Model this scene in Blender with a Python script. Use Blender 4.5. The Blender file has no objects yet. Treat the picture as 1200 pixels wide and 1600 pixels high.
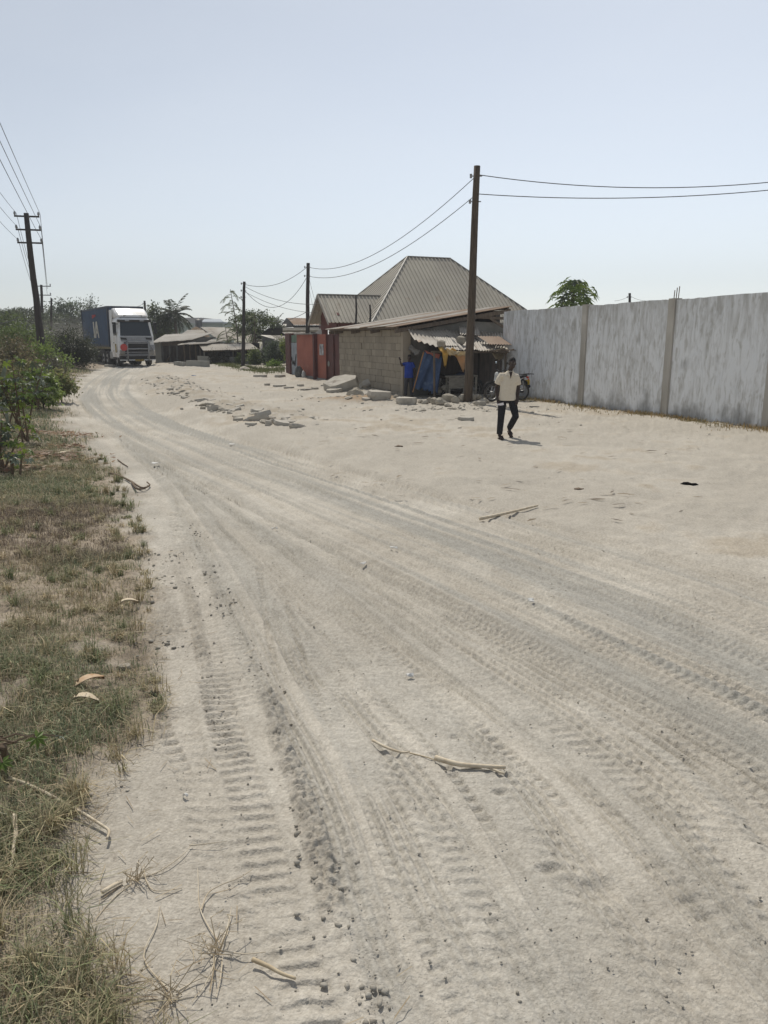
import bpy, bmesh, math, random
import numpy as np
from mathutils import Vector, Matrix

random.seed(7); RNG = np.random.default_rng(11)
scene = bpy.context.scene
COL = scene.collection
R = math.radians

# ------------------------------------------------------------------ camera
CAM_H = 2.2; F = 1200.0; TH = R(12.7)          # photo is 1200 x 1600 pixels
cam = bpy.data.cameras.new('camera'); camo = bpy.data.objects.new('camera', cam); COL.objects.link(camo)
cam.sensor_fit = 'VERTICAL'; cam.sensor_height = 24.0; cam.lens = F / 1600.0 * 24.0
cam.clip_start = 0.05; cam.clip_end = 6000
camo.location = (0, 0, CAM_H); camo.rotation_euler = (R(90) - TH, 0, 0)
scene.camera = camo
# ------------------------------------------------------------------ world and sun
SUN_AZ = R(20); SUN_EL = R(54)                 # sun behind the houses, a little to the left
world = bpy.data.worlds.new('World'); scene.world = world; world.use_nodes = True
wn = world.node_tree.nodes; wl = world.node_tree.links
sky = wn.new('ShaderNodeTexSky'); sky.sky_type = 'NISHITA'; sky.sun_disc = False
sky.sun_elevation = SUN_EL; sky.sun_rotation = SUN_AZ
sky.air_density = 1.0; sky.dust_density = 0.5; sky.ozone_density = 3.0; sky.altitude = 0
hs = wn.new('ShaderNodeHueSaturation'); hs.inputs['Saturation'].default_value = 0.34
tint = wn.new('ShaderNodeMix'); tint.data_type = 'RGBA'; tint.blend_type = 'MULTIPLY'; tint.inputs[0].default_value = 1.0; tint.inputs[7].default_value = (0.975, 1.0, 1.02, 1)
wl.new(sky.outputs[0], hs.inputs['Color']); wl.new(hs.outputs[0], tint.inputs[6]); 
ctc = wn.new('ShaderNodeTexCoord'); cmp_ = wn.new('ShaderNodeMapping'); cmp_.inputs['Scale'].default_value = (1.2, 1.2, 4.5); cno = wn.new('ShaderNodeTexNoise'); cno.inputs['Scale'].default_value = 1.7; cno.inputs['Detail'].default_value = 7; cno.inputs['Distortion'].default_value = 0.4
wl.new(ctc.outputs['Generated'], cmp_.inputs[0]); wl.new(cmp_.outputs[0], cno.inputs['Vector'])
crm = wn.new('ShaderNodeMapRange'); crm.inputs['From Min'].default_value = 0.40; crm.inputs['From Max'].default_value = 0.75; crm.inputs['To Max'].default_value = 0.16; wl.new(cno.outputs['Fac'], crm.inputs['Value'])
cmx = wn.new('ShaderNodeMix'); cmx.data_type = 'RGBA'; cmx.inputs[7].default_value = (7.6, 8.0, 8.3, 1); wl.new(crm.outputs[0], cmx.inputs[0]); wl.new(tint.outputs[2], cmx.inputs[6]); wl.new(cmx.outputs[2], wn['Background'].inputs['Color'])   # thin veil of high cloud
wn['Background'].inputs['Strength'].default_value = 0.088
sunv = Vector((-math.sin(SUN_AZ) * math.cos(SUN_EL), math.cos(SUN_AZ) * math.cos(SUN_EL), math.sin(SUN_EL)))
sl = bpy.data.lights.new('sun', 'SUN'); sl.energy = 2.75; sl.angle = R(0.53); sl.color = (1.0, 0.94, 0.84)
so = bpy.data.objects.new('sun', sl); COL.objects.link(so); so.rotation_euler = sunv.to_track_quat('Z', 'Y').to_euler()
scene.view_settings.view_transform = 'Standard'; scene.view_settings.look = 'None'
scene.view_settings.exposure = 0.38; scene.view_settings.gamma = 1.0; scene.view_settings.use_curve_mapping = False
scene.render.engine = 'CYCLES'; scene.cycles.use_denoising = True
scene.cycles.max_bounces = 8; scene.cycles.diffuse_bounces = 4; scene.cycles.transparent_max_bounces = 8

# ------------------------------------------------------------------ helpers: pixel -> place
def ray(px, py):
    r = (px - 600) / F; u = (800 - py) / F
    return np.array([r, math.cos(TH) + u * math.sin(TH), -math.sin(TH) + u * math.cos(TH)])
def U(px, py, Y):                      # point of that direction at depth Y
    d = ray(px, py); t = Y / d[1]
    return Vector((d[0] * t, Y, CAM_H + d[2] * t))
def flat(px, py):
    d = ray(px, py); t = CAM_H / -d[2]
    return d[0] * t, d[1] * t
def ss(a, b, x):
    t = np.clip((x - a) / (b - a), 0, 1); return t * t * (3 - 2 * t)
def _hash(ix, iy, s):
    h = (ix.astype(np.int64) * 374761393 + iy.astype(np.int64) * 668265263 + s * 1442695041) & 0xffffffff
    h = ((h ^ (h >> 13)) * 1274126177) & 0xffffffff
    return ((h ^ (h >> 16)) & 0xffff) / 65535.0
def vnoise(x, y, s=0):
    x = np.asarray(x, float); y = np.asarray(y, float)
    ix = np.floor(x); iy = np.floor(y); fx = x - ix; fy = y - iy
    fx = fx * fx * (3 - 2 * fx); fy = fy * fy * (3 - 2 * fy)
    a = _hash(ix, iy, s); b = _hash(ix + 1, iy, s); c = _hash(ix, iy + 1, s); d = _hash(ix + 1, iy + 1, s)
    return (a + (b - a) * fx + (c - a) * fy + (a - b - c + d) * fx * fy) * 2 - 1
def fbm(x, y, o=3, s=0):
    r = 0; a = 0.5; f = 1.0
    for k in range(o):
        r = r + a * vnoise(x * f + 13.7 * k, y * f - 7.1 * k, s + k); a *= 0.5; f *= 2.03
    return r
def catmull(pts, n=24):
    p = [np.array(q, float) for q in pts]; p = [2 * p[0] - p[1]] + p + [2 * p[-1] - p[-2]]
    out = []
    for i in range(1, len(p) - 2):
        for k in range(n):
            t = k / n
            out.append(0.5 * (2 * p[i] + (p[i + 1] - p[i - 1]) * t + (2 * p[i - 1] - 5 * p[i] + 4 * p[i + 1] - p[i + 2]) * t * t + (3 * p[i] - p[i - 1] - 3 * p[i + 1] + p[i + 2]) * t ** 3))
    out.append(p[-2]); return np.array(out)
class Line:                            # a line on the ground, x as a function of Y
    def __init__(s, px):
        c = np.array([flat(*q) for q in catmull(px)])
        c = c[np.argsort(c[:, 1])]; s.y = c[:, 1]; s.x = c[:, 0]
        s.sl = np.gradient(s.x, s.y); s.s = np.concatenate([[0], np.cumsum(np.hypot(np.diff(s.x), np.diff(s.y)))])
    def X(s, y): return np.interp(y, s.y, s.x)
    def at(s, x, y):
        xc = np.interp(y, s.y, s.x); k = np.interp(y, s.y, s.sl); c = 1 / np.sqrt(1 + k * k)
        return (x - xc) * c, np.interp(y, s.y, s.s) + (x - xc) * k * c
EDGE = Line([(300, 1900), (225, 1600), (110, 1380), (150, 1250), (235, 1130), (228, 1000), (226, 880), (200, 770), (150, 705), (112, 650), (100, 615), (135, 592), (165, 580), (182, 574), (190, 566), (190, 560)])
R0 = Line([(2500, 2290), (1900, 1780), (1400, 1345), (1200, 1190), (900, 1030), (640, 900), (420, 797), (260, 722), (170, 672), (130, 640), (122, 618), (145, 597), (178, 581), (200, 572), (212, 562)])
R1 = Line([(3000, 1560), (2400, 1352), (1900, 1180), (1400, 1010), (1200, 940), (980, 868), (747, 800), (560, 745), (420, 702), (310, 668), (245, 640), (208, 615), (205, 597), (222, 583), (240, 573), (250, 562)])
RUB = Line([(520, 690), (460, 664), (400, 652), (340, 637), (300, 622), (262, 603), (240, 594)])
def qlat(x, y):
    a = R0.X(y); b = R1.X(y); return (x - a) / np.maximum(b - a, 0.6)
MND = flat(575, 632)
def gz(x, y):
    x = np.asarray(x, float); y = np.asarray(y, float)
    z = 0.30 * ss(26, 56, y)
    dl = EDGE.X(y) - x
    z = z + 0.10 * ss(-0.1, 1.6, dl + 0.25 * fbm(x * 1.3, y * 1.3, 2, 5)) + 0.25 * ss(2, 12, dl) * ss(8, 20, y)
    q = qlat(x, y)
    z = z + 0.13 * ss(1.0, 1.45, q) * ss(8, 16, y)
    d, s = RUB.at(x, y)
    z = z + 0.15 * np.exp(-(d / 0.75) ** 2) * ss(19, 23, y) * (1 - ss(38, 44, y))
    z = z + 0.20 * np.exp(-((x - MND[0]) / 1.5) ** 2 - ((y - MND[1]) / 1.1) ** 2)
    z = z + 0.05 * fbm(x * 0.35, y * 0.35, 2, 3)
    return z
def gz1(x, y): return float(gz(np.array([x]), np.array([y]))[0])
def G(px, py, dz=0.0):                 # point on the ground seen at that pixel
    d = ray(px, py); t = CAM_H / max(-d[2], 1e-4)
    for _ in range(12):
        z = gz1(d[0] * t, d[1] * t); t = 0.5 * t + 0.5 * (CAM_H - z) / max(-d[2], 1e-4)
    return Vector((d[0] * t, d[1] * t, gz1(d[0] * t, d[1] * t) + dz))

# ------------------------------------------------------------------ helpers: materials
MATS = {}
def mat(name, c1, c2=None, scale=4.0, rough=0.85, bump=0.0, bscale=40.0, stretch=(1, 1, 1), metal=0.0, spec=0.3,
        attr=False, transl=0.0, c3=None, s3=1.0, t3=0.6, emit=None, detail=6.0, contrast=(0.35, 0.65)):
    m = bpy.data.materials.new(name); m.use_nodes = True; MATS[name] = m
    n = m.node_tree.nodes; l = m.node_tree.links; p = n['Principled BSDF']
    p.inputs['Roughness'].default_value = rough; p.inputs['Metallic'].default_value = metal
    p.inputs['Specular IOR Level'].default_value = spec
    p.inputs['Base Color'].default_value = (*c1, 1)
    geo = n.new('ShaderNodeNewGeometry'); mp = n.new('ShaderNodeMapping'); mp.inputs['Scale'].default_value = stretch
    l.new(geo.outputs['Position'], mp.inputs['Vector'])
    def noise(sc, de=detail):
        t = n.new('ShaderNodeTexNoise'); t.inputs['Scale'].default_value = sc; t.inputs['Detail'].default_value = de
        l.new(mp.outputs[0], t.inputs['Vector']); return t
    def ramp(src, lo, hi):
        r = n.new('ShaderNodeMapRange'); r.inputs['From Min'].default_value = lo; r.inputs['From Max'].default_value = hi
        l.new(src, r.inputs['Value']); return r.outputs[0]
    def mix(f, a, b, mode='MIX'):
        x = n.new('ShaderNodeMix'); x.data_type = 'RGBA'; x.blend_type = mode
        for i, v in ((0, f), (6, a), (7, b)):
            if hasattr(v, 'default_value') or hasattr(v, 'links'): l.new(v, x.inputs[i])
            elif isinstance(v, tuple): x.inputs[i].default_value = (*v, 1)
            else: x.inputs[i].default_value = v
        return x.outputs[2]
    out = None
    if attr:
        at = n.new('ShaderNodeAttribute'); at.attribute_name = 'Col'; out = at.outputs['Color']
    if c2 is not None:
        f = ramp(noise(scale).outputs['Fac'], *contrast)
        out = mix(f, c1, c2) if out is None else mix(f, out, mix(1.0, out, c2, 'MULTIPLY'))
    if c3 is not None:
        f = ramp(noise(s3).outputs['Fac'], t3, t3 + 0.12)
        out = mix(f, out if out is not None else c1, c3)
    if out is not None: l.new(out, p.inputs['Base Color'])
    if bump:
        b = n.new('ShaderNodeBump'); b.inputs['Strength'].default_value = 1.0; b.inputs['Distance'].default_value = bump
        l.new(noise(bscale, 8).outputs['Fac'], b.inputs['Height']); l.new(b.outputs[0], p.inputs['Normal'])
    if transl:
        t = n.new('ShaderNodeBsdfTranslucent'); ms = n.new('ShaderNodeMixShader'); ms.inputs[0].default_value = transl
        if out is not None: l.new(out, t.inputs['Color'])
        else: t.inputs['Color'].default_value = (*c1, 1)
        l.new(p.outputs[0], ms.inputs[1]); l.new(t.outputs[0], ms.inputs[2]); l.new(ms.outputs[0], n['Material Output'].inputs['Surface'])
    return m

# ------------------------------------------------------------------ helpers: meshes
BASE = {}
def tag(o, label=None, cat=None, group=None, kind=None):
    if label: o['label'] = label
    if cat: o['category'] = cat
    if group: o['group'] = group
    if kind: o['kind'] = kind
    return o
def root(name, loc, label, cat, group=None, rz=0.0):
    o = bpy.data.objects.new(name, None); COL.objects.link(o); o.location = loc; o.rotation_euler = (0, 0, rz)
    o.empty_display_size = 0.2; BASE[o.name] = Vector(loc); return tag(o, label, cat, group)
def link(name, me, m, parent=None, loc=None, smooth=False):
    o = bpy.data.objects.new(name, me); COL.objects.link(o)
    if m is not None and not me.materials: me.materials.append(m)
    if parent is not None: o.parent = parent; BASE[o.name] = BASE.get(parent.name, Vector((0, 0, 0)))
    if loc is not None: o.location = loc
    if smooth: me.polygons.foreach_set('use_smooth', [True] * len(me.polygons))
    return o
class MB:
    def __init__(s): s.v = []; s.f = []
    def add(s, vs, fs):
        k = len(s.v); s.v += [tuple(v) for v in vs]; s.f += [tuple(i + k for i in f) for f in fs]; return s
    def box(s, c, d, M=None):
        hx, hy, hz = d[0] / 2, d[1] / 2, d[2] / 2
        vs = [Vector((x, y, z)) for x in (-hx, hx) for y in (-hy, hy) for z in (-hz, hz)]
        if M is not None: vs = [M @ v for v in vs]
        return s.add([v + Vector(c) for v in vs], [(0, 1, 3, 2), (4, 6, 7, 5), (0, 4, 5, 1), (2, 3, 7, 6), (0, 2, 6, 4), (1, 5, 7, 3)])
    def bar(s, a, b, w, h, up=(0, 0, 1)):              # beam between two points
        a = Vector(a); b = Vector(b); d = (b - a); L = d.length; d.normalize()
        sd = d.cross(Vector(up))
        if sd.length < 1e-4: sd = d.cross(Vector((1, 0, 0)))
        sd.normalize(); u = sd.cross(d)
        vs = [p + sd * x * w / 2 + u * z * h / 2 for p in (a, b) for x, z in ((-1, -1), (1, -1), (1, 1), (-1, 1))]
        return s.add(vs, [(3, 2, 1, 0), (4, 5, 6, 7), (0, 1, 5, 4), (1, 2, 6, 5), (2, 3, 7, 6), (3, 0, 4, 7)])
    def slab(s, pts, th):                              # thick polygon, thickness against its normal
        p = [Vector(q) for q in pts]; n = (p[1] - p[0]).cross(p[2] - p[0]); n.normalize(); k = len(p)
        vs = p + [q - n * th for q in p]
        return s.add(vs, [tuple(range(k)), tuple(range(2 * k - 1, k - 1, -1))] + [(i, k + i, k + (i + 1) % k, (i + 1) % k) for i in range(k)])
    def tube(s, path, r, n=8, cap=True, ell=None):
        P = [Vector(p) for p in path]; rs = r if isinstance(r, list) else [r] * len(P); vs = []; fs = []
        up = Vector((0, 0, 1)); prev = None
        for i, p in enumerate(P):
            d = (P[min(i + 1, len(P) - 1)] - P[max(i - 1, 0)]); d = d.normalized() if d.length > 1e-9 else Vector((0, 0, 1))
            if prev is None:
                a = d.cross(up if abs(d.z) < 0.95 else Vector((0, 1, 0))); a.normalize()
            else:
                a = prev - d * prev.dot(d); a.normalize()
            prev = a; b = d.cross(a)
            ra, rb = (rs[i] if isinstance(rs[i], (tuple, list)) else (rs[i], rs[i]))
            for k in range(n):
                t = 2 * math.pi * k / n; vs.append(p + a * math.cos(t) * ra + b * math.sin(t) * rb)
        for i in range(len(P) - 1):
            for k in range(n):
                fs.append((i * n + k, i * n + (k + 1) % n, (i + 1) * n + (k + 1) % n, (i + 1) * n + k))
        if cap: fs += [tuple(range(n - 1, -1, -1)), tuple(range((len(P) - 1) * n, len(P) * n))]
        return s.add(vs, fs)
    def rings(s, rg, n=14):                            # horizontal elliptical rings (x, y, z, rx, ry)
        vs = []; fs = []
        for (x, y, z, rx, ry) in rg:
            for k in range(n):
                t = 2 * math.pi * k / n; vs.append((x + rx * math.cos(t), y + ry * math.sin(t), z))
        for i in range(len(rg) - 1):
            for k in range(n): fs.append((i * n + k, i * n + (k + 1) % n, (i + 1) * n + (k + 1) % n, (i + 1) * n + k))
        fs += [tuple(range(n - 1, -1, -1)), tuple(range((len(rg) - 1) * n, len(rg) * n))]
        return s.add(vs, fs)
    def ball(s, c, r, n=10, m=7):
        rx, ry, rz = r if isinstance(r, (tuple, list)) else (r, r, r)
        return s.rings([(c[0], c[1], c[2] - rz * math.cos(math.pi * (i + .3) / (m - .4)), rx * math.sin(math.pi * (i + .3) / (m - .4)), ry * math.sin(math.pi * (i + .3) / (m - .4))) for i in range(m)], n)
    def corr(s, p00, p10, p01, p11, n, amp, th=0.006, box=False, rows=1, sag=0.0, rnd=None):
        p00, p10, p01, p11 = (Vector(p) for p in (p00, p10, p01, p11)); nn = (p10 - p00).cross(p01 - p00); nn.normalize()
        k = n * 4; top = []; 
        for j in range(rows + 1):
            v = j / rows
            for i in range(k + 1):
                u = i / k; p = (p00 * (1 - u) + p10 * u) * (1 - v) + (p01 * (1 - u) + p11 * u) * v
                w = math.sin(2 * math.pi * u * n)
                if box: w = max(-0.5, min(0.5, w * 1.6)) * 1.6
                dz = sag * math.sin(math.pi * v) * -1.0
                top.append(p + nn * (amp * w + dz))
        N = len(top); W = k + 1
        vs = top + [q - nn * th for q in top]; fs = []
        for j in range(rows):
            for i in range(k):
                a = j * W + i; fs.append((a, a + 1, a + 1 + W, a + W)); fs.append((N + a, N + a + W, N + a + W + 1, N + a + 1))
        bd = list(range(W)) + [j * W + k for j in range(1, rows + 1)] + [rows * W + i for i in range(k - 1, -1, -1)] + [j * W for j in range(rows - 1, 0, -1)]
        for i in range(len(bd)):
            a, b = bd[i], bd[(i + 1) % len(bd)]; fs.append((b, a, N + a, N + b))
        return s.add(vs, fs)
    def mesh(s, name, off=(0, 0, 0)):
        me = bpy.data.meshes.new(name); o = Vector(off)
        me.from_pydata([tuple(Vector(v) - o) for v in s.v], [], s.f); me.update(); return me
    def part(s, name, m, parent, smooth=False, bevel=0.0, label=None):  # verts in world; parent root not rotated
        b = BASE.get(parent.name, Vector((0, 0, 0)))
        o = link(name, s.mesh(name, b), m, parent, smooth=smooth)
        if bevel:
            k = o.modifiers.new('bevel', 'BEVEL'); k.width = bevel; k.segments = 2; k.limit_method = 'ANGLE'; k.angle_limit = R(35)
        if label: o['label'] = label
        return o
    def local(s, name, m, parent, smooth=False, bevel=0.0):             # verts in the parent's own space
        o = link(name, s.mesh(name), m, parent, smooth=smooth)
        if bevel:
            k = o.modifiers.new('bevel', 'BEVEL'); k.width = bevel; k.segments = 2; k.limit_method = 'ANGLE'; k.angle_limit = R(35)
        return o
    def thing(s, name, m, base, label, cat, group=None, kind=None, smooth=False, bevel=0.0):
        o = link(name, s.mesh(name, base), m, None, base, smooth); BASE[o.name] = Vector(base)
        if bevel:
            k = o.modifiers.new('bevel', 'BEVEL'); k.width = bevel; k.segments = 2; k.limit_method = 'ANGLE'
        return tag(o, label, cat, group, kind)
def npmesh(name, V, faces, cols=None, smooth=False):
    """V (n,3), faces (m,k) with k = 3 or 4"""
    V = np.ascontiguousarray(V, dtype=np.float32); faces = np.ascontiguousarray(faces, dtype=np.int32); k = faces.shape[1]
    me = bpy.data.meshes.new(name); me.vertices.add(len(V)); me.vertices.foreach_set('co', V.ravel())
    me.loops.add(faces.size); me.loops.foreach_set('vertex_index', faces.ravel())
    me.polygons.add(len(faces)); me.polygons.foreach_set('loop_start', np.arange(0, faces.size, k, dtype=np.int32))
    if smooth: me.polygons.foreach_set('use_smooth', np.ones(len(faces), dtype=bool))
    me.update(calc_edges=True)
    if cols is not None:
        a = me.color_attributes.new('Col', 'FLOAT_COLOR', 'POINT')
        c = np.ones((len(V), 4), dtype=np.float32); c[:, :3] = cols; a.data.foreach_set('color', c.ravel())
    return me
def copy_of(o, parent=None):
    c = o.copy(); COL.objects.link(c)
    if parent is not None: c.parent = parent
    return c
# ------------------------------------------------------------------ materials
M_ground = mat('dusty_earth', (0.4, 0.36, 0.3), (0.80, 0.79, 0.78), scale=38.0, rough=0.95, bump=0.008, bscale=75, attr=True, spec=0.12)
M_plaster = None
M_redh = mat('dull_red_house_wall', (0.15, 0.055, 0.045), (0.12, 0.045, 0.04), scale=1.5, rough=0.9)
M_red = mat('red_painted_render', (0.32, 0.115, 0.08), (0.25, 0.09, 0.065), scale=1.5, rough=0.85, bump=0.004, bscale=30, c3=(0.33, 0.16, 0.12), s3=3, t3=0.62)
M_darkred = mat('dark_red_metal', (0.105, 0.035, 0.03), (0.075, 0.03, 0.027), scale=3, rough=0.6, c3=(0.16, 0.09, 0.07), s3=8, t3=0.66)
M_grey = mat('cement_grey', (0.25, 0.24, 0.22), (0.17, 0.165, 0.15), scale=2.2, rough=0.95, bump=0.006, bscale=25)
M_block = mat('sandcrete_block', (0.345, 0.30, 0.235), (0.265, 0.23, 0.18), scale=1.1, rough=0.95, bump=0.008, bscale=30, stretch=(1, 1, .5), contrast=(.3, .7))
bn = M_block.node_tree.nodes; bk = M_block.node_tree.links; oi = bn.new('ShaderNodeObjectInfo'); bmr = bn.new('ShaderNodeMapRange'); bmr.inputs['To Min'].default_value = 0.84; bmr.inputs['To Max'].default_value = 1.05; bk.new(oi.outputs['Random'], bmr.inputs['Value'])
bmx = bn.new('ShaderNodeMix'); bmx.data_type = 'RGBA'; bmx.blend_type = 'MULTIPLY'; bmx.inputs[0].default_value = 1.0; bsrc = bn['Principled BSDF'].inputs['Base Color'].links[0].from_socket; bk.new(bsrc, bmx.inputs[6]); bk.new(bmr.outputs[0], bmx.inputs[7]); bk.new(bmx.outputs[2], bn['Principled BSDF'].inputs['Base Color'])
M_mortar = mat('old_mortar', (0.25, 0.22, 0.175), (0.19, 0.165, 0.135), scale=5, rough=1, bump=0.01, bscale=40)
M_roof = mat('beige_roof_sheet', (0.40, 0.365, 0.295), (0.31, 0.28, 0.23), scale=0.5, rough=0.6, spec=0.35, c3=(0.31, 0.26, 0.20), s3=1.6, t3=0.62, contrast=(.3, .7))
M_tin = mat('weathered_tin', (0.42, 0.385, 0.33), (0.30, 0.265, 0.22), scale=1.6, rough=0.6, spec=0.4, c3=(0.27, 0.185, 0.12), s3=3.1, t3=0.6)
M_tinrust = mat('rusty_tin', (0.33, 0.24, 0.17), (0.24, 0.16, 0.11), scale=1.2, rough=0.75, c3=(0.40, 0.34, 0.28), s3=1.6, t3=0.55)
M_wood = mat('old_timber', (0.16, 0.125, 0.095), (0.105, 0.082, 0.063), scale=3, rough=0.9, stretch=(6, 6, 1), bump=0.004, bscale=12)
M_pole = mat('pole_timber', (0.115, 0.088, 0.063), (0.065, 0.05, 0.038), scale=5, rough=0.9, stretch=(5, 5, 0.5), bump=0.006, bscale=8)
M_darkpole = mat('creosoted_pole', (0.05, 0.043, 0.04), (0.032, 0.028, 0.026), scale=4, rough=0.85, stretch=(5, 5, 0.5))
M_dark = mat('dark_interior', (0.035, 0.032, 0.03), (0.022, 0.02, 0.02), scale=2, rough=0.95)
M_darkwood = mat('dark_planks', (0.075, 0.062, 0.052), (0.045, 0.038, 0.034), scale=2, rough=0.95, stretch=(5, 5, 1))
M_wire = mat('cable_black', (0.05, 0.05, 0.055), rough=0.6)
M_rock = mat('broken_concrete', (0.45, 0.42, 0.365), (0.36, 0.33, 0.28), scale=3.0, rough=0.95, bump=0.012, bscale=18, c3=(0.23, 0.20, 0.165), s3=2.2, t3=0.6)
M_rock2 = mat('rubble_stone', (0.40, 0.365, 0.30), (0.30, 0.27, 0.22), scale=3.5, rough=0.95, bump=0.012, bscale=20)
M_leaf = mat('leaves', (0.06, 0.09, 0.03), rough=0.55, attr=True, transl=0.42, spec=0.35)
M_grass = mat('grass_blades', (0.1, 0.1, 0.06), rough=0.75, attr=True, transl=0.22, spec=0.2)
M_bark = mat('bark', (0.14, 0.11, 0.085), (0.085, 0.068, 0.052), scale=8, rough=0.95, bump=0.01, bscale=20)
M_straw = mat('dry_straw', (0.52, 0.44, 0.31), (0.40, 0.32, 0.21), scale=14, rough=0.8)
M_twig = mat('brown_twig', (0.17, 0.125, 0.085), (0.11, 0.08, 0.055), scale=18, rough=0.9)
M_rubber = mat('tyre_rubber', (0.03, 0.029, 0.028), (0.085, 0.078, 0.07), scale=6, rough=0.9)
M_black = mat('black_plastic', (0.018, 0.018, 0.019), rough=0.5)
M_steel = mat('steel_grey', (0.34, 0.34, 0.34), (0.24, 0.235, 0.23), scale=8, rough=0.45, metal=0.6)
M_white = mat('white_paint', (0.76, 0.77, 0.77), (0.66, 0.64, 0.60), scale=1.4, rough=0.4, spec=0.5, c3=(0.52, 0.48, 0.42), s3=2.4, t3=0.58)
M_cloud = None

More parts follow.
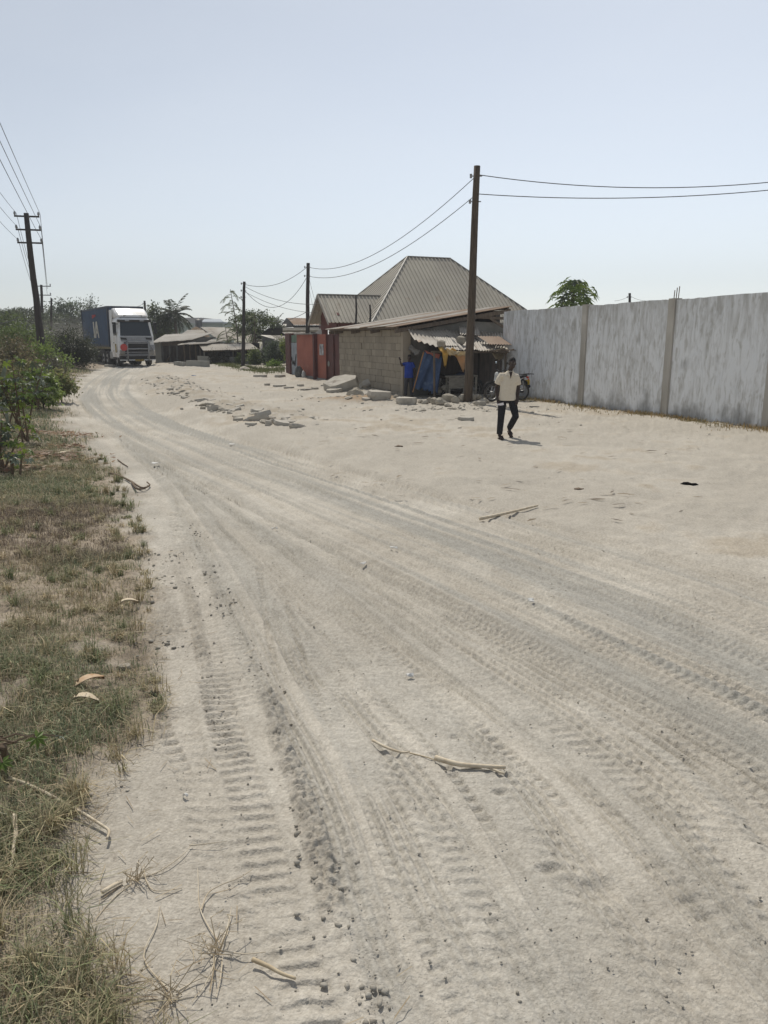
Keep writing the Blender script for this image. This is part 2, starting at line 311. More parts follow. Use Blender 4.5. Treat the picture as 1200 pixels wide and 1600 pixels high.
# ------------------------------------------------------------------ the ground: one sheet
def build_ground():
    ys = [-60, -40, -25, -14, -8, -4, -2, -0.8, 0.0, 0.5, 0.9]; y = 1.2
    while y < 95:
        ys.append(y); y += min(0.42, 1.12 * (y * y + CAM_H ** 2) / (CAM_H * 768))
    while y < 4000: ys.append(y); y *= 1.12
    ys = np.array(ys)
    n_in = 820; s_in = np.linspace(-1, 1, n_in); ex = 1.22 ** np.arange(1, 30) - 1
    hw = 0.53 * np.clip(ys, 1.2, 140) + 0.95
    cols = []
    inner = s_in[None, :] * hw[:, None]
    right = hw[:, None] + (ex * 6)[None, :]; X = np.concatenate([-right[:, ::-1], inner, right], axis=1)
    Y = np.repeat(ys[:, None], X.shape[1], axis=1); nr, nc = X.shape
    x = X.ravel(); yy = Y.ravel()
    z = gz(x, yy); q = qlat(x, yy); near = yy < 140
    dl = EDGE.X(yy) - x; wob = 0.35 * fbm(x * 1.1, yy * 1.1, 3, 21) + 0.12 * fbm(x * 6, yy * 6, 2, 22)
    verge = ss(-0.12, 0.18, dl * np.clip(5 / np.maximum(yy, 2.5), 0.25, 1) + wob * 0.6)
    # colour of the soil
    tan = np.array([0.425, 0.392, 0.335]); pale = np.array([0.53, 0.495, 0.43]); grey = np.array([0.33, 0.32, 0.288]); damp = np.array([0.21, 0.185, 0.15])
    brown = np.array([0.33, 0.25, 0.17]); litter = np.array([0.25, 0.205, 0.155])
    n1 = fbm(x * 0.5, yy * 0.5, 3, 31); n2 = fbm(x * 2.3, yy * 2.3, 3, 37); n3 = fbm(x * 11, yy * 11, 2, 41)
    mixf = lambda c, f, d: c * (1 - f[:, None]) + d * f[:, None]
    c = np.repeat(tan[None], len(x), 0); c = mixf(c, ss(-0.3, 0.6, n1 + 0.5 * n2), pale)
    road = ss(-0.12, 0.1, q) * (1 - ss(0.92, 1.12, q)) * near
    st = fbm(q * 9, yy * 0.10, 3, 51) + 0.7 * fbm(q * 34 + 0.6 * n1, yy * 0.22, 2, 55)
    c = mixf(c, road * ss(-0.32, 0.30, st) * 0.85, grey)
    side = ss(-0.95, -0.5, q) * (1 - ss(-0.25, -0.02, q)) * near
    sd = fbm(q * 14, yy * 0.12, 3, 57)
    c = mixf(c, side * ss(-0.2, 0.35, sd) * 0.25, grey)
    opn = ss(1.05, 1.3, q) * near
    c = mixf(c, opn * ss(0.05, 0.42, n1 * 0.7 + n2 * 0.6) * 0.65, np.array([0.36, 0.305, 0.23]))
    gm = np.exp(-((x - MND[0]) / 1.9) ** 2 - ((yy - MND[1]) / 1.0) ** 2); c = mixf(c, ss(0.15, 0.7, gm + 0.5 * n2 * (gm > .05)), brown); z = z + gm * 0.10 * np.abs(fbm(x * 3, yy * 3, 3, 68))
    # undulation and grain
    z = z + 0.022 * n2 * (1 - 0.6 * road) + 0.007 * fbm(x * 5.5, yy * 5.5, 2, 61) + 0.004 * n3 * (1 + opn)
    z = z + road * 0.018 * st * ss(6, 14, yy) + opn * 0.09 * np.maximum(0, fbm(x * 1.1, yy * 1.1, 4, 63)) + opn * 0.02 * n3 * ss(12, 20, yy)
    z = z + side * 0.006 * sd
    # wheel tracks
    def track(px, w, kind, amp, depth=0.0, period=0.09, gate=None, seed=0, dark=0.0, chev=0.5, fade=1.6, soft=False, mid=True, tone=0.0):
        nonlocal z, c
        L = px if isinstance(px, Line) else Line(px); m = (yy > L.y[0]) & (yy < L.y[-1]) & near
        idx = np.nonzero(m)[0]; d, s = L.at(x[idx], yy[idx]); kk = np.abs(d) < w * 1.5; idx = idx[kk]; d = d[kk]; s = s[kk]
        d = d + 0.05 * w * fbm(s * 1.5, s * 0 + seed, 2, seed)
        a = np.abs(d) / (w / 2); inside = 1 - ss(0.82, 1.08, a); berm = np.exp(-((a - 1.2) / 0.22) ** 2)
        end = ss(L.s[0], L.s[0] + 0.4, s) * (1 - ss(L.s[-1] - fade, L.s[-1], s))
        g = 1.0 if gate is None else ss(gate - 0.18, gate + 0.12, fbm(s * 0.9, d * 1.2 + seed, 3, 70 + seed))
        zz = -depth * inside + depth * 0.8 * berm
        if kind == 'lug':
            ph = s / period + chev * a * np.sign(d) * 0.9 + 0.12 * fbm(s * 4, d * 9, 2, 80 + seed)
            t = ph - np.floor(ph); bar = ss(0.0, 0.12, t) * (1 - ss(0.3, 0.72, t)); gap = (ss(0.0, 0.2, np.abs(a + 0.25 * np.sign(d) * fbm(s * 2, d * 0, 2, 87 + seed))) if mid else 1.0) * np.clip(0.75 + 0.9 * fbm(s * 3, d * 6, 3, 83 + seed), 0.1, 1.3)
            zz = zz + amp * (bar - 0.4) * inside * gap * g
        elif kind == 'teeth':
            ph = s / period + 0.25 * fbm(s * 3, d * 5, 2, 80 + seed); t = ph - np.floor(ph)
            zz = zz - amp * ss(0.05, 0.2, t) * (1 - ss(0.4, 0.6, t)) * inside * g
        elif kind == 'rib':
            zz = zz + amp * np.sin(a * np.sign(d) * 11 + seed) * inside * g
            ph = s / period; zz = zz + amp * 0.7 * (np.abs((ph + 0.4 * np.sign(d)) % 1 - 0.5) - 0.25) * inside * g
        elif kind == 'churn':
            xx = x[idx]; yv = yy[idx]
            zz = zz + amp * (0.15 + 1.4 * np.abs(fbm(xx * 22, yv * 22, 3, 90 + seed)) + 0.5 * np.abs(fbm(xx * 60, yv * 60, 2, 95))) * (1 - ss(0.3, 1.25, a)) * g
        if soft: zz = zz * (0.62 + 0.38 * ss(7, 15, yy[idx]))
        z[idx] += zz * end * (0.5 + 0.5 * ss(2.1, 3.4, yy[idx]))
        if tone:
            f = (abs(tone) * inside * end)[:, None]; c[idx] = c[idx] * (1 - f) + (grey if tone > 0 else pale) * f
        if dark:
            f = (dark * inside * g * end)[:, None]; c[idx] = c[idx] * (1 - f) + damp * f
    l1 = [(175, 668), (205, 698), (236, 732), (262, 775), (285, 850), (308, 930), (330, 1046), (350, 1130), (378, 1217), (400, 1294), (429, 1415), (454, 1490), (490, 1600), (560, 1800)]
    l2 = [(215, 690), (262, 750), (300, 810), (335, 900), (362, 1000), (378, 1060), (403, 1140), (420, 1186), (444, 1252), (470, 1330), (515, 1480), (556, 1600), (620, 1780)]
    l3 = [(305, 820), (322, 875), (345, 930), (385, 1010), (424, 1088), (445, 1165), (470, 1228), (490, 1305), (520, 1400), (548, 1500), (585, 1610), (640, 1760)]
    l4 = [(270, 860), (298, 934), (312, 1000), (325, 1060), (337, 1120), (347, 1170), (360, 1230)]
    track(l1, 0.20, 'lug', 0.026, 0.008, 0.085, gate=-0.3, seed=1, chev=0.18, fade=9, mid=False); track(l2, 0.20, 'lug', 0.010, 0.005, 0.085, gate=0.0, seed=2, chev=-0.2, fade=7, mid=False)
    track([(p[0] - 70, p[1]) for p in l1[1:]], 0.2, 'lug', 0.010, 0.004, 0.09, gate=0.0, seed=3)
    track([(p[0] - 120 + 8 * i, p[1]) for i, p in enumerate(l1[4:])], 0.09, 'teeth', 0.016, 0.002, 0.11, gate=-0.2, seed=17)
    track(l3, 0.15, 'churn', 0.046, 0.0, gate=0.06, seed=4, dark=0.28, fade=3); track(l4, 0.12, 'churn', 0.042, 0.0, gate=0.04, seed=5, dark=0.28)
    track([(212, 800), (232, 850), (246, 900), (254, 950), (268, 1010)], 0.28, 'churn', 0.035, gate=-0.02, seed=6, dark=0.25)
    track([(385, 1480), (405, 1540), (440, 1640)], 0.14, 'churn', 0.03, gate=-0.1, seed=18, dark=0.3)
    track([(396, 840), (404, 885), (411, 930), (420, 990), (436, 1060)], 0.05, 'teeth', 0.022, 0.004, 0.05, seed=7, dark=0.10)
    track([(425, 880), (441, 916), (453, 955), (468, 1005), (490, 1070), (520, 1140)], 0.05, 'teeth', 0.02, 0.004, 0.05, gate=-0.1, seed=8, dark=0.10)
    track([(500, 920), (546, 1025), (571, 1077), (595, 1120), (645, 1230), (705, 1370), (745, 1480), (800, 1620)], 0.24, 'lug', 0.009, 0.003, 0.075, gate=-0.02, seed=9)
    track([(470, 920), (520, 1025), (546, 1077), (562, 1130), (585, 1230), (620, 1370), (650, 1480), (690, 1620)], 0.22, 'lug', 0.010, 0.003, 0.08, gate=0.02, seed=10)
    track([(535, 1010), (548, 1030), (571, 1077), (588, 1115)], 0.035, 'teeth', 0.018, 0.002, 0.05, seed=15, dark=0.1)
    track([(600, 1000), (667, 1050), (763, 1114), (816, 1157), (912, 1231), (981, 1295), (1152, 1439), (1300, 1560)], 0.07, 'teeth', 0.018, 0.003, 0.085, gate=-0.12, seed=11, dark=0.15)
    track([(560, 1000), (627, 1050), (713, 1114), (790, 1190), (880, 1291), (960, 1390), (1090, 1539), (1200, 1660)], 0.2, 'lug', 0.009, 0.003, 0.085, gate=-0.05, seed=12)
    track([(640, 970), (720, 1020), (860, 1114), (940, 1170), (1060, 1271), (1160, 1360), (1290, 1489)], 0.26, 'lug', 0.010, 0.004, 0.085, gate=0.0, seed=13)
    track([(900, 1230), (981, 1305), (1080, 1400), (1190, 1500), (1300, 1600)], 0.13, 'teeth', 0.02, 0.0, 0.1, gate=-0.0, seed=14, dark=0.2)
    rnd = random.Random(5)
    for k in range(28):
        f = -0.16 + k * 0.048 + rnd.uniform(-0.02, 0.02)
        L = []
        for i in range(0, len(R0.y), 8):
            yv = R0.y[i]; xv = R0.x[i] + (float(R1.X(yv)) - R0.x[i]) * (f + 0.03 * math.sin(yv * 0.23 + k)); L.append((xv, yv))
        ln = Line.__new__(Line); A = np.array(L); ln.x = A[:, 0]; ln.y = A[:, 1]; ln.sl = np.gradient(ln.x, ln.y)
        ln.s = np.concatenate([[0], np.cumsum(np.hypot(np.diff(ln.x), np.diff(ln.y)))])
        kind = ['rib', 'lug', 'rib', 'teeth', 'lug'][k % 5]
        track(ln, rnd.uniform(0.16, 0.30), kind, 0.013 if kind != 'teeth' else 0.016, rnd.uniform(0.008, 0.018), rnd.uniform(0.055, 0.085), gate=-0.25, seed=100 + k, soft=True)
    # many lighter passes fanning out between the two
    la = catmull(l1, 12); ra = catmull([(1900, 1780), (1400, 1345), (1200, 1190), (900, 1030), (640, 900), (420, 797), (260, 722), (190, 682), (150, 655)], 12); ra = ra[np.argsort(ra[:, 1])]; la = la[np.argsort(la[:, 1])]
    yq = np.concatenate([np.linspace(670, 800, 10), np.linspace(830, 1760, 14)])
    for k in range(20):
        gk = 0.10 + 0.045 * k + rnd.uniform(-.015, .015)
        P_ = [(float((1 - gk) * np.interp(v, la[:, 1], la[:, 0]) + gk * np.interp(v, ra[:, 1], ra[:, 0])) + 10 * math.sin(v * .006 + k), float(v)) for v in yq]
        kd = ['lug', 'rib', 'teeth', 'rib'][k % 4]
        track(P_, rnd.uniform(.12, .26) if kd != 'teeth' else .06, kd, {'lug': .010, 'rib': .011, 'teeth': .014}[kd], rnd.uniform(.003, .008), rnd.uniform(.06, .085), gate=rnd.uniform(-.2, .05), seed=200 + k, tone=rnd.choice((.20, -.22, .14, .24)), fade=5, mid=k % 3 > 0)
    # footprints and dents
    for (px, py, r) in [(857, 1357, 0.045), (935, 1390, 0.10), (712, 1150, 0.03), (780, 1238, 0.03)]:
        g = G(px, py); d2 = (((x - g.x) / r) ** 2 + ((yy - g.y) / (r * 0.7)) ** 2) * (1 + 0.7 * n3 + 0.5 * n2); z -= 0.022 * np.exp(-d2); z += 0.004 * np.exp(-(np.sqrt(np.maximum(d2, 0)) - 1.6) ** 2 * 4)
    # rubble ridge: crumbly
    d, s = RUB.at(x, yy); rr = np.exp(-(d / 0.8) ** 2) * ss(18, 22, yy) * (1 - ss(36, 42, yy))
    z += rr * 0.16 * np.abs(fbm(x * 2.4, yy * 2.4, 4, 66)); c = mixf(c, rr * ss(-0.25, 0.2, n2) * 0.8, np.array([0.33, 0.285, 0.22]))
    # verge soil
    vc = litter[None] * (1 + 0.5 * n2 + 0.4 * n3)[:, None]; vc = vc * 0.8 + 0.2 * np.array([0.42, 0.37, 0.30]) * (1 + 0.6 * n1)[:, None]
    bare = ss(0.15, 0.45, fbm(x * 1.6, yy * 1.6, 3, 91)) * (1 - ss(4, 8, yy))
    vv = verge * near * (1 - 0.55 * bare); c = c * (1 - vv[:, None]) + np.clip(vc, 0.05, 0.6) * vv[:, None]
    z += verge * near * (0.03 * fbm(x * 3, yy * 3, 3, 93) + 0.015 * n3)
    far = ss(90, 160, yy) + ss(30, 60, np.abs(x) - 0.55 * yy); c = mixf(c, np.clip(far, 0, 1), np.array([0.27, 0.25, 0.17]))
    c *= (1 + 0.11 * n3 * (1 - 0.25 * ss(8, 16, yy)) + 0.07 * RNG.standard_normal(len(x)) * (1 - ss(5, 12, yy)))[:, None]
    i = np.arange(nr * nc).reshape(nr, nc); f = np.stack([i[:-1, :-1], i[:-1, 1:], i[1:, 1:], i[1:, :-1]], -1).reshape(-1, 4)
    me = npmesh('ground', np.stack([x, yy, z], 1), f, np.clip(c, 0.02, 0.8), smooth=True)
    o = link('ground', me, M_ground); tag(o, 'pale dusty earth road curving left, criss-crossed by tyre tracks', 'road', kind='structure')
build_ground()
# ------------------------------------------------------------------ boundary wall
def wall_material():
    m = bpy.data.materials.new('streaked_plaster'); m.use_nodes = True
    n = m.node_tree.nodes; l = m.node_tree.links; p = n['Principled BSDF']; p.inputs['Roughness'].default_value = 0.95; p.inputs['Specular IOR Level'].default_value = 0.15
    g = n.new('ShaderNodeNewGeometry')
    def noise(sc, st, det=6, dist=0.0):
        mp = n.new('ShaderNodeMapping'); mp.inputs['Scale'].default_value = st; l.new(g.outputs['Position'], mp.inputs['Vector'])
        t = n.new('ShaderNodeTexNoise'); t.inputs['Scale'].default_value = sc; t.inputs['Detail'].default_value = det; t.inputs['Distortion'].default_value = dist
        l.new(mp.outputs[0], t.inputs['Vector']); return t.outputs['Fac']
    def rng(s, a, b, c=0.0, d=1.0):
        r = n.new('ShaderNodeMapRange'); r.inputs['From Min'].default_value = a; r.inputs['From Max'].default_value = b
        r.inputs['To Min'].default_value = c; r.inputs['To Max'].default_value = d; l.new(s, r.inputs['Value']); return r.outputs[0]
    def math_(op, a, b):
        x = n.new('ShaderNodeMath'); x.operation = op
        for i, v in enumerate((a, b)):
            if isinstance(v, float): x.inputs[i].default_value = v
            else: l.new(v, x.inputs[i])
        return x.outputs[0]
    def mix(f, a, b):
        x = n.new('ShaderNodeMix'); x.data_type = 'RGBA'
        l.new(f, x.inputs[0])
        for i, v in ((6, a), (7, b)):
            if isinstance(v, tuple): x.inputs[i].default_value = (*v, 1)
            else: l.new(v, x.inputs[i])
        return x.outputs[2]
    sp = n.new('ShaderNodeSeparateXYZ'); l.new(g.outputs['Position'], sp.inputs[0]); Z = sp.outputs['Z']
    streak = noise(2.6, (2.2, 2.2, 0.42), 9, 1.0); fine = noise(6.0, (1.8, 1.8, 0.5), 6, 0.8); blot = noise(0.9, (1, 1, 1), 5)
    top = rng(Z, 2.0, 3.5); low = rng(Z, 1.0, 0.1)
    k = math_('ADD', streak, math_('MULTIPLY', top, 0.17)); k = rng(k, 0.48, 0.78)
    c = mix(k, (0.74, 0.75, 0.755), (0.47, 0.465, 0.445))
    k2 = rng(math_('ADD', fine, math_('MULTIPLY', blot, 0.35)), 0.66, 0.86, 0.0, 0.6); c = mix(k2, c, (0.36, 0.34, 0.30))
    k4 = rng(noise(5.5, (1.3, 1.3, 0.6), 6, 1.2), 0.52, 0.7, 0, 0.55); c = mix(k4, c, (0.72, 0.74, 0.76))
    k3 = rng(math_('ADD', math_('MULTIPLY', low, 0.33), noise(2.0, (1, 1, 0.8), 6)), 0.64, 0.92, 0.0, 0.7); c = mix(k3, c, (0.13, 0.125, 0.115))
    l.new(c, p.inputs['Base Color'])
    b = n.new('ShaderNodeBump'); b.inputs['Distance'].default_value = 0.012; l.new(noise(14, (1, 1, 0.5), 8), b.inputs['Height']); l.new(b.outputs[0], p.inputs['Normal'])
    return m
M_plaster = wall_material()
M_pillar = mat('raw_concrete_pillar', (0.45, 0.425, 0.38), (0.34, 0.315, 0.275), scale=2.2, rough=0.95, bump=0.008, bscale=22, stretch=(1, 1, 0.35), c3=(0.20, 0.175, 0.145), s3=1.3, t3=0.6)
W0 = Vector((4.36, 28.85, 0)); WD = Vector((0.384, -0.923, 0)).normalized(); WN = Vector((-WD.y, WD.x, 0)) * -1   # WN points to the street
if WN.x > 0: WN = -WN
def build_wall():
    r = root('boundary_wall', W0 + Vector((0, 0, gz1(W0.x, W0.y))), 'long grey plastered boundary wall stained with dark vertical streaks', 'wall')
    st = [0.0, 4.8, 8.5, 11.85, 15.3, 18.8]; rnd = random.Random(3)
    def top(s): return 3.17 + 0.006 * s + 0.012 * math.sin(s * 1.9)
    for i in range(5):
        a, b = st[i] + (0.0 if i == 0 else 0.14), st[i + 1] - 0.14; m = MB(); nx = 30; nz = 20; vs = []; fs = []
        for back in (0, 1):
            for k in range(nz + 1):
                for j in range(nx + 1):
                    s = a + (b - a) * j / nx; z = -0.3 + (top(s) + 0.3) * k / nz
                    if k == nz: z += 0.010 * float(vnoise(s * 5, i, 4))
                    off = 0.0 if not back else -0.18
                    wob = 0.012 * float(fbm(np.array([s * 1.3]), np.array([z * 1.3]), 2, 9)[0]) if not back else 0
                    vs.append(W0 + WD * s + WN * (off + wob) + Vector((0, 0, z)))
        N = (nx + 1) * (nz + 1); W = nx + 1
        for k in range(nz):
            for j in range(nx):
                q = k * W + j; fs.append((q, q + W, q + W + 1, q + 1)); fs.append((N + q, N + q + 1, N + q + W + 1, N + q + W))
        for j in range(nx): fs.append((nz * W + j, N + nz * W + j, N + nz * W + j + 1, nz * W + j + 1))
        for k in range(nz):
            fs.append((k * W, N + k * W, N + (k + 1) * W, (k + 1) * W)); fs.append((k * W + nx, (k + 1) * W + nx, N + (k + 1) * W + nx, N + k * W + nx))
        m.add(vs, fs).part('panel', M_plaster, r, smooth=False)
        if i > 0:
            s = st[i]; w = 0.27; m = MB(); vs = []
            for k in range(13):
                z = -0.3 + (top(s) + 0.33) * k / 12; e = rnd.uniform(-0.010, 0.010)
                for (u, v) in ((-w / 2 + e, -0.2), (w / 2 + e, -0.2), (w / 2 + e, 0.05 + e), (-w / 2 + e, 0.02 + e)): vs.append(W0 + WD * (s + u) + WN * v + Vector((0, 0, z)))
            fs = [(4 * k + j, 4 * k + (j + 1) % 4, 4 * k + 4 + (j + 1) % 4, 4 * k + 4 + j) for k in range(12) for j in range(4)] + [(48, 49, 50, 51)]
            m.add(vs, fs).part('pillar', M_pillar, r)
            if i == 2:
                for u, hh in ((-0.06, 0.24), (0.02, 0.30), (0.1, 0.33)):
                    p = W0 + WD * (s + u) - WN * 0.08 + Vector((0, 0, top(s) - 0.1)); q = p + Vector((0.02 * u, 0, hh + 0.1)) + WD * 0.02
                    MB().tube([p, q], 0.012, 5).part('reinforcing_bar', M_twig, r)
build_wall()

# ------------------------------------------------------------------ hip-roofed house
HA = Vector((-0.7, 46.0, 0)); HB = Vector((0.925, 0.38, 0)); HC = Vector((-0.38, 0.925, 0))
def hp(u, v, z): return HA + HB * u + HC * v + Vector((0, 0, z))
def ribbed(m, o, e, up, L, tmax, pitch=0.27, amp=0.05, t0=0.0):
    """ribbed roof slope: from corner o along eave direction e, slope direction up; tmax(s) = length of slope"""
    e = e.normalized(); up = up.normalized(); nn = e.cross(up).normalized()
    if nn.z < 0: nn = -nn
    n = int(L / pitch); prof = [(0.0, 0), (0.52, 0), (0.62, 1), (0.88, 1), (0.98, 0)]; xs = []
    for i in range(n + 1):
        for f, h in prof:
            s = (i + f) * pitch
            if s <= L: xs.append((s, h))
    vs = []; fs = []
    for s, h in xs:
        t1 = tmax(s); b = o + e * s + nn * h * amp
        vs += [b + up * t0, b + up * t1, b + up * t0 - nn * 0.03, b + up * t1 - nn * 0.03]
    for i in range(len(xs) - 1):
        a = 4 * i; fs += [(a, a + 4, a + 5, a + 1), (a + 2, a + 3, a + 7, a + 6), (a, a + 2, a + 6, a + 4), (a + 1, a + 5, a + 7, a + 3)]
    m.add(vs, fs)
def build_house():
    g = gz1(HA.x, HA.y)
    r = root('hip_roof_house', HA + Vector((0, 0, g)), 'house with tall beige ribbed-metal hip roof and small gabled porch, behind the block hut', 'house')
    L, D, ze, zr = 12.0, 10.0, 3.13, 7.40; ov = 0.0
    MB().box(hp(L / 2, D / 2, 1.5), (L - 1.2, D - 1.2, 3.4), Matrix.Rotation(math.atan2(HB.y, HB.x), 4, 'Z')).part('wall', M_redh, r)
    rl = 1.55; c0 = L / 2 - rl; c1 = L / 2 + rl; mid = D / 2; h = zr - ze
    roof = MB(); sl = math.hypot(mid, h)
    ribbed(roof, hp(0, 0, ze), HB, hp(0, mid, zr) - hp(0, 0, ze), L, lambda s: sl * min(1.0, s / c0, (L - s) / c0))
    ro = roof.part('roof', M_roof, r)
    b2 = MB(); ribbed(b2, hp(0, D, ze), HB, hp(0, mid, zr) - hp(0, D, ze), L, lambda s: sl * min(1.0, s / c0, (L - s) / c0)); b2.part('back_slope', M_roof, ro)
    s2 = math.hypot(c0, h)
    b3 = MB(); ribbed(b3, hp(0, 0, ze), HC, hp(c0, 0, zr) - hp(0, 0, ze), D, lambda s: s2 * min(1.0, s / mid, (D - s) / mid), pitch=0.42, amp=0.04); b3.part('hip_slope', M_roof, ro)
    b4 = MB(); ribbed(b4, hp(L, 0, ze), HC, hp(c1, 0, zr) - hp(L, 0, ze), D, lambda s: s2 * min(1.0, s / mid, (D - s) / mid)); b4.part('hip_slope', M_roof, ro)
    def cap(a, b, w=0.075): MB().tube([a, b], (w, 0.045), 6).part('ridge_cap', M_roof2, ro)
    up = Vector((0, 0, 0.03))
    cap(hp(c0, mid, zr) + up, hp(c1, mid, zr) + up); cap(hp(0, 0, ze) + up, hp(c0, mid, zr) + up); cap(hp(L, 0, ze) + up, hp(c1, mid, zr) + up); cap(hp(0, D, ze) + up, hp(c0, mid, zr) + up); cap(hp(L, D, ze) + up, hp(c1, mid, zr) + up)
    MB().bar(hp(0, -0.02, ze - 0.12), hp(L, -0.02, ze - 0.12), 0.03, 0.2).part('fascia', M_darkred, r)
    MB().bar(hp(-0.02, 0, ze - 0.12), hp(-0.02, D, ze - 0.12), 0.03, 0.2).part('fascia', M_darkred, r)
    # porch gable, sticking out to the street
    zp = 4.78; s0, s1, sm = 0.9, 4.9, 2.9; out = 2.35; inn = 2.2; run = 2.0; hh = zp - ze; sl = math.hypot(run, hh)
    f1 = MB(); ribbed(f1, hp(-out, s0, ze), HB, hp(0, sm, zp) - hp(0, s0, ze), out + inn, lambda s: sl, pitch=0.24, amp=0.045); f1.part('porch_slope', M_roof, ro)
    f2 = MB(); ribbed(f2, hp(-out, s1, ze), HB, hp(0, sm, zp) - hp(0, s1, ze), out + inn, lambda s: sl, pitch=0.24, amp=0.045); f2.part('porch_slope', M_roof, ro)
    cap(hp(-out, sm, zp + .03), hp(inn - .3, sm, zp + .03), 0.075)
    m = MB(); m.bar(hp(-out - .02, s0 - .04, ze - .07), hp(-out - .02, sm, zp - .04), 0.04, 0.2); m.part('bargeboard', M_tin, r)
    m = MB(); m.bar(hp(-out - .02, s1 + .04, ze - .07), hp(-out - .02, sm, zp - .04), 0.04, 0.2); m.part('bargeboard', M_tin, r)
    MB().slab([hp(-1.5, s0 + .5, ze - .4), hp(-1.5, s1 - .5, ze - .4), hp(-1.5, s1 - .5, ze + .45), hp(-1.5, sm, zp - .22), hp(-1.5, s0 + .5, ze + .45)], 0.2).part('porch_gable', M_redh, r)
    MB().bar(hp(-1.6, s0 + .5, ze - .3), hp(-.1, s0 + .5, ze - .3), 0.25, 0.55).part('porch_beam', M_redh, r)
    for (u, v) in ((-1.45, s0 + .5), (-1.45, s1 - .5)): MB().box(hp(u, v, 1.4), (0.36, 0.36, 3.1)).part('porch_pillar', M_redh, r)
    for (px, py, py2) in ((556, 462, 506), (578, 476, 506)):       # two bare sticks before the porch roof
        a = U(px, py2, 41.0); b = U(px, py, 41.0)
        m = MB(); m.tube([Vector((a.x, a.y, gz1(a.x, a.y))), a, a + (b - a) * 0.5 + Vector((0.03, 0, 0)), b], [0.06, 0.055, 0.05, 0.04], 6)
        m.thing('bare_post', M_darkpole, Vector((a.x, a.y, gz1(a.x, a.y))), 'thin bare dark post rising before the porch roof', 'post', 'bare posts before the porch roof')
M_roof2 = mat('ridge_capping', (0.15, 0.14, 0.125), (0.20, 0.185, 0.16), scale=1.5, rough=0.55)
build_house()

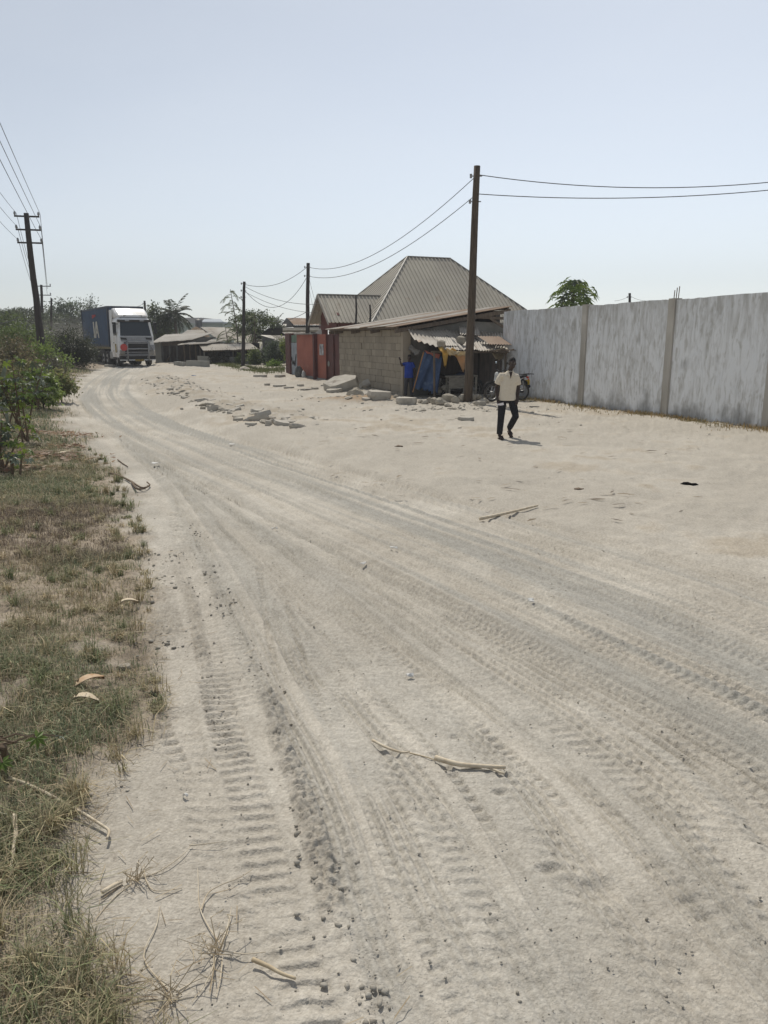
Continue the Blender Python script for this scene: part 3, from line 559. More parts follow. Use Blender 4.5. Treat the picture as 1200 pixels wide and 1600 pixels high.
# ------------------------------------------------------------------ block hut with low lean-to roof
K0 = G(628, 619); K0 = Vector((K0.x, K0.y, 0)); K1 = G(530, 598); K1 = Vector((K1.x, K1.y, 0))
KA = (K1 - K0).normalized(); KL = (K1 - K0).length; KB = Vector((KA.y, -KA.x, 0))
def kp(u, v, z): return K0 + KA * u + KB * v + Vector((0, 0, z))       # u along the street, v away from the street
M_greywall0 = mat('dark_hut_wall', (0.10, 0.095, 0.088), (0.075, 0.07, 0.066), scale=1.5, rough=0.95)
def build_hut():
    g = gz1(K0.x, K0.y); r = root('block_hut', K0 + Vector((0, 0, g)), 'hut of bare grey-brown cement blocks with a sloping rusty tin roof', 'hut')
    H = 2.55; rot = math.atan2(KA.y, KA.x); rnd = random.Random(9)
    w = MB().box(kp(KL / 2, 0.148, H / 2 - .15), (KL - .04, 0.2, H + .3), Matrix.Rotation(rot, 4, 'Z')).part('street_wall', M_mortar, r)
    bl, bh = 0.50, 0.255; nr = 10; nc = int(round(KL / bl)); bl = KL / nc
    me = MB().box((0, 0, 0), (bl - 0.016, 0.16, bh - 0.014)).mesh('brick'); me.materials.append(M_block)
    hf = MB().box((0, 0, 0), (bl / 2 - 0.022, 0.16, bh - 0.02)).mesh('half_brick'); hf.materials.append(M_block)
    for k in range(nr):
        z = bh * (k + .5) + 0.0
        for j in range(nc + 1):
            half = (k % 2 == 1) and j in (0, nc)
            if k % 2 == 0 and j == nc: continue
            u = (j + .5) * bl if k % 2 == 0 else (bl * .25 if j == 0 else KL - bl * .25 if j == nc else j * bl)
            o = link('brick', hf if half else me, None, w)
            o.location = kp(u, 0.105 + rnd.uniform(-.009, .009), z) - BASE[r.name]; o.rotation_euler = (rnd.uniform(-.01, .01), rnd.uniform(-.012, .012), rot + rnd.uniform(-.008, .008))
    MB().box(kp(-0.10, 0.1, H / 2 - .1), (0.22, 0.30, H + .2), Matrix.Rotation(rot, 4, 'Z')).part('corner_post', M_block, r)
    MB().slab([kp(0.0, .25, -.3), kp(0.0, 4.2, -.3), kp(0.0, 4.2, 2.8), kp(0.0, 2.6, 2.85), kp(0, .25, 2.45)], 0.2).part('end_wall', M_grey, r)
    MB().slab([kp(KL, .25, -.3), kp(KL, 4.2, -.3), kp(KL, 4.2, 3.1), kp(KL, .25, 2.5)], 0.2).part('back_wall', M_grey, r)
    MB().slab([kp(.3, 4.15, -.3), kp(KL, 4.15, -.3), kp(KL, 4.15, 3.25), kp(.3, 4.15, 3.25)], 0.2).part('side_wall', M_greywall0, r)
    zl, zh = 2.63, 3.40; v0, v1 = -0.42, 4.3
    def zz(v): return zl + (zh - zl) * (v - v0) / (v1 - v0)
    n = 9; ulo, uhi = -0.34, KL + 0.75; ro = None
    for i in range(n):
        a = ulo + (uhi - ulo) * i / n; b = ulo + (uhi - ulo) * (i + 1) / n + 0.06; j = rnd.uniform(-.07, .07); dz = 0.012 * (i % 2) + rnd.uniform(0, .015)
        m = MB().corr(kp(b, v0 + j, zz(v0) + dz), kp(a, v0 + j, zz(v0) + dz + rnd.uniform(-.02, .03)), kp(b, v1, zz(v1) + dz), kp(a, v1, zz(v1) + dz), 12, 0.014, rows=4, sag=rnd.uniform(-.01, .03))
        m.part('roof_sheet', M_tin if i % 3 else M_tinrust, r)
    for v in (-.25, 1.2, 2.6, 3.6, 4.2): MB().bar(kp(ulo + .12, v, zz(v) - .06), kp(uhi - .1, v, zz(v) - .06), 0.06, 0.08).part('purlin', M_wood, r)
    for u in (-0.22, 2.5, 5.0, 7.5, KL + .3): MB().bar(kp(u, v0 + .05, zz(v0) - .16), kp(u, v1, zz(v1) - .16), 0.07, 0.14).part('rafter', M_wood, r)
    MB().bar(kp(-.2, 2.6, 3.0), kp(-.2, 4.25, 2.95), 0.06, 0.1).part('tie_beam', M_wood, r)
    MB().bar(kp(-.2, 3.2, 3.1), kp(-.2, 4.1, 2.6), 0.05, 0.09).part('brace', M_wood, r)
    # stones weighing down the roof
    for i, (px, py) in enumerate(((612, 507), (622, 506), (640, 505), (655, 502), (570, 512))):
        pass
    return zz
HUT_Z = build_hut()
# ------------------------------------------------------------------ rocks
def rock_mesh(name, seed, flatz=0.6, sharp=True):
    rnd = random.Random(seed); bm = bmesh.new(); bmesh.ops.create_icosphere(bm, subdivisions=2, radius=1.0)
    cuts = [(Vector((rnd.uniform(-1, 1), rnd.uniform(-1, 1), rnd.uniform(-.8, 1))).normalized(), rnd.uniform(.45, .8)) for _ in range(9)]
    for v in bm.verts:
        for n, d in cuts:
            k = v.co.dot(n) - d
            if k > 0: v.co -= n * k
        v.co *= 1 + rnd.uniform(-.04, .04); v.co.z *= flatz
    me = bpy.data.meshes.new(name); bm.to_mesh(me); bm.free(); return me
ROCKS = [rock_mesh('stone', i, 0.7) for i in range(7)]
SLABS = []
for i in range(5):
    rnd = random.Random(40 + i); n = 7; pts = []
    for k in range(n):
        t = 2 * math.pi * k / n + rnd.uniform(-.3, .3); pts.append((math.cos(t) * rnd.uniform(.75, 1.1), math.sin(t) * rnd.uniform(.6, 1.0)))
    vs = [(x, y, 1.0 + rnd.uniform(-.1, .1)) for x, y in pts] + [(x * 1.06, y * 1.06, 0.1) for x, y in pts] + [(x * .92, y * .92, -1.0) for x, y in pts]
    fs = [tuple(range(n)), tuple(range(3 * n - 1, 2 * n - 1, -1))] + [(a * n + k, (a + 1) * n + k, (a + 1) * n + (k + 1) % n, a * n + (k + 1) % n) for a in (0, 1) for k in range(n)]
    me = MB().add(vs, fs).mesh('slab'); SLABS.append(me)
for me in ROCKS: me.materials.append(M_rock2)
for me in SLABS: me.materials.append(M_rock)
GS = 'broken concrete slabs heaped by the block hut'; GP = 'stones piled before the tin awning'; GR = 'rubble along the road bend'
def rock(px, py, w, h, label, cat='stone', group=None, slab=False, seed=0, tilt=(0, 0), dz=0.0, dep=None, name=None, rz=None, at=None):
    """w, h in photo pixels"""
    p = at if at is not None else G(px, py); s = math.hypot(p.y, CAM_H) / F; rnd = random.Random(seed + int(px * 7 + py))
    me = (SLABS if slab else ROCKS)[rnd.randrange(5 if slab else 7)]
    o = link(name or ('concrete_slab' if slab else 'stone'), me, None)
    hh = h * s / 2; o.scale = (w * s / 2, (dep if dep else w * s * 0.8) / 2 if not slab else (dep or w * s * .7) / 2, hh * (1.3 if not slab else 1))
    o.rotation_euler = (tilt[0], tilt[1], rnd.uniform(-.6, .6) if rz is None else rz); o.location = (p.x, p.y, p.z + hh * (.75 if w > 30 or dz > 0 or group == GP else .35) + dz); BASE[o.name] = o.location.copy()
    return tag(o, label, cat, group)
rock(536, 611, 58, 20, 'big tilted pale slab of broken concrete leaning by the dark red gate', 'concrete slab', GS, True, 1, (R(14), R(-16)), dep=1.5, rz=.2)
rock(556, 620, 36, 16, 'dark-sided broken concrete lump under the big tilted slab', 'concrete slab', GS, False, 2, dep=.8)
rock(568, 606, 20, 22, 'upright pointed concrete shard leaning on the block hut wall', 'concrete slab', GS, False, 3, (0, R(20)), dep=.4)
rock(579, 607, 22, 20, 'slanted grey concrete piece between shard and flat slab', 'concrete slab', GS, True, 4, (R(35), R(-20)), dep=.6)
rock(593, 606, 22, 20, 'block of rubble with pebbles showing, leaning at the hut wall foot', 'concrete slab', GS, False, 5, dep=.5)
rock(594, 624, 40, 14, 'flat-topped concrete slab lying before the block hut wall', 'concrete slab', GS, True, 6, (R(3), R(3)), dep=.8, rz=0.1)
rock(617, 622, 12, 10, 'small rounded concrete lump right of the flat-topped slab', 'stone', GS, False, 7)
rock(636, 632, 36, 12, 'long low concrete slab lying before the blue-shirted person', 'concrete slab', GS, True, 8, (R(2), 0), dep=.6, rz=-.05)
for i, (px, py, w, h, sl_, tx, ty) in enumerate([(522, 613, 26, 8, True, .1, -.1), (546, 604, 24, 9, True, .3, .2), (560, 613, 22, 11, False, .2, .3), (574, 617, 20, 8, True, .4, -.2), (586, 612, 18, 12, False, .1, .2), (604, 614, 16, 10, False, .2, 0), (545, 622, 18, 6, False, 0, 0), (572, 625, 14, 5, True, .1, .1), (608, 627, 14, 6, False, 0, .2), (530, 602, 14, 6, False, .1, 0), (585, 604, 14, 13, True, .7, .3), (600, 618, 22, 7, True, .15, -.2), (622, 628, 12, 6, False, 0, 0)]):
    rock(px, py, w, h, 'jagged broken concrete lump wedged in the heap beside the block hut', 'concrete lump', GS, sl_, i + 300, (tx, ty), dep=w * .022, name='concrete_lump')
rock(552, 598, 12, 8, 'small dark stone beside the dark red gate', 'stone', GS, False, 9)
for i, (px, py, w, h, dz) in enumerate([(672, 630, 14, 10, 0), (680, 632, 16, 12, 0), (690, 634, 18, 14, 0), (702, 628, 22, 14, .0), (694, 622, 16, 13, .22), (704, 618, 18, 13, .34), (712, 630, 14, 12, 0), (720, 628, 12, 14, 0), (733, 627, 22, 15, 0), (746, 625, 16, 11, .0), (752, 632, 19, 10, 0), (664, 632, 12, 8, 0), (686, 622, 10, 10, .18), (741, 633, 10, 7, 0), (759, 630, 10, 9, 0), (657, 630, 10, 7, 0), (700, 636, 12, 7, 0)]):
    rock(px, py, w * 1.2, h * 1.2, 'rounded grey-brown stone in the pile before the tin awning', 'stone', GP, False, i, dz=dz)
rock(752, 634, 18, 8, 'squared concrete block at the end of the stone pile', 'stone', GP, True, 3, dep=.3)
for i, (px, py, w, h) in enumerate([(688, 641, 16, 6), (706, 640, 16, 6), (660, 642, 14, 5), (722, 652, 10, 8), (728, 657, 26, 8), (714, 655, 12, 5), (676, 639, 10, 5), (648, 640, 9, 4)]):
    rock(px, py, w, h, 'flat broken stone lying on the dirt below the stone pile', 'stone', 'flat stones on the dirt below the pile', i == 4, i + 30)
rubb = [(300, 629, 14, 7, 0), (312, 627, 16, 6, 1), (296, 626, 10, 5, 0), (318, 639, 12, 7, 0), (334, 641, 22, 9, 1), (343, 637, 12, 6, 0), (330, 633, 14, 5, 1), (352, 639, 12, 4, 0), (360, 634, 14, 4, 1), (366, 645, 12, 7, 0), (376, 652, 14, 8, 0), (388, 648, 12, 6, 0), (404, 657, 40, 8, 1), (420, 663, 14, 8, 1), (436, 659, 30, 6, 1), (446, 655, 16, 5, 1), (400, 648, 22, 5, 1), (454, 650, 14, 5, 0), (372, 657, 16, 6, 1), (392, 664, 22, 5, 1), (340, 629, 10, 4, 0), (322, 632, 12, 5, 0), (308, 634, 10, 4, 0), (288, 622, 12, 4, 1), (276, 616, 12, 4, 1), (266, 609, 12, 4, 1), (284, 613, 10, 3, 1), (350, 645, 10, 5, 0), (384, 658, 10, 5, 0), (428, 651, 12, 4, 1)]
for i, (px, py, w, h, s) in enumerate(rubb):
    rock(px, py, w, h, 'grey chunk of broken rubble along the inside of the road bend', 'rubble', GR, bool(s), i + 60, (random.uniform(-.15, .15), random.uniform(-.15, .15)), name='rubble_chunk')
rr_ = random.Random(77)
for i in range(44):
    t = rr_.random(); px = 262 + 205 * t + rr_.uniform(-6, 6); py = float(np.interp(px, [262, 300, 340, 400, 460, 480], [603, 622, 637, 652, 661, 664])) + rr_.uniform(-9, 9) * (.5 + t)
    w = rr_.uniform(9, 26) * (.7 + .5 * t); rock(px, py, w, w * rr_.uniform(.22, .4), 'grey chunk of broken rubble along the inside of the road bend', 'rubble', GR, rr_.random() < .6, i + 400, (rr_.uniform(-.35, .35), rr_.uniform(-.35, .35)), name='rubble_chunk')
rock(407, 589, 26, 5, 'long low kerb-like slab lying on the dirt near the overgrown shrubs', 'concrete slab', None, True, 91, dep=.4, rz=.1)
rock(437, 589, 18, 5, 'short flat slab on the dirt before the metal gate', 'concrete slab', None, True, 92, dep=.5)
rock(384, 578, 22, 10, 'grey concrete stump at the foot of the thin pole by the sheds', 'stone', None, False, 93, dep=1.0)
for i, (px, py, w, h) in enumerate([(418, 602, 10, 4), (436, 604, 22, 4), (452, 607, 18, 4), (470, 604, 12, 5), (478, 610, 20, 4), (492, 608, 12, 4), (505, 604, 8, 4)]):
    rock(px, py, w, h, 'thin broken stone in the low row before the red wall', 'stone', 'thin broken stones before the red wall', True, i + 95)
for i, (px, py, w, h) in enumerate([(246, 567, 10, 5), (268, 569, 10, 5)]): rock(px, py, w, h, 'pale stone lying before the plank shed doors', 'stone', 'pale stones at the plank shed', False, i + 120)
rock(171, 573, 16, 5, 'pale slab lying on the verge beside the truck wheels', 'concrete slab', None, True, 140, dep=.5)

# ------------------------------------------------------------------ tin awning of the hut and what stands below it
def build_awning():
    b = kp(-1.9, 2.0, 0); r = root('tin_awning', Vector((b.x, b.y, gz1(b.x, b.y))), 'low patched tin awning leaning on the block hut, weighed down with stones', 'awning')
    rnd = random.Random(4)
    vs = [0.15, 0.95, 1.75, 2.55, 3.35, 4.15]
    for i in range(5):
        a, c = vs[i], vs[i + 1] + .06; zt = 2.56 - .04 * a; zb = 1.86 - .02 * i + rnd.uniform(-.04, .04); fr = -1.9 + rnd.uniform(-.15, .1)
        if i == 0: A = (kp(-1.2, a - .15, 2.16), kp(fr - .1, c + .1, 1.78), kp(-.06, a, 2.62), kp(-.06, c, 2.5)); 
        else: A = (kp(fr, .15 + (a - .15) * .82, zb), kp(fr + rnd.uniform(-.1, .1), .15 + (c - .15) * .82, zb + rnd.uniform(-.03, .03)), kp(-.05, a, zt + .02 * (i % 2)), kp(-.05, c, zt + .02 * (i % 2)))
        MB().corr(*A, 7, 0.02 if i else 0.034, rows=3, sag=.02).part('roof_sheet', M_tin, r)
    MB().bar(kp(-1.75, .4, 1.76), kp(-1.8, 3.4, 1.74), 0.06, 0.07).part('beam', M_wood, r)
    for v in (0.5, 3.3):
        p = kp(-1.78, v, 1.75); MB().tube([(p.x + .03, p.y, gz1(p.x, p.y) - .1), p], 0.04, 6).part('post', M_wood, r)
    for k in range(9):
        p = kp(-1.95 - rnd.uniform(0, .12), 2.35 + k * .13, 1.80); MB().bar(p, p + KB * rnd.uniform(.2, .45) - KA * rnd.uniform(.02, .2) + Vector((0, 0, rnd.uniform(-.02, .10))), 0.05, 0.02).part('splintered_stick', M_straw if k % 3 == 0 else M_twig, r)
    MB().slab([kp(-.12, 1.0, -.2), kp(-.12, 4.4, -.2), kp(-.12, 4.4, 2.15), kp(-.12, 1.0, 2.15)], -0.05).part('plank_door', M_darkwood, r)
    MB().box(kp(-.16, 3.05, 1.0), (0.06, 0.06, 2.2)).part('door_post', M_dark, r)
    for (v, u, w_, z_, rot) in ((.75, -1.75, .7, 1.98, .15), (2.6, -1.85, .9, 2.02, -.1), (1.9, -.9, .8, 2.36, .3)):      # odd patched sheets lying askew
        a_ = kp(u, v, z_); MB().corr(a_, a_ + KB * w_ + Vector((0, 0, -.02)), a_ + KA * .75 + KB * rot + Vector((0, 0, .28)), a_ + KA * .75 + KB * (w_ + rot) + Vector((0, 0, .27)), 8, .018, rows=2).part('patch_sheet', M_tinrust if v > 2 else M_tin, r)
    # wire coil on the roof
    path = []
    for k in range(60):
        t = k / 59; v = 1.3 + 2.6 * t; u = -1.0 + .22 * math.sin(k * .55); path.append(kp(u, v, 2.32 + .06 * math.cos(k * .55) - .03 * v - 0.34 * (-.05 - u) + .30))
    MB().tube(path, 0.012, 4).thing('wire_coil', M_wire, path[0], 'loose coil of thin wire lying along the tin awning roof', 'wire')
    for (u, v, s, lab) in ((-1.35, 1.75, .2, 'dark stone weighing down the middle of the tin awning'), (-1.75, .8, .19, 'dark stone on the bent corner of the tin awning')):
        p = kp(u, v, 2.52 - .34 * (-.05 - u) + .04); o = link('stone', ROCKS[2], None); o.location = p + Vector((0, 0, .05)); o.scale = (s, s, s * 1.2); tag(o, lab, 'stone', 'stones on the tin awning')
    p = kp(-1.0, 3.6, 2.2); rock(0, 0, 16, 5, 'pale flat offcut lying on the tin awning roof', 'offcut', None, True, 5, at=p - Vector((0, 0, .02)), name='tin_offcut', dep=.2)
build_awning()
def drape(name, m, P, nx, ny, label, cat, fold=0.03, jag=0.0, seed=0):
    """hanging cloth between four points (top-left, top-right, bottom-left, bottom-right)"""
    a, b, c, d = (Vector(p) for p in P); nn = (b - a).cross(c - a).normalized(); rnd = random.Random(seed); M = MB(); vs = []; fs = []
    jg = [rnd.uniform(-jag, jag) for _ in range(nx + 1)]
    for side in (0, 1):
        for j in range(ny + 1):
            v = j / ny
            for i in range(nx + 1):
                u = i / nx; vv = v * (1 + (jg[i] if j == ny else 0))
                p = (a * (1 - u) + b * u) * (1 - vv) + (c * (1 - u) + d * u) * vv
                p = p + nn * (fold * (math.sin(u * 9 + v * 2.2 + seed) * (0.3 + v) + .6 * math.sin(u * 21 + seed * 2 + v * 4)) + side * .004) + Vector((0, 0, -.03 * math.sin(u * math.pi) * (1 - v)))
                vs.append(p)
    N = (nx + 1) * (ny + 1); W = nx + 1
    for j in range(ny):
        for i in range(nx):
            q = j * W + i; fs += [(q, q + 1, q + W + 1, q + W), (N + q, N + q + W, N + q + W + 1, N + q + 1)]
    for i in range(nx): fs += [(i, N + i, N + i + 1, i + 1), (ny * W + i, ny * W + i + 1, N + ny * W + i + 1, N + ny * W + i)]
    for j in range(ny): fs += [(j * W, (j + 1) * W, N + (j + 1) * W, N + j * W), (j * W + nx, N + j * W + nx, N + (j + 1) * W + nx, (j + 1) * W + nx)]
    M.add(vs, fs); o = M.thing(name, m, (a + b + c + d) / 4, label, cat, smooth=True); return o
M_tarp = mat('blue_tarp', (0.055, 0.10, 0.20), (0.035, 0.065, 0.14), scale=3, rough=0.6, c3=(0.10, 0.15, 0.24), s3=4, t3=.6)
M_yel = mat('yellow_rag', (0.75, 0.52, 0.14), (0.62, 0.40, 0.12), scale=5, rough=0.9, transl=.45)
M_peach = mat('peach_rag', (0.62, 0.40, 0.22), (0.52, 0.33, 0.18), scale=5, rough=0.9, transl=.4)
YA = 27.9
drape('blue_tarp', M_tarp, (U(664, 549, YA), U(691, 557, YA - .1), U(643, 606, YA + .2), U(684, 614, YA - .2)), 22, 16, 'dark blue tarpaulin hanging slanted under the tin awning', 'tarpaulin', .05, .05, 1)
drape('red_strip', mat('faded_red_cloth', (0.34, 0.12, 0.09), rough=.9), (U(663, 547, YA - .1), U(688, 553, YA - .2), U(666, 551, YA - .1), U(686, 561, YA - .2)), 8, 3, 'faded red cloth strip along the top of the blue tarpaulin', 'cloth', .02, .1, 2)
MB().tube([U(662, 550, YA - .3), U(645, 613, YA - .4)], .022, 6).thing('bamboo_pole', mat('orange_stick', (0.36, 0.19, 0.08), (0.28, 0.15, 0.07), scale=5), U(645, 613, YA - .4), 'thin orange-brown pole leaning along the edge of the blue tarpaulin', 'pole')
drape('yellow_rag', M_yel, (U(684, 541, YA - .5), U(712, 545, YA - .95), U(690, 553, YA - .95), U(716, 556, YA - .955)), 14, 6, 'bright yellow rag bunched over the tin awning edge', 'rag', .06, .25, 3)
drape('yellow_strip', M_yel, (U(691, 551, YA - .952), U(701, 551, YA - .954), U(694, 575, YA - .952), U(697, 573, YA - .95)), 6, 8, 'narrow yellow strip hanging from the yellow rag', 'rag', .02, .2, 4)
drape('cream_rag', mat('cream_rag', (0.68, 0.58, 0.38), (0.55, 0.43, 0.25), scale=6, rough=.9, transl=.35), (U(696, 545, YA - 1.0), U(733, 549, YA - 1.0), U(700, 553, YA - 1.02), U(728, 557, YA - 1.0)), 14, 5, 'cream cloth rolled along the front edge of the tin awning', 'rag', .05, .2, 5)
drape('peach_rag', M_peach, (U(711, 553, YA - .95), U(732, 550, YA - .95), U(723, 580, YA - .952), U(730, 577, YA - .95)), 10, 10, 'pointed peach-orange rag hanging beside the big pole', 'rag', .03, .12, 6)
drape('beige_cloth', mat('beige_cloth', (0.36, 0.29, 0.20), rough=.9), (U(769, 550, YA + .5), U(786, 550, YA + .9), U(775, 562, YA + .5), U(786, 562, YA + .9)), 8, 6, 'beige cloth hanging under the awning beside the boundary wall', 'cloth', .03, .1, 7)
drape('hanging_sack', mat('grimy_sack', (0.25, 0.24, 0.22), (0.12, 0.11, 0.10), scale=9, rough=.9), (U(642, 538, YA + .6), U(658, 548, YA + .4), U(638, 546, YA + .6), U(652, 557, YA + .4)), 8, 8, 'grimy pale sack with dark scrawls hanging by the hut corner', 'sack', .04, .15, 8)
def bundle(px, py, w, h, m, label, cat, seed, name):
    p = G(px, py); s = p.y / F; me = rock_mesh(name, seed, .8).copy(); me.materials.clear(); me.materials.append(m); me.polygons.foreach_set('use_smooth', [True] * len(me.polygons))
    o = link(name, me, None); o.scale = (w * s / 2, w * s / 2.4, h * s / 1.6); o.location = p + Vector((0, 0, h * s * .35)); tag(o, label, cat)
bundle(648, 615, 18, 12, mat('blue_grey_cloth', (0.10, 0.11, 0.16), (0.16, 0.16, 0.20), scale=8, rough=.9), 'crumpled blue-grey bundle on the ground below the blue tarpaulin', 'bundle', 5, 'cloth_bundle')
bundle(661, 612, 16, 9, mat('dull_green_cloth', (0.06, 0.09, 0.08), rough=.9), 'dull green bundle on the ground at the foot of the tarpaulin', 'bundle', 6, 'cloth_bundle')
# work table
def build_table():
    a = U(698, 620, 27.5); b = U(742, 620, 27.9); g = gz1(a.x, a.y)
    r = root('work_table', Vector((a.x, a.y, g)), 'rough grey wooden table with a box apron beside the big pole', 'table')
    def P(u, d, z): q = a + (b - a) * u; return Vector((q.x - .1 * d, q.y + d, g + z))
    MB().slab([P(-.02, -.3, .8), P(1.02, -.3, .82), P(1.02, .35, .82), P(-.02, .35, .8)], .045).part('table_top', M_wood2, r)
    MB().slab([P(.02, -.26, .38), P(.52, -.26, .38), P(.52, -.26, .75), P(.02, -.26, .75)], -.04).part('apron', M_wood2, r)
    for u, d in ((.04, -.24), (.56, -.24), (.97, -.24), (.04, .3), (.97, .3)): MB().bar(P(u, d, -.1), P(u + random.uniform(-.02, .02), d, .76), .07, .07, (0, 1, 0)).part('leg', M_wood2, r)
    MB().bar(P(.5, -.22, .2), P(.98, -.22, .22), .05, .09).part('stretcher', M_wood2, r)
M_wood2 = mat('grey_timber', (0.26, 0.24, 0.20), (0.18, 0.165, 0.14), scale=4, rough=.95, stretch=(1, 1, 4))
build_table()
# ------------------------------------------------------------------ red compound wall with gates
def onseg(a, b, px, py=590):
    d = ray(px, py); ab = b - a; den = ab.x * d[1] - ab.y * d[0]; s = (a.y * d[0] - a.x * d[1]) / den; return a + ab * s
def build_red():
    A = K1 + KA * .05 - KB * .02; B = G(465, 587); B = Vector((B.x, B.y, 0)); g = gz1(A.x, A.y)
    r = root('red_compound_wall', Vector((A.x, A.y, g)), 'brick-red painted compound wall with grey plinth and notices on it', 'wall')
    D = (B - A).normalized(); N = Vector((-D.y, D.x, 0));
    if N.y > 0: N = -N
    if N.x > 0: N = -N
    H = 2.42
    def P(px): return onseg(A, B, px)
    def pane(a, b, z0, z1, off, th, m, name, par=r, bev=0.0):
        p, q = a + N * off, b + N * off
        return MB().slab([p + Vector((0, 0, z0)), q + Vector((0, 0, z0)), q + Vector((0, 0, z1)), p + Vector((0, 0, z1))], -th).part(name, m, par, bevel=bev)
    pane(P(492), P(465), .1, H, .0, .2, M_red, 'panel'); pane(P(506), P(492.5), .1, H, -.12, .2, M_red, 'panel')
    pane(P(492), P(465), -.3, .36, .05, .3, M_grey, 'plinth'); pane(P(506), P(492.5), -.3, .30, -.07, .3, M_grey, 'plinth')
    pane(P(493.2), P(491), -.2, H + .02, .06, .3, M_darkred, 'pillar')
    MB().bar(P(492) + Vector((0, 0, H + .03)), P(465) + Vector((0, 0, H + .03)), .3, .07).part('coping', M_grey, r)
    for x0, x1 in ((497, 499.3), (500, 503)):
        o = pane(P(x1), P(x0), 1.42, 1.95, -.10, .01, M_paper, 'notice', r)
    q = P(506.5) + N * .0
    # sheet-metal gate between the wall and the hut
    r2 = root('red_metal_gate', Vector((P(517).x, P(517).y, gz1(P(517).x, P(517).y))), 'dark red sheet-metal gate between red wall and block hut', 'gate')
    a, b = P(528.5), P(505.5)
    pane(a, b, .12, H, -.2, .05, M_darkred, 'leaf', r2)
    for t in (0.02, .5, .98):
        c = a + (b - a) * t; MB().bar(c + N * -.17 + Vector((0, 0, .1)), c + N * -.17 + Vector((0, 0, H)), .05, .04, (1, 0, 0)).part('frame_bar', M_darkred, r2)
    MB().bar(a + N * -.17 + Vector((0, 0, H - .03)), b + N * -.17 + Vector((0, 0, H - .03)), .04, .05).part('frame_bar', M_darkred, r2)
    c = P(508.5) + N * -.19 + Vector((0, 0, 1.02)); m = MB().tube([c, c + N * .02], .13, 14); m.part('round_plate', M_grey, r2)
    # pale iron door further along
    C = G(449, 583); C = Vector((C.x, C.y, 0)); g3 = gz1(C.x, C.y)
    r3 = root('iron_door', Vector((C.x, C.y, g3)), 'narrow pale blue iron door with dark zigzag bars between red pillars', 'door')
    a, b = onseg(C, B, 455.5), onseg(C, B, 464); H3 = 2.5
    def pn(a, b, z0, z1, off, th, m, nm): p, q = a + N * off, b + N * off; return MB().slab([p + Vector((0, 0, z0)), q + Vector((0, 0, z0)), q + Vector((0, 0, z1)), p + Vector((0, 0, z1))], -th).part(nm, m, r3)
    pn(b, a, .2, 2.0, -.05, .06, M_paleblue, 'leaf'); pn(b, a, 2.02, 2.4, -.05, .06, M_green, 'transom')
    pn(onseg(C, B, 455), onseg(C, B, 448.5), -.2, H3, 0.05, .35, M_darkred, 'pillar')
    for t in (.05, .35, .65, .95):
        c = a + (b - a) * t + N * -.02; MB().bar(c + Vector((0, 0, .2)), c + Vector((0, 0, 2.0)), .02, .02, (1, 0, 0)).part('upright_bar', M_steel, r3)
    zg = [(0.05, 1.25), (.35, .85), (.5, 1.05), (.7, .8), (.95, 1.4)]
    MB().tube([a + (b - a) * t + N * .0 + Vector((0, 0, z)) for t, z in zg], .025, 5).part('zigzag_bar', M_dark, r3)
M_paper = mat('weathered_notice', (0.55, 0.56, 0.56), (0.16, 0.16, 0.17), scale=7, rough=.9, stretch=(1, 1, .5))
M_paleblue = mat('pale_blue_metal', (0.33, 0.37, 0.41), (0.25, 0.28, 0.32), scale=3, rough=.6)
M_green = mat('faded_green_paint', (0.13, 0.20, 0.15), (0.10, 0.15, 0.11), scale=3, rough=.8)
build_red()
bundle(469, 590, 17, 22, mat('grimy_black_bag', (0.05, 0.052, 0.05), (0.14, 0.14, 0.13), scale=5, rough=.6), 'dark stuffed refuse bag dumped before the pale iron door', 'bag', 15, 'refuse_bag')
bundle(474, 591, 9, 14, mat('white_sacking', (0.48, 0.48, 0.46), (0.34, 0.34, 0.32), scale=5, rough=.8), 'pale grey sack leaning on the dark refuse bag', 'sack', 16, 'refuse_bag')

# ------------------------------------------------------------------ sheds and houses at the bend
M_pale = mat('pale_render', (0.34, 0.33, 0.30), (0.24, 0.235, 0.21), scale=1.2, rough=.95, stretch=(1, 1, .4))
M_greywall = mat('dark_grey_render', (0.155, 0.15, 0.145), (0.11, 0.107, 0.10), scale=1.2, rough=.95)
M_paletin = mat('pale_tin', (0.46, 0.43, 0.375), (0.37, 0.335, 0.285), scale=.9, rough=.6, c3=(0.36, 0.27, 0.19), s3=1.2, t3=.62)
def down(p, z=-.2): return Vector((p.x, p.y, z))
def wallp(r, name, a, b, ztop_a, ztop_b, th, m, zb=-0.2):
    return MB().slab([Vector((a.x, a.y, zb)), Vector((b.x, b.y, zb)), Vector((b.x, b.y, ztop_b)), Vector((a.x, a.y, ztop_a))], th).part(name, m, r)
def sheets(r, p00, p10, p01, p11, n, m, waves=5, amp=.03, name='roof_sheet'):
    p00, p10, p01, p11 = (Vector(p) for p in (p00, p10, p01, p11)); rnd = random.Random(int(p00.x * 100))
    for i in range(n):
        a, b = i / n, (i + 1) / n; dz = Vector((0, 0, .012 * (i % 2) + rnd.uniform(0, .02)))
        MB().corr(p00.lerp(p10, a) + dz, p00.lerp(p10, b) + dz, p01.lerp(p11, a) + dz, p01.lerp(p11, b) + dz, waves, amp, rows=2).part(name, m if rnd.random() > .25 else M_tinrust if m is M_tin else m, r)
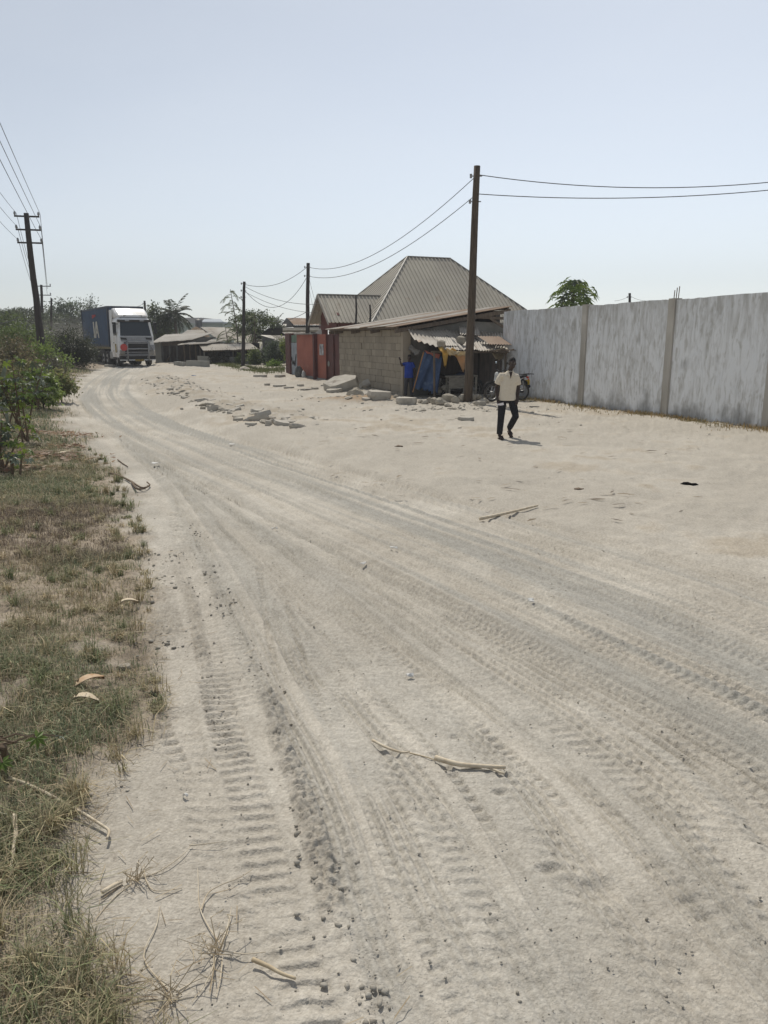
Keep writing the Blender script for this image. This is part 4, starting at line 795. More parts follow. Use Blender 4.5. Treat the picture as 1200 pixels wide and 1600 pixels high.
def build_sheds():
    # plank shed, farthest left
    Ya = 60.0; g = G(270, 569); r = root('plank_shed', Vector((U(268, 560, Ya).x, Ya, g.z)), 'long shed with dark plank doors and a rising pale tin roof, beside the truck', 'shed')
    a, b = U(243, 560, Ya), U(292, 560, Ya + .5)
    wallp(r, 'end_wall', U(243, 550, Ya), U(252.5, 550, Ya + .05), U(0, 535, Ya).z, U(0, 533, Ya).z, -.2, M_pale)
    for i in range(14):
        x0 = 253 + i * 2.85; p, q = U(x0, 550, Ya + .2), U(x0 + 2.6, 550, Ya + .2); wallp(r, 'plank', p, q, U(0, 540, Ya).z, U(0, 540, Ya).z, -.05 - .02 * (i % 3), M_darkwood if i % 4 else M_greywall)
    MB().bar(U(253, 538, Ya), U(296, 536, Ya + .4), .2, .25).part('lintel', M_wood, r)
    wallp(r, 'back_wall', U(244, 550, Ya + 6), U(330, 550, Ya + 6), 2.3, 2.3, -.2, M_greywall)
    sheets(r, U(236, 536, Ya - .6), U(300, 531, Ya - .2), U(258, 525, Ya + 7) + Vector((0, 0, .1)), U(335, 520, Ya + 7), 6, M_paletin)
    MB().slab([U(291, 541, Ya + .3), U(322, 534, Ya + .6), U(338, 527, Ya + .8), U(312, 529, Ya + .4)], -.1).part('gable_board', M_greywall, r)
    MB().bar(U(256, 571, Ya - .5), U(266, 556, Ya), .15, .06).part('leaning_plank', M_wood, r)
    # middle shed
    Yb = 59.0; r = root('open_shed', Vector((U(300, 550, Yb).x, Yb, g.z)), 'dark open-fronted shed with thin pale tin roof between plank shed and low-walled shed', 'shed')
    sheets(r, U(277, 539, Yb - .8), U(322, 537, Yb - .8), U(300, 531, Yb + 5), U(370, 530.5, Yb + 5), 5, M_paletin)
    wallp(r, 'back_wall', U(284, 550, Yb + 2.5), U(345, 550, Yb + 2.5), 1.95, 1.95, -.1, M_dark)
    for px in (288, 297, 306, 313): p = U(px, 550, Yb); MB().tube([down(p), Vector((p.x, p.y, U(0, 538, Yb).z))], .06, 6).part('post', M_wood, r)
    for i, (x0, x1, pxt) in enumerate(((289, 296, 541), (298, 305, 540), (307, 312, 541))): wallp(r, 'board', U(x0, 550, Yb + .6), U(x1, 550, Yb + .6), U(0, pxt, Yb).z, U(0, pxt, Yb).z, -.05, M_darkwood)
    # low-walled shed
    Yc = 57.0; r = root('low_walled_shed', Vector((U(355, 550, Yc).x, Yc, G(350, 575).z)), 'open shed with low pale wall and a wide pale tin roof, by the thin pole', 'shed')
    sheets(r, U(317, 548, Yc - .9), U(404, 545.5, Yc - .9), U(310, 537, Yc + 2.6), U(391, 536, Yc + 2.6), 8, M_paletin, 4, .03)
    wallp(r, 'low_wall', U(309, 550, Yc), U(406, 550, Yc), U(0, 556, Yc).z, U(0, 559, Yc).z, -.18, M_pale)
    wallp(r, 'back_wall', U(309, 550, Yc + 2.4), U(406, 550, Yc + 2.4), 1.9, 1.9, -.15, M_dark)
    for px in (319, 331, 364, 377, 392, 404): p = U(px, 550, Yc + .05); MB().tube([down(p), Vector((p.x, p.y, U(0, 546.5, Yc).z))], .05, 6).part('post', M_wood2, r)
    MB().bar(U(318, 549, Yc - .3), U(405, 547, Yc - .3), .06, .1).part('beam', M_wood, r)
    wallp(r, 'side_wall', U(406, 550, Yc), U(408, 550, Yc + 3), U(0, 548, Yc).z, U(0, 540, Yc + 3).z, -.15, M_greywall)
    for i, (x0, x1, yb_, yt) in enumerate(((278, 291.5, 571, 565), (296.5, 328, 572, 563.5))):
        p, q = G(x0, yb_), G(x1, yb_ + 1); h = (yb_ - yt) * p.y / F
        MB().slab([p + Vector((0, 0, -.1)), q + Vector((0, 0, -.1)), q + Vector((0, 0, h)), p + Vector((0, 0, h))], -.3).thing('low_block_wall', M_pale, p, ['short stub of low block wall before the open shed', 'longer low block wall before the open shed, beside the low-walled shed'][i], 'wall')
    # big pale roof behind
    Yd = 68.0; r = root('wide_roof_house', Vector((U(360, 550, Yd).x, Yd, .3)), 'house with wide pale tin roof behind the open sheds', 'house')
    sheets(r, U(340, 530, Yd - 1), U(392, 530, Yd - 1), U(313, 511, Yd + 4.5), U(403, 513, Yd + 4.5), 8, M_paletin, 4, .03)
    sheets(r, U(340, 530, Yd + 10), U(392, 530, Yd + 10), U(313, 511, Yd + 4.52), U(403, 513, Yd + 4.52), 4, M_paletin, 4, .03)
    wallp(r, 'wall', U(332, 550, Yd + .2), U(400, 550, Yd + .2), 1.9, 1.9, -.2, M_greywall)
    MB().slab([U(392, 531, Yd - .8), U(424, 531, Yd + 3), U(404, 513, Yd + 4)], .2).part('gable', M_greywall, r)
    r = root('small_roof_house', Vector((U(290, 550, Yd + 6).x, Yd + 6, .3)), 'low house with small pale tin roof left of the wide-roofed house', 'house')
    sheets(r, U(283, 523, Yd + 5), U(322, 522, Yd + 5), U(293, 516, Yd + 9), U(318, 515.5, Yd + 9), 5, M_paletin, 4, .03)
    wallp(r, 'wall', U(284, 550, Yd + 5.3), U(321, 550, Yd + 5.3), 2.6, 2.6, -.2, M_greywall)
    # thatched cone
    p = U(307, 522, 82); m = MB(); m.rings([(p.x, p.y, p.z - .3, 1.45, 1.45), (p.x, p.y, p.z + .25, .95, .95), (p.x, p.y, p.z + .62, .30, .30), (p.x, p.y, p.z + .75, .03, .03)], 14)
    r = root('thatched_hut', (p.x, p.y, .3), 'small brown conical thatched roof between the pale roofs', 'hut'); m.part('thatch', mat('thatch', (0.22, 0.155, 0.10), (0.16, 0.115, 0.075), scale=5, rough=1), r); MB().rings([(p.x, p.y, .1, 1.1, 1.1), (p.x, p.y, p.z - .2, 1.1, 1.1)], 12).part('wall', M_greywall, r)
    # grey house left of the iron door
    Ye = 60.0; r = root('grey_house', Vector((U(425, 550, Ye).x, Ye, .3)), 'dark grey rendered house with pale roof and dark doorway behind the shrubs', 'house')
    wallp(r, 'front_wall', U(411, 550, Ye), U(434, 550, Ye), U(0, 524.5, Ye).z, U(0, 531.5, Ye).z, -.2, M_greywall)
    wallp(r, 'side_wall', U(434.2, 550, Ye), U(452, 550, Ye - 2), U(0, 533, Ye).z, U(0, 533, Ye).z, -.2, M_pale)
    wallp(r, 'doorway', U(423, 550, Ye - .06), U(432, 550, Ye - .06), U(0, 543, Ye).z, U(0, 543, Ye).z, -.04, M_dark); wallp(r, 'shutter', U(412.5, 550, Ye - .07), U(421, 550, Ye - .07), U(0, 541, Ye).z, U(0, 541, Ye).z, -.04, M_wood)
    sheets(r, U(433, 534.5, Ye - .6), U(450, 533, Ye - 2.4), U(407, 523.5, Ye + 1.5), U(446, 525, Ye + 1.5), 5, M_paletin, 4, .03)
    MB().box(U(437.5, 549, Ye - .4), (.5, .1, .45)).part('window', M_pale, r)
    # timber-framed roof run between
    Yf = 66.0; r = root('long_dark_house', Vector((U(440, 550, Yf).x, Yf, .3)), 'long dark house under a weathered timber eave behind the grey house', 'house')
    MB().slab([U(398, 530, Yf), U(505, 530, Yf), U(505, 513, Yf), U(420, 513, Yf)], -.3).part('wall', M_dark, r)
    MB().slab([U(442, 519, Yf - .5), U(510, 519, Yf - .5), U(510, 514.5, Yf - .2), U(442, 515, Yf - .2)], -.2).part('eave_board', M_wood2, r)
    # roof right behind the iron door
    Yg = 54.0; r = root('pale_roof_outbuilding', Vector((U(465, 550, Yg).x, Yg, .3)), 'outbuilding with pale tin roof just behind the red wall and iron door', 'shed')
    sheets(r, U(456, 528.5, Yg - 1), U(480, 529, Yg - 1), U(441, 519.5, Yg + 2.5), U(486, 520, Yg + 2.5), 5, M_paletin, 4, .03)
    wallp(r, 'wall', U(447, 550, Yg), U(482, 550, Yg), 2.15, 2.15, -.2, M_greywall)
    MB().slab([U(482, 530, Yg), U(504, 530, Yg), U(504, 517, Yg + 1)], -.2).part('gable', M_greywall, r)
    # brown gabled house beyond
    Yh = 78.0; r = root('brown_roof_house', Vector((U(470, 550, Yh).x, Yh, .3)), 'house with rust-brown gabled roof and dark gable end beyond the middle pole', 'house')
    sheets(r, U(459, 507.5, Yh - 1.5), U(500, 508, Yh - 1.5), U(449, 497, Yh + 2), U(494, 498, Yh + 2), 7, M_tinrust, 4, .03)
    sheets(r, U(441, 508, Yh + 5), U(490, 508, Yh + 5), U(449, 497, Yh + 2.02), U(494, 498, Yh + 2.02), 4, M_tinrust, 4, .03)
    MB().slab([U(440, 512, Yh + 2), U(462, 511, Yh - .8), U(450, 498, Yh + 1.6)], -.2).part('gable', M_dark, r); wallp(r, 'wall', U(460, 550, Yh - .8), U(500, 550, Yh - .8), 3.5, 3.5, -.2, M_dark)
    MB().slab([U(441, 511, Yh - 1), U(447, 510, Yh - 1.2), U(448, 507, Yh), U(443, 507, Yh)], -.05).part('eave_sheet', M_paletin, r)
build_sheds()
def far_block(name, x0, x1, yt, yb, Y, m, label, rows, cols, roofm, rooftop=None):
    a, b = U(x0, 550, Y), U(x1, 550, Y); zt = U(0, yt, Y).z; r = root(name, Vector(((a.x + b.x) / 2, Y, 0.3)), label, 'building')
    MB().box(((a.x + b.x) / 2, Y + 6, zt / 2), (b.x - a.x, 12, zt)).part('wall', m, r)
    MB().box(((a.x + b.x) / 2, Y + 6, zt + .15), (b.x - a.x + .6, 12.6, .3)).part('roof', roofm, r)
    for i in range(rows):
        for j in range(cols):
            x = a.x + (b.x - a.x) * (j + .5) / cols; z = zt - 1.6 - 3.0 * i
            w = MB().box((x, Y - .03, z), (1.3, .12, 1.3)).part('window', M_pale, r); MB().box((x, Y - .06, z), (1.05, .12, 1.05)).part('pane', M_dark, w)
    return r, zt
M_far1 = mat('far_pinkish_wall', (0.42, 0.40, 0.41), (0.36, 0.35, 0.355), scale=.3); M_far2 = mat('far_green_wall', (0.25, 0.29, 0.26), (0.21, 0.245, 0.22), scale=.3); M_farroof = mat('far_blue_roof', (0.40, 0.44, 0.47), (0.35, 0.38, 0.41), scale=.2)
far_block('apartment_block', 268, 318, 498.5, 520, 185, M_far1, 'far pale flat-roofed block of two storeys behind the palm', 2, 4, M_far1)
far_block('green_block', 258, 281, 506, 525, 150, M_far2, 'far pale green low block at the palm trunk', 1, 2, M_far2)
r, zt = far_block('long_green_building', 315, 350, 505, 520, 170, M_far2, 'far long green building with pale blue roof right of the flat-roofed block', 1, 4, M_farroof)
a, b = U(313, 505, 170), U(351, 505, 170); MB().slab([a, b, U(345, 498.5, 176), U(319, 498.5, 176)], .2).part('roof_slope', M_farroof, r)
p = U(310.5, 503, 168); MB().rings([(p.x, p.y, p.z - 1.2, .75, .75), (p.x, p.y, p.z + .35, .75, .75), (p.x, p.y, p.z + .6, .35, .35), (p.x, p.y, p.z + .7, .2, .2)], 12).thing('water_tank', M_black, p, 'small black water tank on the far rooftops', 'water tank')

# ------------------------------------------------------------------ poles and wires
def pole(name, top, base, r0, r1, m, label, group='wooden power poles', arms=(), insul=()):
    base = Vector(base); top = Vector(top); g = gz1(base.x, base.y); b = Vector((base.x, base.y, g))
    r = root(name, b, label, 'utility pole', group); rnd = random.Random(int(base.x * 10)); pts = []; rs = []
    for k in range(9):
        t = k / 8; p = Vector((b.x, b.y, g - .3)).lerp(top, t); pts.append(p + Vector((rnd.uniform(-.02, .02), rnd.uniform(-.02, .02), 0))); rs.append(r0 + (r1 - r0) * t)
    MB().tube(pts, rs, 10).part('shaft', m, r, smooth=True)
    for (z, half, dr, lab) in arms:
        c = b.lerp(top, (z - g) / (top.z - g)); d = Vector(dr).normalized()
        a = MB().bar(c - d * half - d.cross(Vector((0, 0, 1))) * r1, c + d * half - d.cross(Vector((0, 0, 1))) * r1, .07, .08).part('crossarm', m, r)
        for s in (-1, 1):
            q = c + d * half * .94 * s - d.cross(Vector((0, 0, 1))) * r1; MB().rings([(q.x, q.y, q.z + .05, .03, .03), (q.x, q.y, q.z + .10, .065, .065), (q.x, q.y, q.z + .18, .06, .06), (q.x, q.y, q.z + .24, .03, .03)], 8).part('insulator', M_steel, a)
    for z in insul:
        c = b.lerp(top, (z - g) / (top.z - g)); MB().bar(c + Vector((-r1 - .09, 0, 0)), c + Vector((r1 + .06, 0, 0)), .03, .03).part('bracket', M_steel, r)
        MB().rings([(c.x - r1 - .09, c.y, c.z - .06, .035, .035), (c.x - r1 - .09, c.y, c.z + .06, .04, .04)], 8).part('insulator', M_steel, r)
    return r
def wire(a, b, sag, label, r=0.011, group='overhead wires', n=28):
    a = Vector(a); b = Vector(b); pts = [a.lerp(b, t / n) - Vector((0, 0, sag * 4 * (t / n) * (1 - t / n))) for t in range(n + 1)]
    MB().tube(pts, r, 4).thing('overhead_wire', M_wire, a, label, 'wire', group)
def thicker(d): return max(.011, d * .00030)
pb = G(731, 628); MPT = U(746, 259, pb.y - .1)
pole('power_pole', MPT, pb, .15, .10, M_pole, 'tall brown wooden pole standing beside the tin awning', insul=(MPT.z - .3, MPT.z - 1.05))
m2b = U(479, 540, 52); M2T = U(481, 411, 52); pole('power_pole', M2T, m2b, .15, .11, M_darkpole, 'dark wooden pole rising behind the red compound wall', insul=(M2T.z - .25, M2T.z - .8))
m3b = G(379, 574); M3T = U(381.5, 440, m3b.y); pole('power_pole', M3T, m3b, .13, .085, M_darkpole, 'thin dark pole before the low-walled shed', insul=(M3T.z - .12, M3T.z - .55, M3T.z - .95))
m4b = U(228, 540, 84); M4T = U(226, 470, 84); pole('power_pole', M4T, m4b, .14, .11, M_darkpole, 'dark pole showing above trees right behind the truck cab', insul=(M4T.z - .3,))
m5b = U(984, 530, 62); M5T = U(984, 458, 62); pole('power_pole', M5T, m5b, .12, .1, M_darkpole, 'small pole tip showing over the top of the boundary wall', insul=(M5T.z - .3,))
NP = Vector((20.5, 25.5, 8.8)); pole('power_pole', NP, (20.5, 25.5, 0), .17, .11, M_pole, 'wooden pole behind the boundary wall holding the right-hand wires', insul=(8.5, 8.0))
off = Vector((-.2, 0, 0))
wire(U(746, 273, pb.y), U(480, 417, 52), 1.05, 'upper wire sagging from tall brown pole to the pole behind the red wall', .014)
wire(U(745, 303, pb.y), U(480, 431, 52), .95, 'lower wire sagging from tall brown pole to the pole behind the red wall', .014)
wire(U(747, 273, pb.y), Vector((20.3, 25.5, 8.55)), .95, 'upper wire from tall brown pole out over the boundary wall', .013)
wire(U(746, 303, pb.y), Vector((20.3, 25.5, 8.05)), .65, 'lower wire from tall brown pole out over the boundary wall', .013)
wire(U(480, 417, 52), U(381, 444, m3b.y), .55, 'upper wire between dark pole behind red wall and thin dark pole', .014)
wire(U(480, 432, 52), U(381, 452, m3b.y), 1.5, 'lower wire between dark pole behind red wall and thin dark pole', .014)
wire(U(381, 447, m3b.y), U(500, 475, 47.2), .35, 'wire from thin dark pole to the porch gable', .013)
wire(U(381, 455, m3b.y), U(497, 489, 47.2), .3, 'lower wire from thin dark pole to the porch gable', .012)
wire(U(482, 430, 52), U(494, 476, 47.2), .1, 'steep drop wire from dark pole to the porch gable', .010)
wire(U(482, 444, 52), U(491, 486, 47.2), .15, 'slack drop wire from dark pole to the porch gable', .009)
wire(U(478, 488, 52), U(415, 500, 66), .3, 'thick low wire running left from the dark pole', .018)
wire(U(226, 474, 84), U(172, 484, 90), .3, 'wire running behind the container from the pole by the cab', .016); wire(U(226, 475, 84), U(262, 500, 82), .25, 'wire falling right from the pole behind the cab', .016)
wire(U(984, 462, 62), U(960, 470, 66), .1, 'short wire falling left of the pole tip over the wall', .012); wire(U(984, 462, 62), U(1010, 470, 66), .1, 'short wire falling right of the pole tip over the wall', .012)
# left-hand line
LY = 43.0; LB = U(66, 540, LY); LT = U(40.5, 333, LY); g = gz1(LB.x, LB.y); ad = Vector((1, 0.25, 0))
arms = [(U(44, py, LY).z, hw, ad, '') for py, hw in ((337.5, .62), (358.5, .62), (379, .62))]
pole('power_pole', LT, LB, .21, .13, M_darkpole, 'stout dark pole with three short crossarms, rising from roadside bushes', 'power poles on the left verge', arms)
sb = U(69, 545, LY + 2); pole('power_pole', U(56, 446, LY + 2), sb, .15, .10, M_darkpole, 'leaning dark strut pole right beside the stout crossarmed pole', 'power poles on the left verge')
HY = 78.0; hb = U(67.5, 545, HY); HT = U(64.5, 445, HY); pole('power_pole', HT, hb, .16, .12, M_darkpole, 'distant pole with two wide crossarms beyond the strut pole', 'power poles on the left verge', [(U(0, 447, HY).z, .85, (1, .2, 0), ''), (U(0, 461, HY).z, .85, (1, .2, 0), '')])
tb = U(78.5, 545, 70); pole('power_pole', U(80, 466, 70), tb, .1, .085, M_darkpole, 'thin bare pole before the far dusty trees', 'power poles on the left verge')
NB = Vector((-4.3, 3.4, 9.3)); pole('power_pole', NB, (-4.3, 3.4, 0), .2, .15, M_darkpole, 'stout crossarmed pole on the verge nearest the near grass', 'power poles on the left verge', [(8.9, .62, ad, ''), (8.3, .62, ad, ''), (7.7, .62, ad, '')])
NBa = ad.normalized() * .58
for i, (py, zn) in enumerate(((337.5, 8.95), (358.5, 8.35), (379, 7.75))):
    c = U(44.5 + 1.5 * i, py, LY) + Vector((0, 0, .12)); d = Vector((-4.3, 3.4, zn + .12))
    for s, sag in ((1, .12), (-1, .55)):
        wire(c + ad.normalized() * .58 * s, d + NBa * s, sag, ['top', 'middle', 'lowest'][i] + (' right-hand' if s > 0 else ' left-hand') + ' wire over the verge to the stout crossarmed pole', .011)
        e = U(66 + s * 8, 448 if i < 2 else 462, HY) + Vector((0, 0, .1 - .3 * (i == 1)))
        wire(c + ad.normalized() * .58 * s, e, .5, ['top', 'middle', 'lowest'][i] + (' right-hand' if s > 0 else ' left-hand') + ' wire from the stout pole to the distant crossarmed pole', .012)
wire(U(56, 475, LY), U(-40, 500, 36), .5, 'slack wire falling left from the stout crossarmed pole', .012)
wire(U(68, 482, HY), U(160, 500, 92), .3, 'upper wire from the distant crossarmed pole to behind the container', .018); wire(U(68, 485, HY), U(160, 505, 92), .3, 'lower wire from the distant crossarmed pole to behind the container', .018)
# ------------------------------------------------------------------ truck with container
def build_truck():
    f = G(216, 572.5); rz = math.atan2(.51, .86)
    t = root('container_truck', f, 'white cab truck hauling a dark blue shipping container along the dirt road', 'truck', rz=rz)
    M_cont = mat('container_blue', (0.055, 0.092, 0.15), (0.045, 0.072, 0.12), scale=1.2, rough=.6, c3=(0.075, 0.085, 0.10), s3=2.5, t3=.62)
    M_glass = mat('windscreen_glass', (0.012, 0.02, 0.028), rough=.12, spec=.6)
    M_dirty = mat('dusty_black', (0.055, 0.05, 0.045), (0.035, 0.033, 0.03), scale=3, rough=.9)
    M_panel = mat('cab_grey_panel', (0.33, 0.34, 0.36), (0.27, 0.275, 0.29), scale=3, rough=.5)
    # cab shell: lofted from horizontal outlines (half width, front y, back y)
    lv = [(.62, 1.20, .06, 2.25), (1.0, 1.235, .02, 2.25), (1.5, 1.245, .0, 2.25), (2.05, 1.245, .02, 2.25), (2.15, 1.24, .06, 2.25), (3.0, 1.17, .34, 2.25), (3.22, 1.12, .46, 2.25), (3.36, 1.02, .66, 2.22), (3.44, .85, .95, 2.15)]
    m = MB(); vs = []; fs = []
    for z, hw, y0, y1 in lv:
        c = .20; pts = [(-hw, y1), (-hw, y0 + c), (-hw + .06, y0 + .06), (-hw + .24, y0), (0, y0 - .04), (hw - .24, y0), (hw - .06, y0 + .06), (hw, y0 + c), (hw, y1)]
        vs += [(x, y, z) for x, y in pts]
    n = 9
    for k in range(len(lv) - 1): fs += [(k * n + i, (k) * n + (i + 1) % n, (k + 1) * n + (i + 1) % n, (k + 1) * n + i) for i in range(n)]
    fs += [tuple(range(n - 1, -1, -1)), tuple(range((len(lv) - 1) * n, len(lv) * n))]
    cab = m.add(vs, fs).local('cab', M_white, t, smooth=False, bevel=.02)
    def sheet(pts, th=.02): return MB().slab(pts, th)
    def fy(z): return np.interp(z, [l[0] for l in lv], [l[2] for l in lv])
    # windscreen wraps the front
    ws = MB(); a = []
    zs = (2.10, 3.04)
    for z in zs:
        y = float(fy(z)) - .03; hw = float(np.interp(z, [l[0] for l in lv], [l[1] for l in lv])); a.append([(-hw + .04, y + .17, z), (-hw + .24, y + .0, z), (0, y - .045, z), (hw - .24, y, z), (hw - .04, y + .17, z)])
    vs = a[0] + a[1] + [(x, y + .03, z) for x, y, z in a[0] + a[1]]; fs = [(i, i + 1, i + 6, i + 5) for i in range(4)] + [(10 + i, 15 + i, 16 + i, 11 + i) for i in range(4)]
    ws.add(vs, fs).local('windscreen', M_glass, cab)
    MB().box((0, .30, 3.12), (2.3, .14, .16)).local('sun_visor', M_dirty, cab, bevel=.03)
    for x in (-.5, .5): MB().box((x, .22, 3.14), (.28, .06, .1)).local('marker_lamp', M_panel, cab)
    MB().box((-.85, .17, 2.22), (.3, .02, .14)).local('sticker', M_paleblue, cab)
    # side windows
    for s in (-1, 1):
        w = MB().slab([(s * 1.25, .42, 2.12), (s * 1.25, 1.3, 2.12), (s * 1.20, 1.3, 2.92), (s * 1.20, .62, 2.92)], .02 * s * -1); w.local('side_window', M_glass, cab)
        d = MB().box((s * 1.262, .95, 1.5), (.012, 1.1, 1.25)).local('door', M_white, cab, bevel=.004); MB().box((s * 1.28, 1.3, 1.62), (.03, .2, .05)).local('handle', M_black, d)
        MB().box((s * 1.27, .75, 1.25), (.012, .42, .6)).local('door_logo', mat('sticker_yellow', (0.45, 0.33, 0.08), (0.1, 0.1, 0.1), scale=6), d)
    # front panel below glass, with headlamp slits
    MB().slab([(-1.05, -.055, 1.72), (1.05, -.055, 1.72), (1.1, -.045, 2.06), (-1.1, -.045, 2.06)], .04).local('front_panel', M_panel, cab)
    for x in (-.86, .86): MB().slab([(x - .22, -.075, 1.86), (x + .22, -.075, 1.82), (x + .16, -.07, 1.95), (x - .22, -.07, 1.99)], .02).local('air_slot', M_black, cab)
    for i in range(5): MB().box((-.32 + .16 * i, -.065, 1.88), (.08, .02, .07)).local('emblem_letter', M_steel, cab)
    gr = MB().box((0, -.02, 1.2), (1.75, .08, .95)).local('grille', M_black, cab)
    for k in range(5): MB().box((0, -.075, .84 + .19 * k), (1.7, .05, .075)).local('grille_bar', M_dirty if k % 2 else M_panel, gr, bevel=.01)
    for s in (-1, 1): h = MB().box((s * 1.02, -.02, .98), (.38, .1, .26)).local('headlight', mat('headlamp', (0.42, 0.40, 0.36), (.3, .28, .25), scale=9, rough=.2, spec=.6), cab, bevel=.03); MB().box((s * 1.02, .0, .8), (.44, .14, .1)).local('trim', M_tin, h)
    MB().box((0, .02, .60), (2.46, .28, .26)).local('bumper', M_black, cab, bevel=.04); MB().box((0, -.12, .45), (2.46, .06, .07)).local('bumper_strip', M_white, cab, bevel=.01)
    for x in (-.72, .72): MB().tube([(x, -.12, .62), (x, -.13, .62)], .08, 10).local('fog_lamp', M_steel, cab)
    MB().box((.1, -.165, .43), (.62, .03, .13)).local('number_plate', mat('plate_yellow', (0.48, 0.32, 0.05), (0.12, 0.09, 0.03), scale=14, rough=.6), cab)
    bb = MB(); 
    for x in (-.72, .72): bb.tube([(x, -.14, .35), (x, -.34, .5), (x, -.36, 1.6), (x, -.2, 1.72)], .045, 8)
    bull = bb.local('bull_bar', M_steel, t, smooth=True)
    for z in (.75, .98, 1.2, 1.62): MB().tube([(-.95 if z < 1.5 else -.74, -.30, z), (-.72, -.36, z), (.72, -.36, z), (.95 if z < 1.5 else .74, -.30, z)], .032, 6).local('rail', M_steel, bull, smooth=True)
    for s in (-1, 1): MB().tube([(s * .95, -.3, .75), (s * 1.12, -.2, 1.0), (s * .98, -.26, 1.3), (s * .74, -.34, 1.55)], .03, 6).local('loop', M_steel, bull, smooth=True)
    o = MB().tube([(-.98, -.40, 1.32), (-.98, -.42, 1.32)], .24, 18).local('red_disc', mat('red_marker', (0.48, 0.07, 0.06), rough=.6), bull)
    # roof deflector
    vs = []; fs = []; prof = [(3.38, 1.02, .60), (3.5, 1.08, .62), (3.72, 1.12, .98), (3.98, 1.10, 1.5), (4.02, 1.08, 2.1), (3.4, 1.10, 2.15)]
    for z, hw, y in prof: vs += [(-hw, y + .14, z - .05), (-hw + .14, y, z), (0, y - .05, z + .02), (hw - .14, y, z), (hw, y + .14, z - .05)]
    for k in range(5): fs += [(k * 5 + i, k * 5 + i + 1, k * 5 + 6 + i, k * 5 + 5 + i) for i in range(4)]
    fs += [tuple(k * 5 for k in range(6)), tuple(k * 5 + 4 for k in range(5, -1, -1))]
    MB().add(vs, fs).local('roof_deflector', M_white, cab, bevel=.02); MB().box((0, .62, 3.47), (1.3, .06, .07)).local('deflector_gap', M_black, cab)
    for s in (-1, 1):
        MB().slab([(s * 1.22, 1.9, 1.0), (s * 1.22, 2.5, 1.0), (s * 1.16, 2.6, 3.9), (s * 1.12, 1.9, 3.9)], .03 * -s).local('side_fairing', M_white, cab)
        mi = MB().box((s * 1.40, .22, 2.55), (.2, .14, .62)).local('mirror', M_black, cab, bevel=.03); MB().box((s * 1.28, .28, 2.9), (.3, .05, .05)).local('mirror_arm', M_black, mi); MB().box((s * 1.4, .22, 2.95), (.24, .16, .16)).local('upper_mirror', M_black, mi, bevel=.03)
    MB().box((1.0, -.12, 1.3), (.42, .06, .36)).local('grey_box', M_panel, bull)
    # chassis and wheels
    ch = MB().box((0, 6.8, .98), (1.0, 12.0, .26)).local('chassis', M_dirty, t)
    MB().box((0, 7.8, 1.25), (2.45, 10.4, .16)).local('trailer_bed', mat('trailer_yellow', (0.22, 0.19, 0.11), (0.15, 0.13, 0.09), scale=2, rough=.8), t)
    for s in (-1, 1): MB().box((s * 1.0, 2.75, .75), (.45, .9, .55)).local('fuel_tank', M_steel, ch, bevel=.08); MB().box((s * 1.1, 7.0, .9), (.05, 3.0, .5)).local('side_guard', M_dirty, ch)
    for s in (-1, 1): MB().box((s * 1.13, 1.1, 1.05), (.22, 1.35, .12)).local('mudguard', M_dirty, cab, bevel=.03)
    rp = [(.0, .08), (.1, .1), (.25, .14), (.27, .26), (.30, .29)]
    def wheel(x, y, w):
        o = MB(); n = 22; pr = [(.30, -w / 2 + .03), (.44, -w / 2), (.50, -w / 2 + .03), (.52, -w / 2 + .08), (.52, w / 2 - .08), (.50, w / 2 - .03), (.44, w / 2), (.30, w / 2 - .03)]
        vs = [(x + b, y + a * math.cos(2 * math.pi * k / n), .52 + a * math.sin(2 * math.pi * k / n)) for a, b in pr for k in range(n)]
        fs = [(i * n + k, i * n + (k + 1) % n, ((i + 1) % 8) * n + (k + 1) % n, ((i + 1) % 8) * n + k) for i in range(8) for k in range(n)]
        ty = o.add(vs, fs).local('wheel', M_rubber, t, smooth=True)
        for sx in (-1, 1): MB().tube([(x + sx * (w / 2 - .10), y, .52), (x + sx * (w / 2 - .03), y, .52)], .29, 16).local('rim', M_steel, ty); MB().tube([(x + sx * (w / 2 - .08), y, .52), (x + sx * (w / 2 + .03), y, .52)], [.12, .09], 10).local('hub', M_dirty, ty)
    for s in (-1, 1):
        wheel(s * 1.03, 1.15, .32)
        for y in (4.3, 5.6, 9.2, 10.5, 11.8): wheel(s * .95, y, .55)
    MB().tube([(-.8, 1.15, .52), (.8, 1.15, .52)], .09, 8).local('axle', M_dirty, ch)
    MB().box((0, 1.6, .72), (.9, 1.6, .5)).local('engine_sump', M_dirty, ch)
    for s in (-1, 1): MB().box((s * .95, 12.6, .55), (.55, .02, .6)).local('mud_flap', M_black, ch)
    # container
    x, y0, y1, z0, z1 = 1.22, 2.75, 13.0, 1.34, 4.18
    c = MB(); 
    for s in (-1, 1):
        A = ((s * x, y0 + .12, z0), (s * x, y1 - .12, z0), (s * x, y0 + .12, z1), (s * x, y1 - .12, z1)) if s > 0 else ((s * x, y1 - .12, z0), (s * x, y0 + .12, z0), (s * x, y1 - .12, z1), (s * x, y0 + .12, z1))
        c.corr(*A, 42, .03, th=.03, box=True)
    c.corr((-x + .1, y0 + .05, z0), (x - .1, y0 + .05, z0), (-x + .1, y0 + .05, z1), (x - .1, y0 + .05, z1), 9, .03, th=.03, box=True)
    c.box((0, (y0 + y1) / 2, z1 - .03), (2 * x - .04, y1 - y0 - .04, .05)); c.box((0, y1 - .05, (z0 + z1) / 2), (2 * x - .1, .06, z1 - z0)); c.box((0, (y0 + y1) / 2, z0 + .02), (2 * x - .06, y1 - y0 - .06, .05))
    co = c.local('container', M_cont, t)
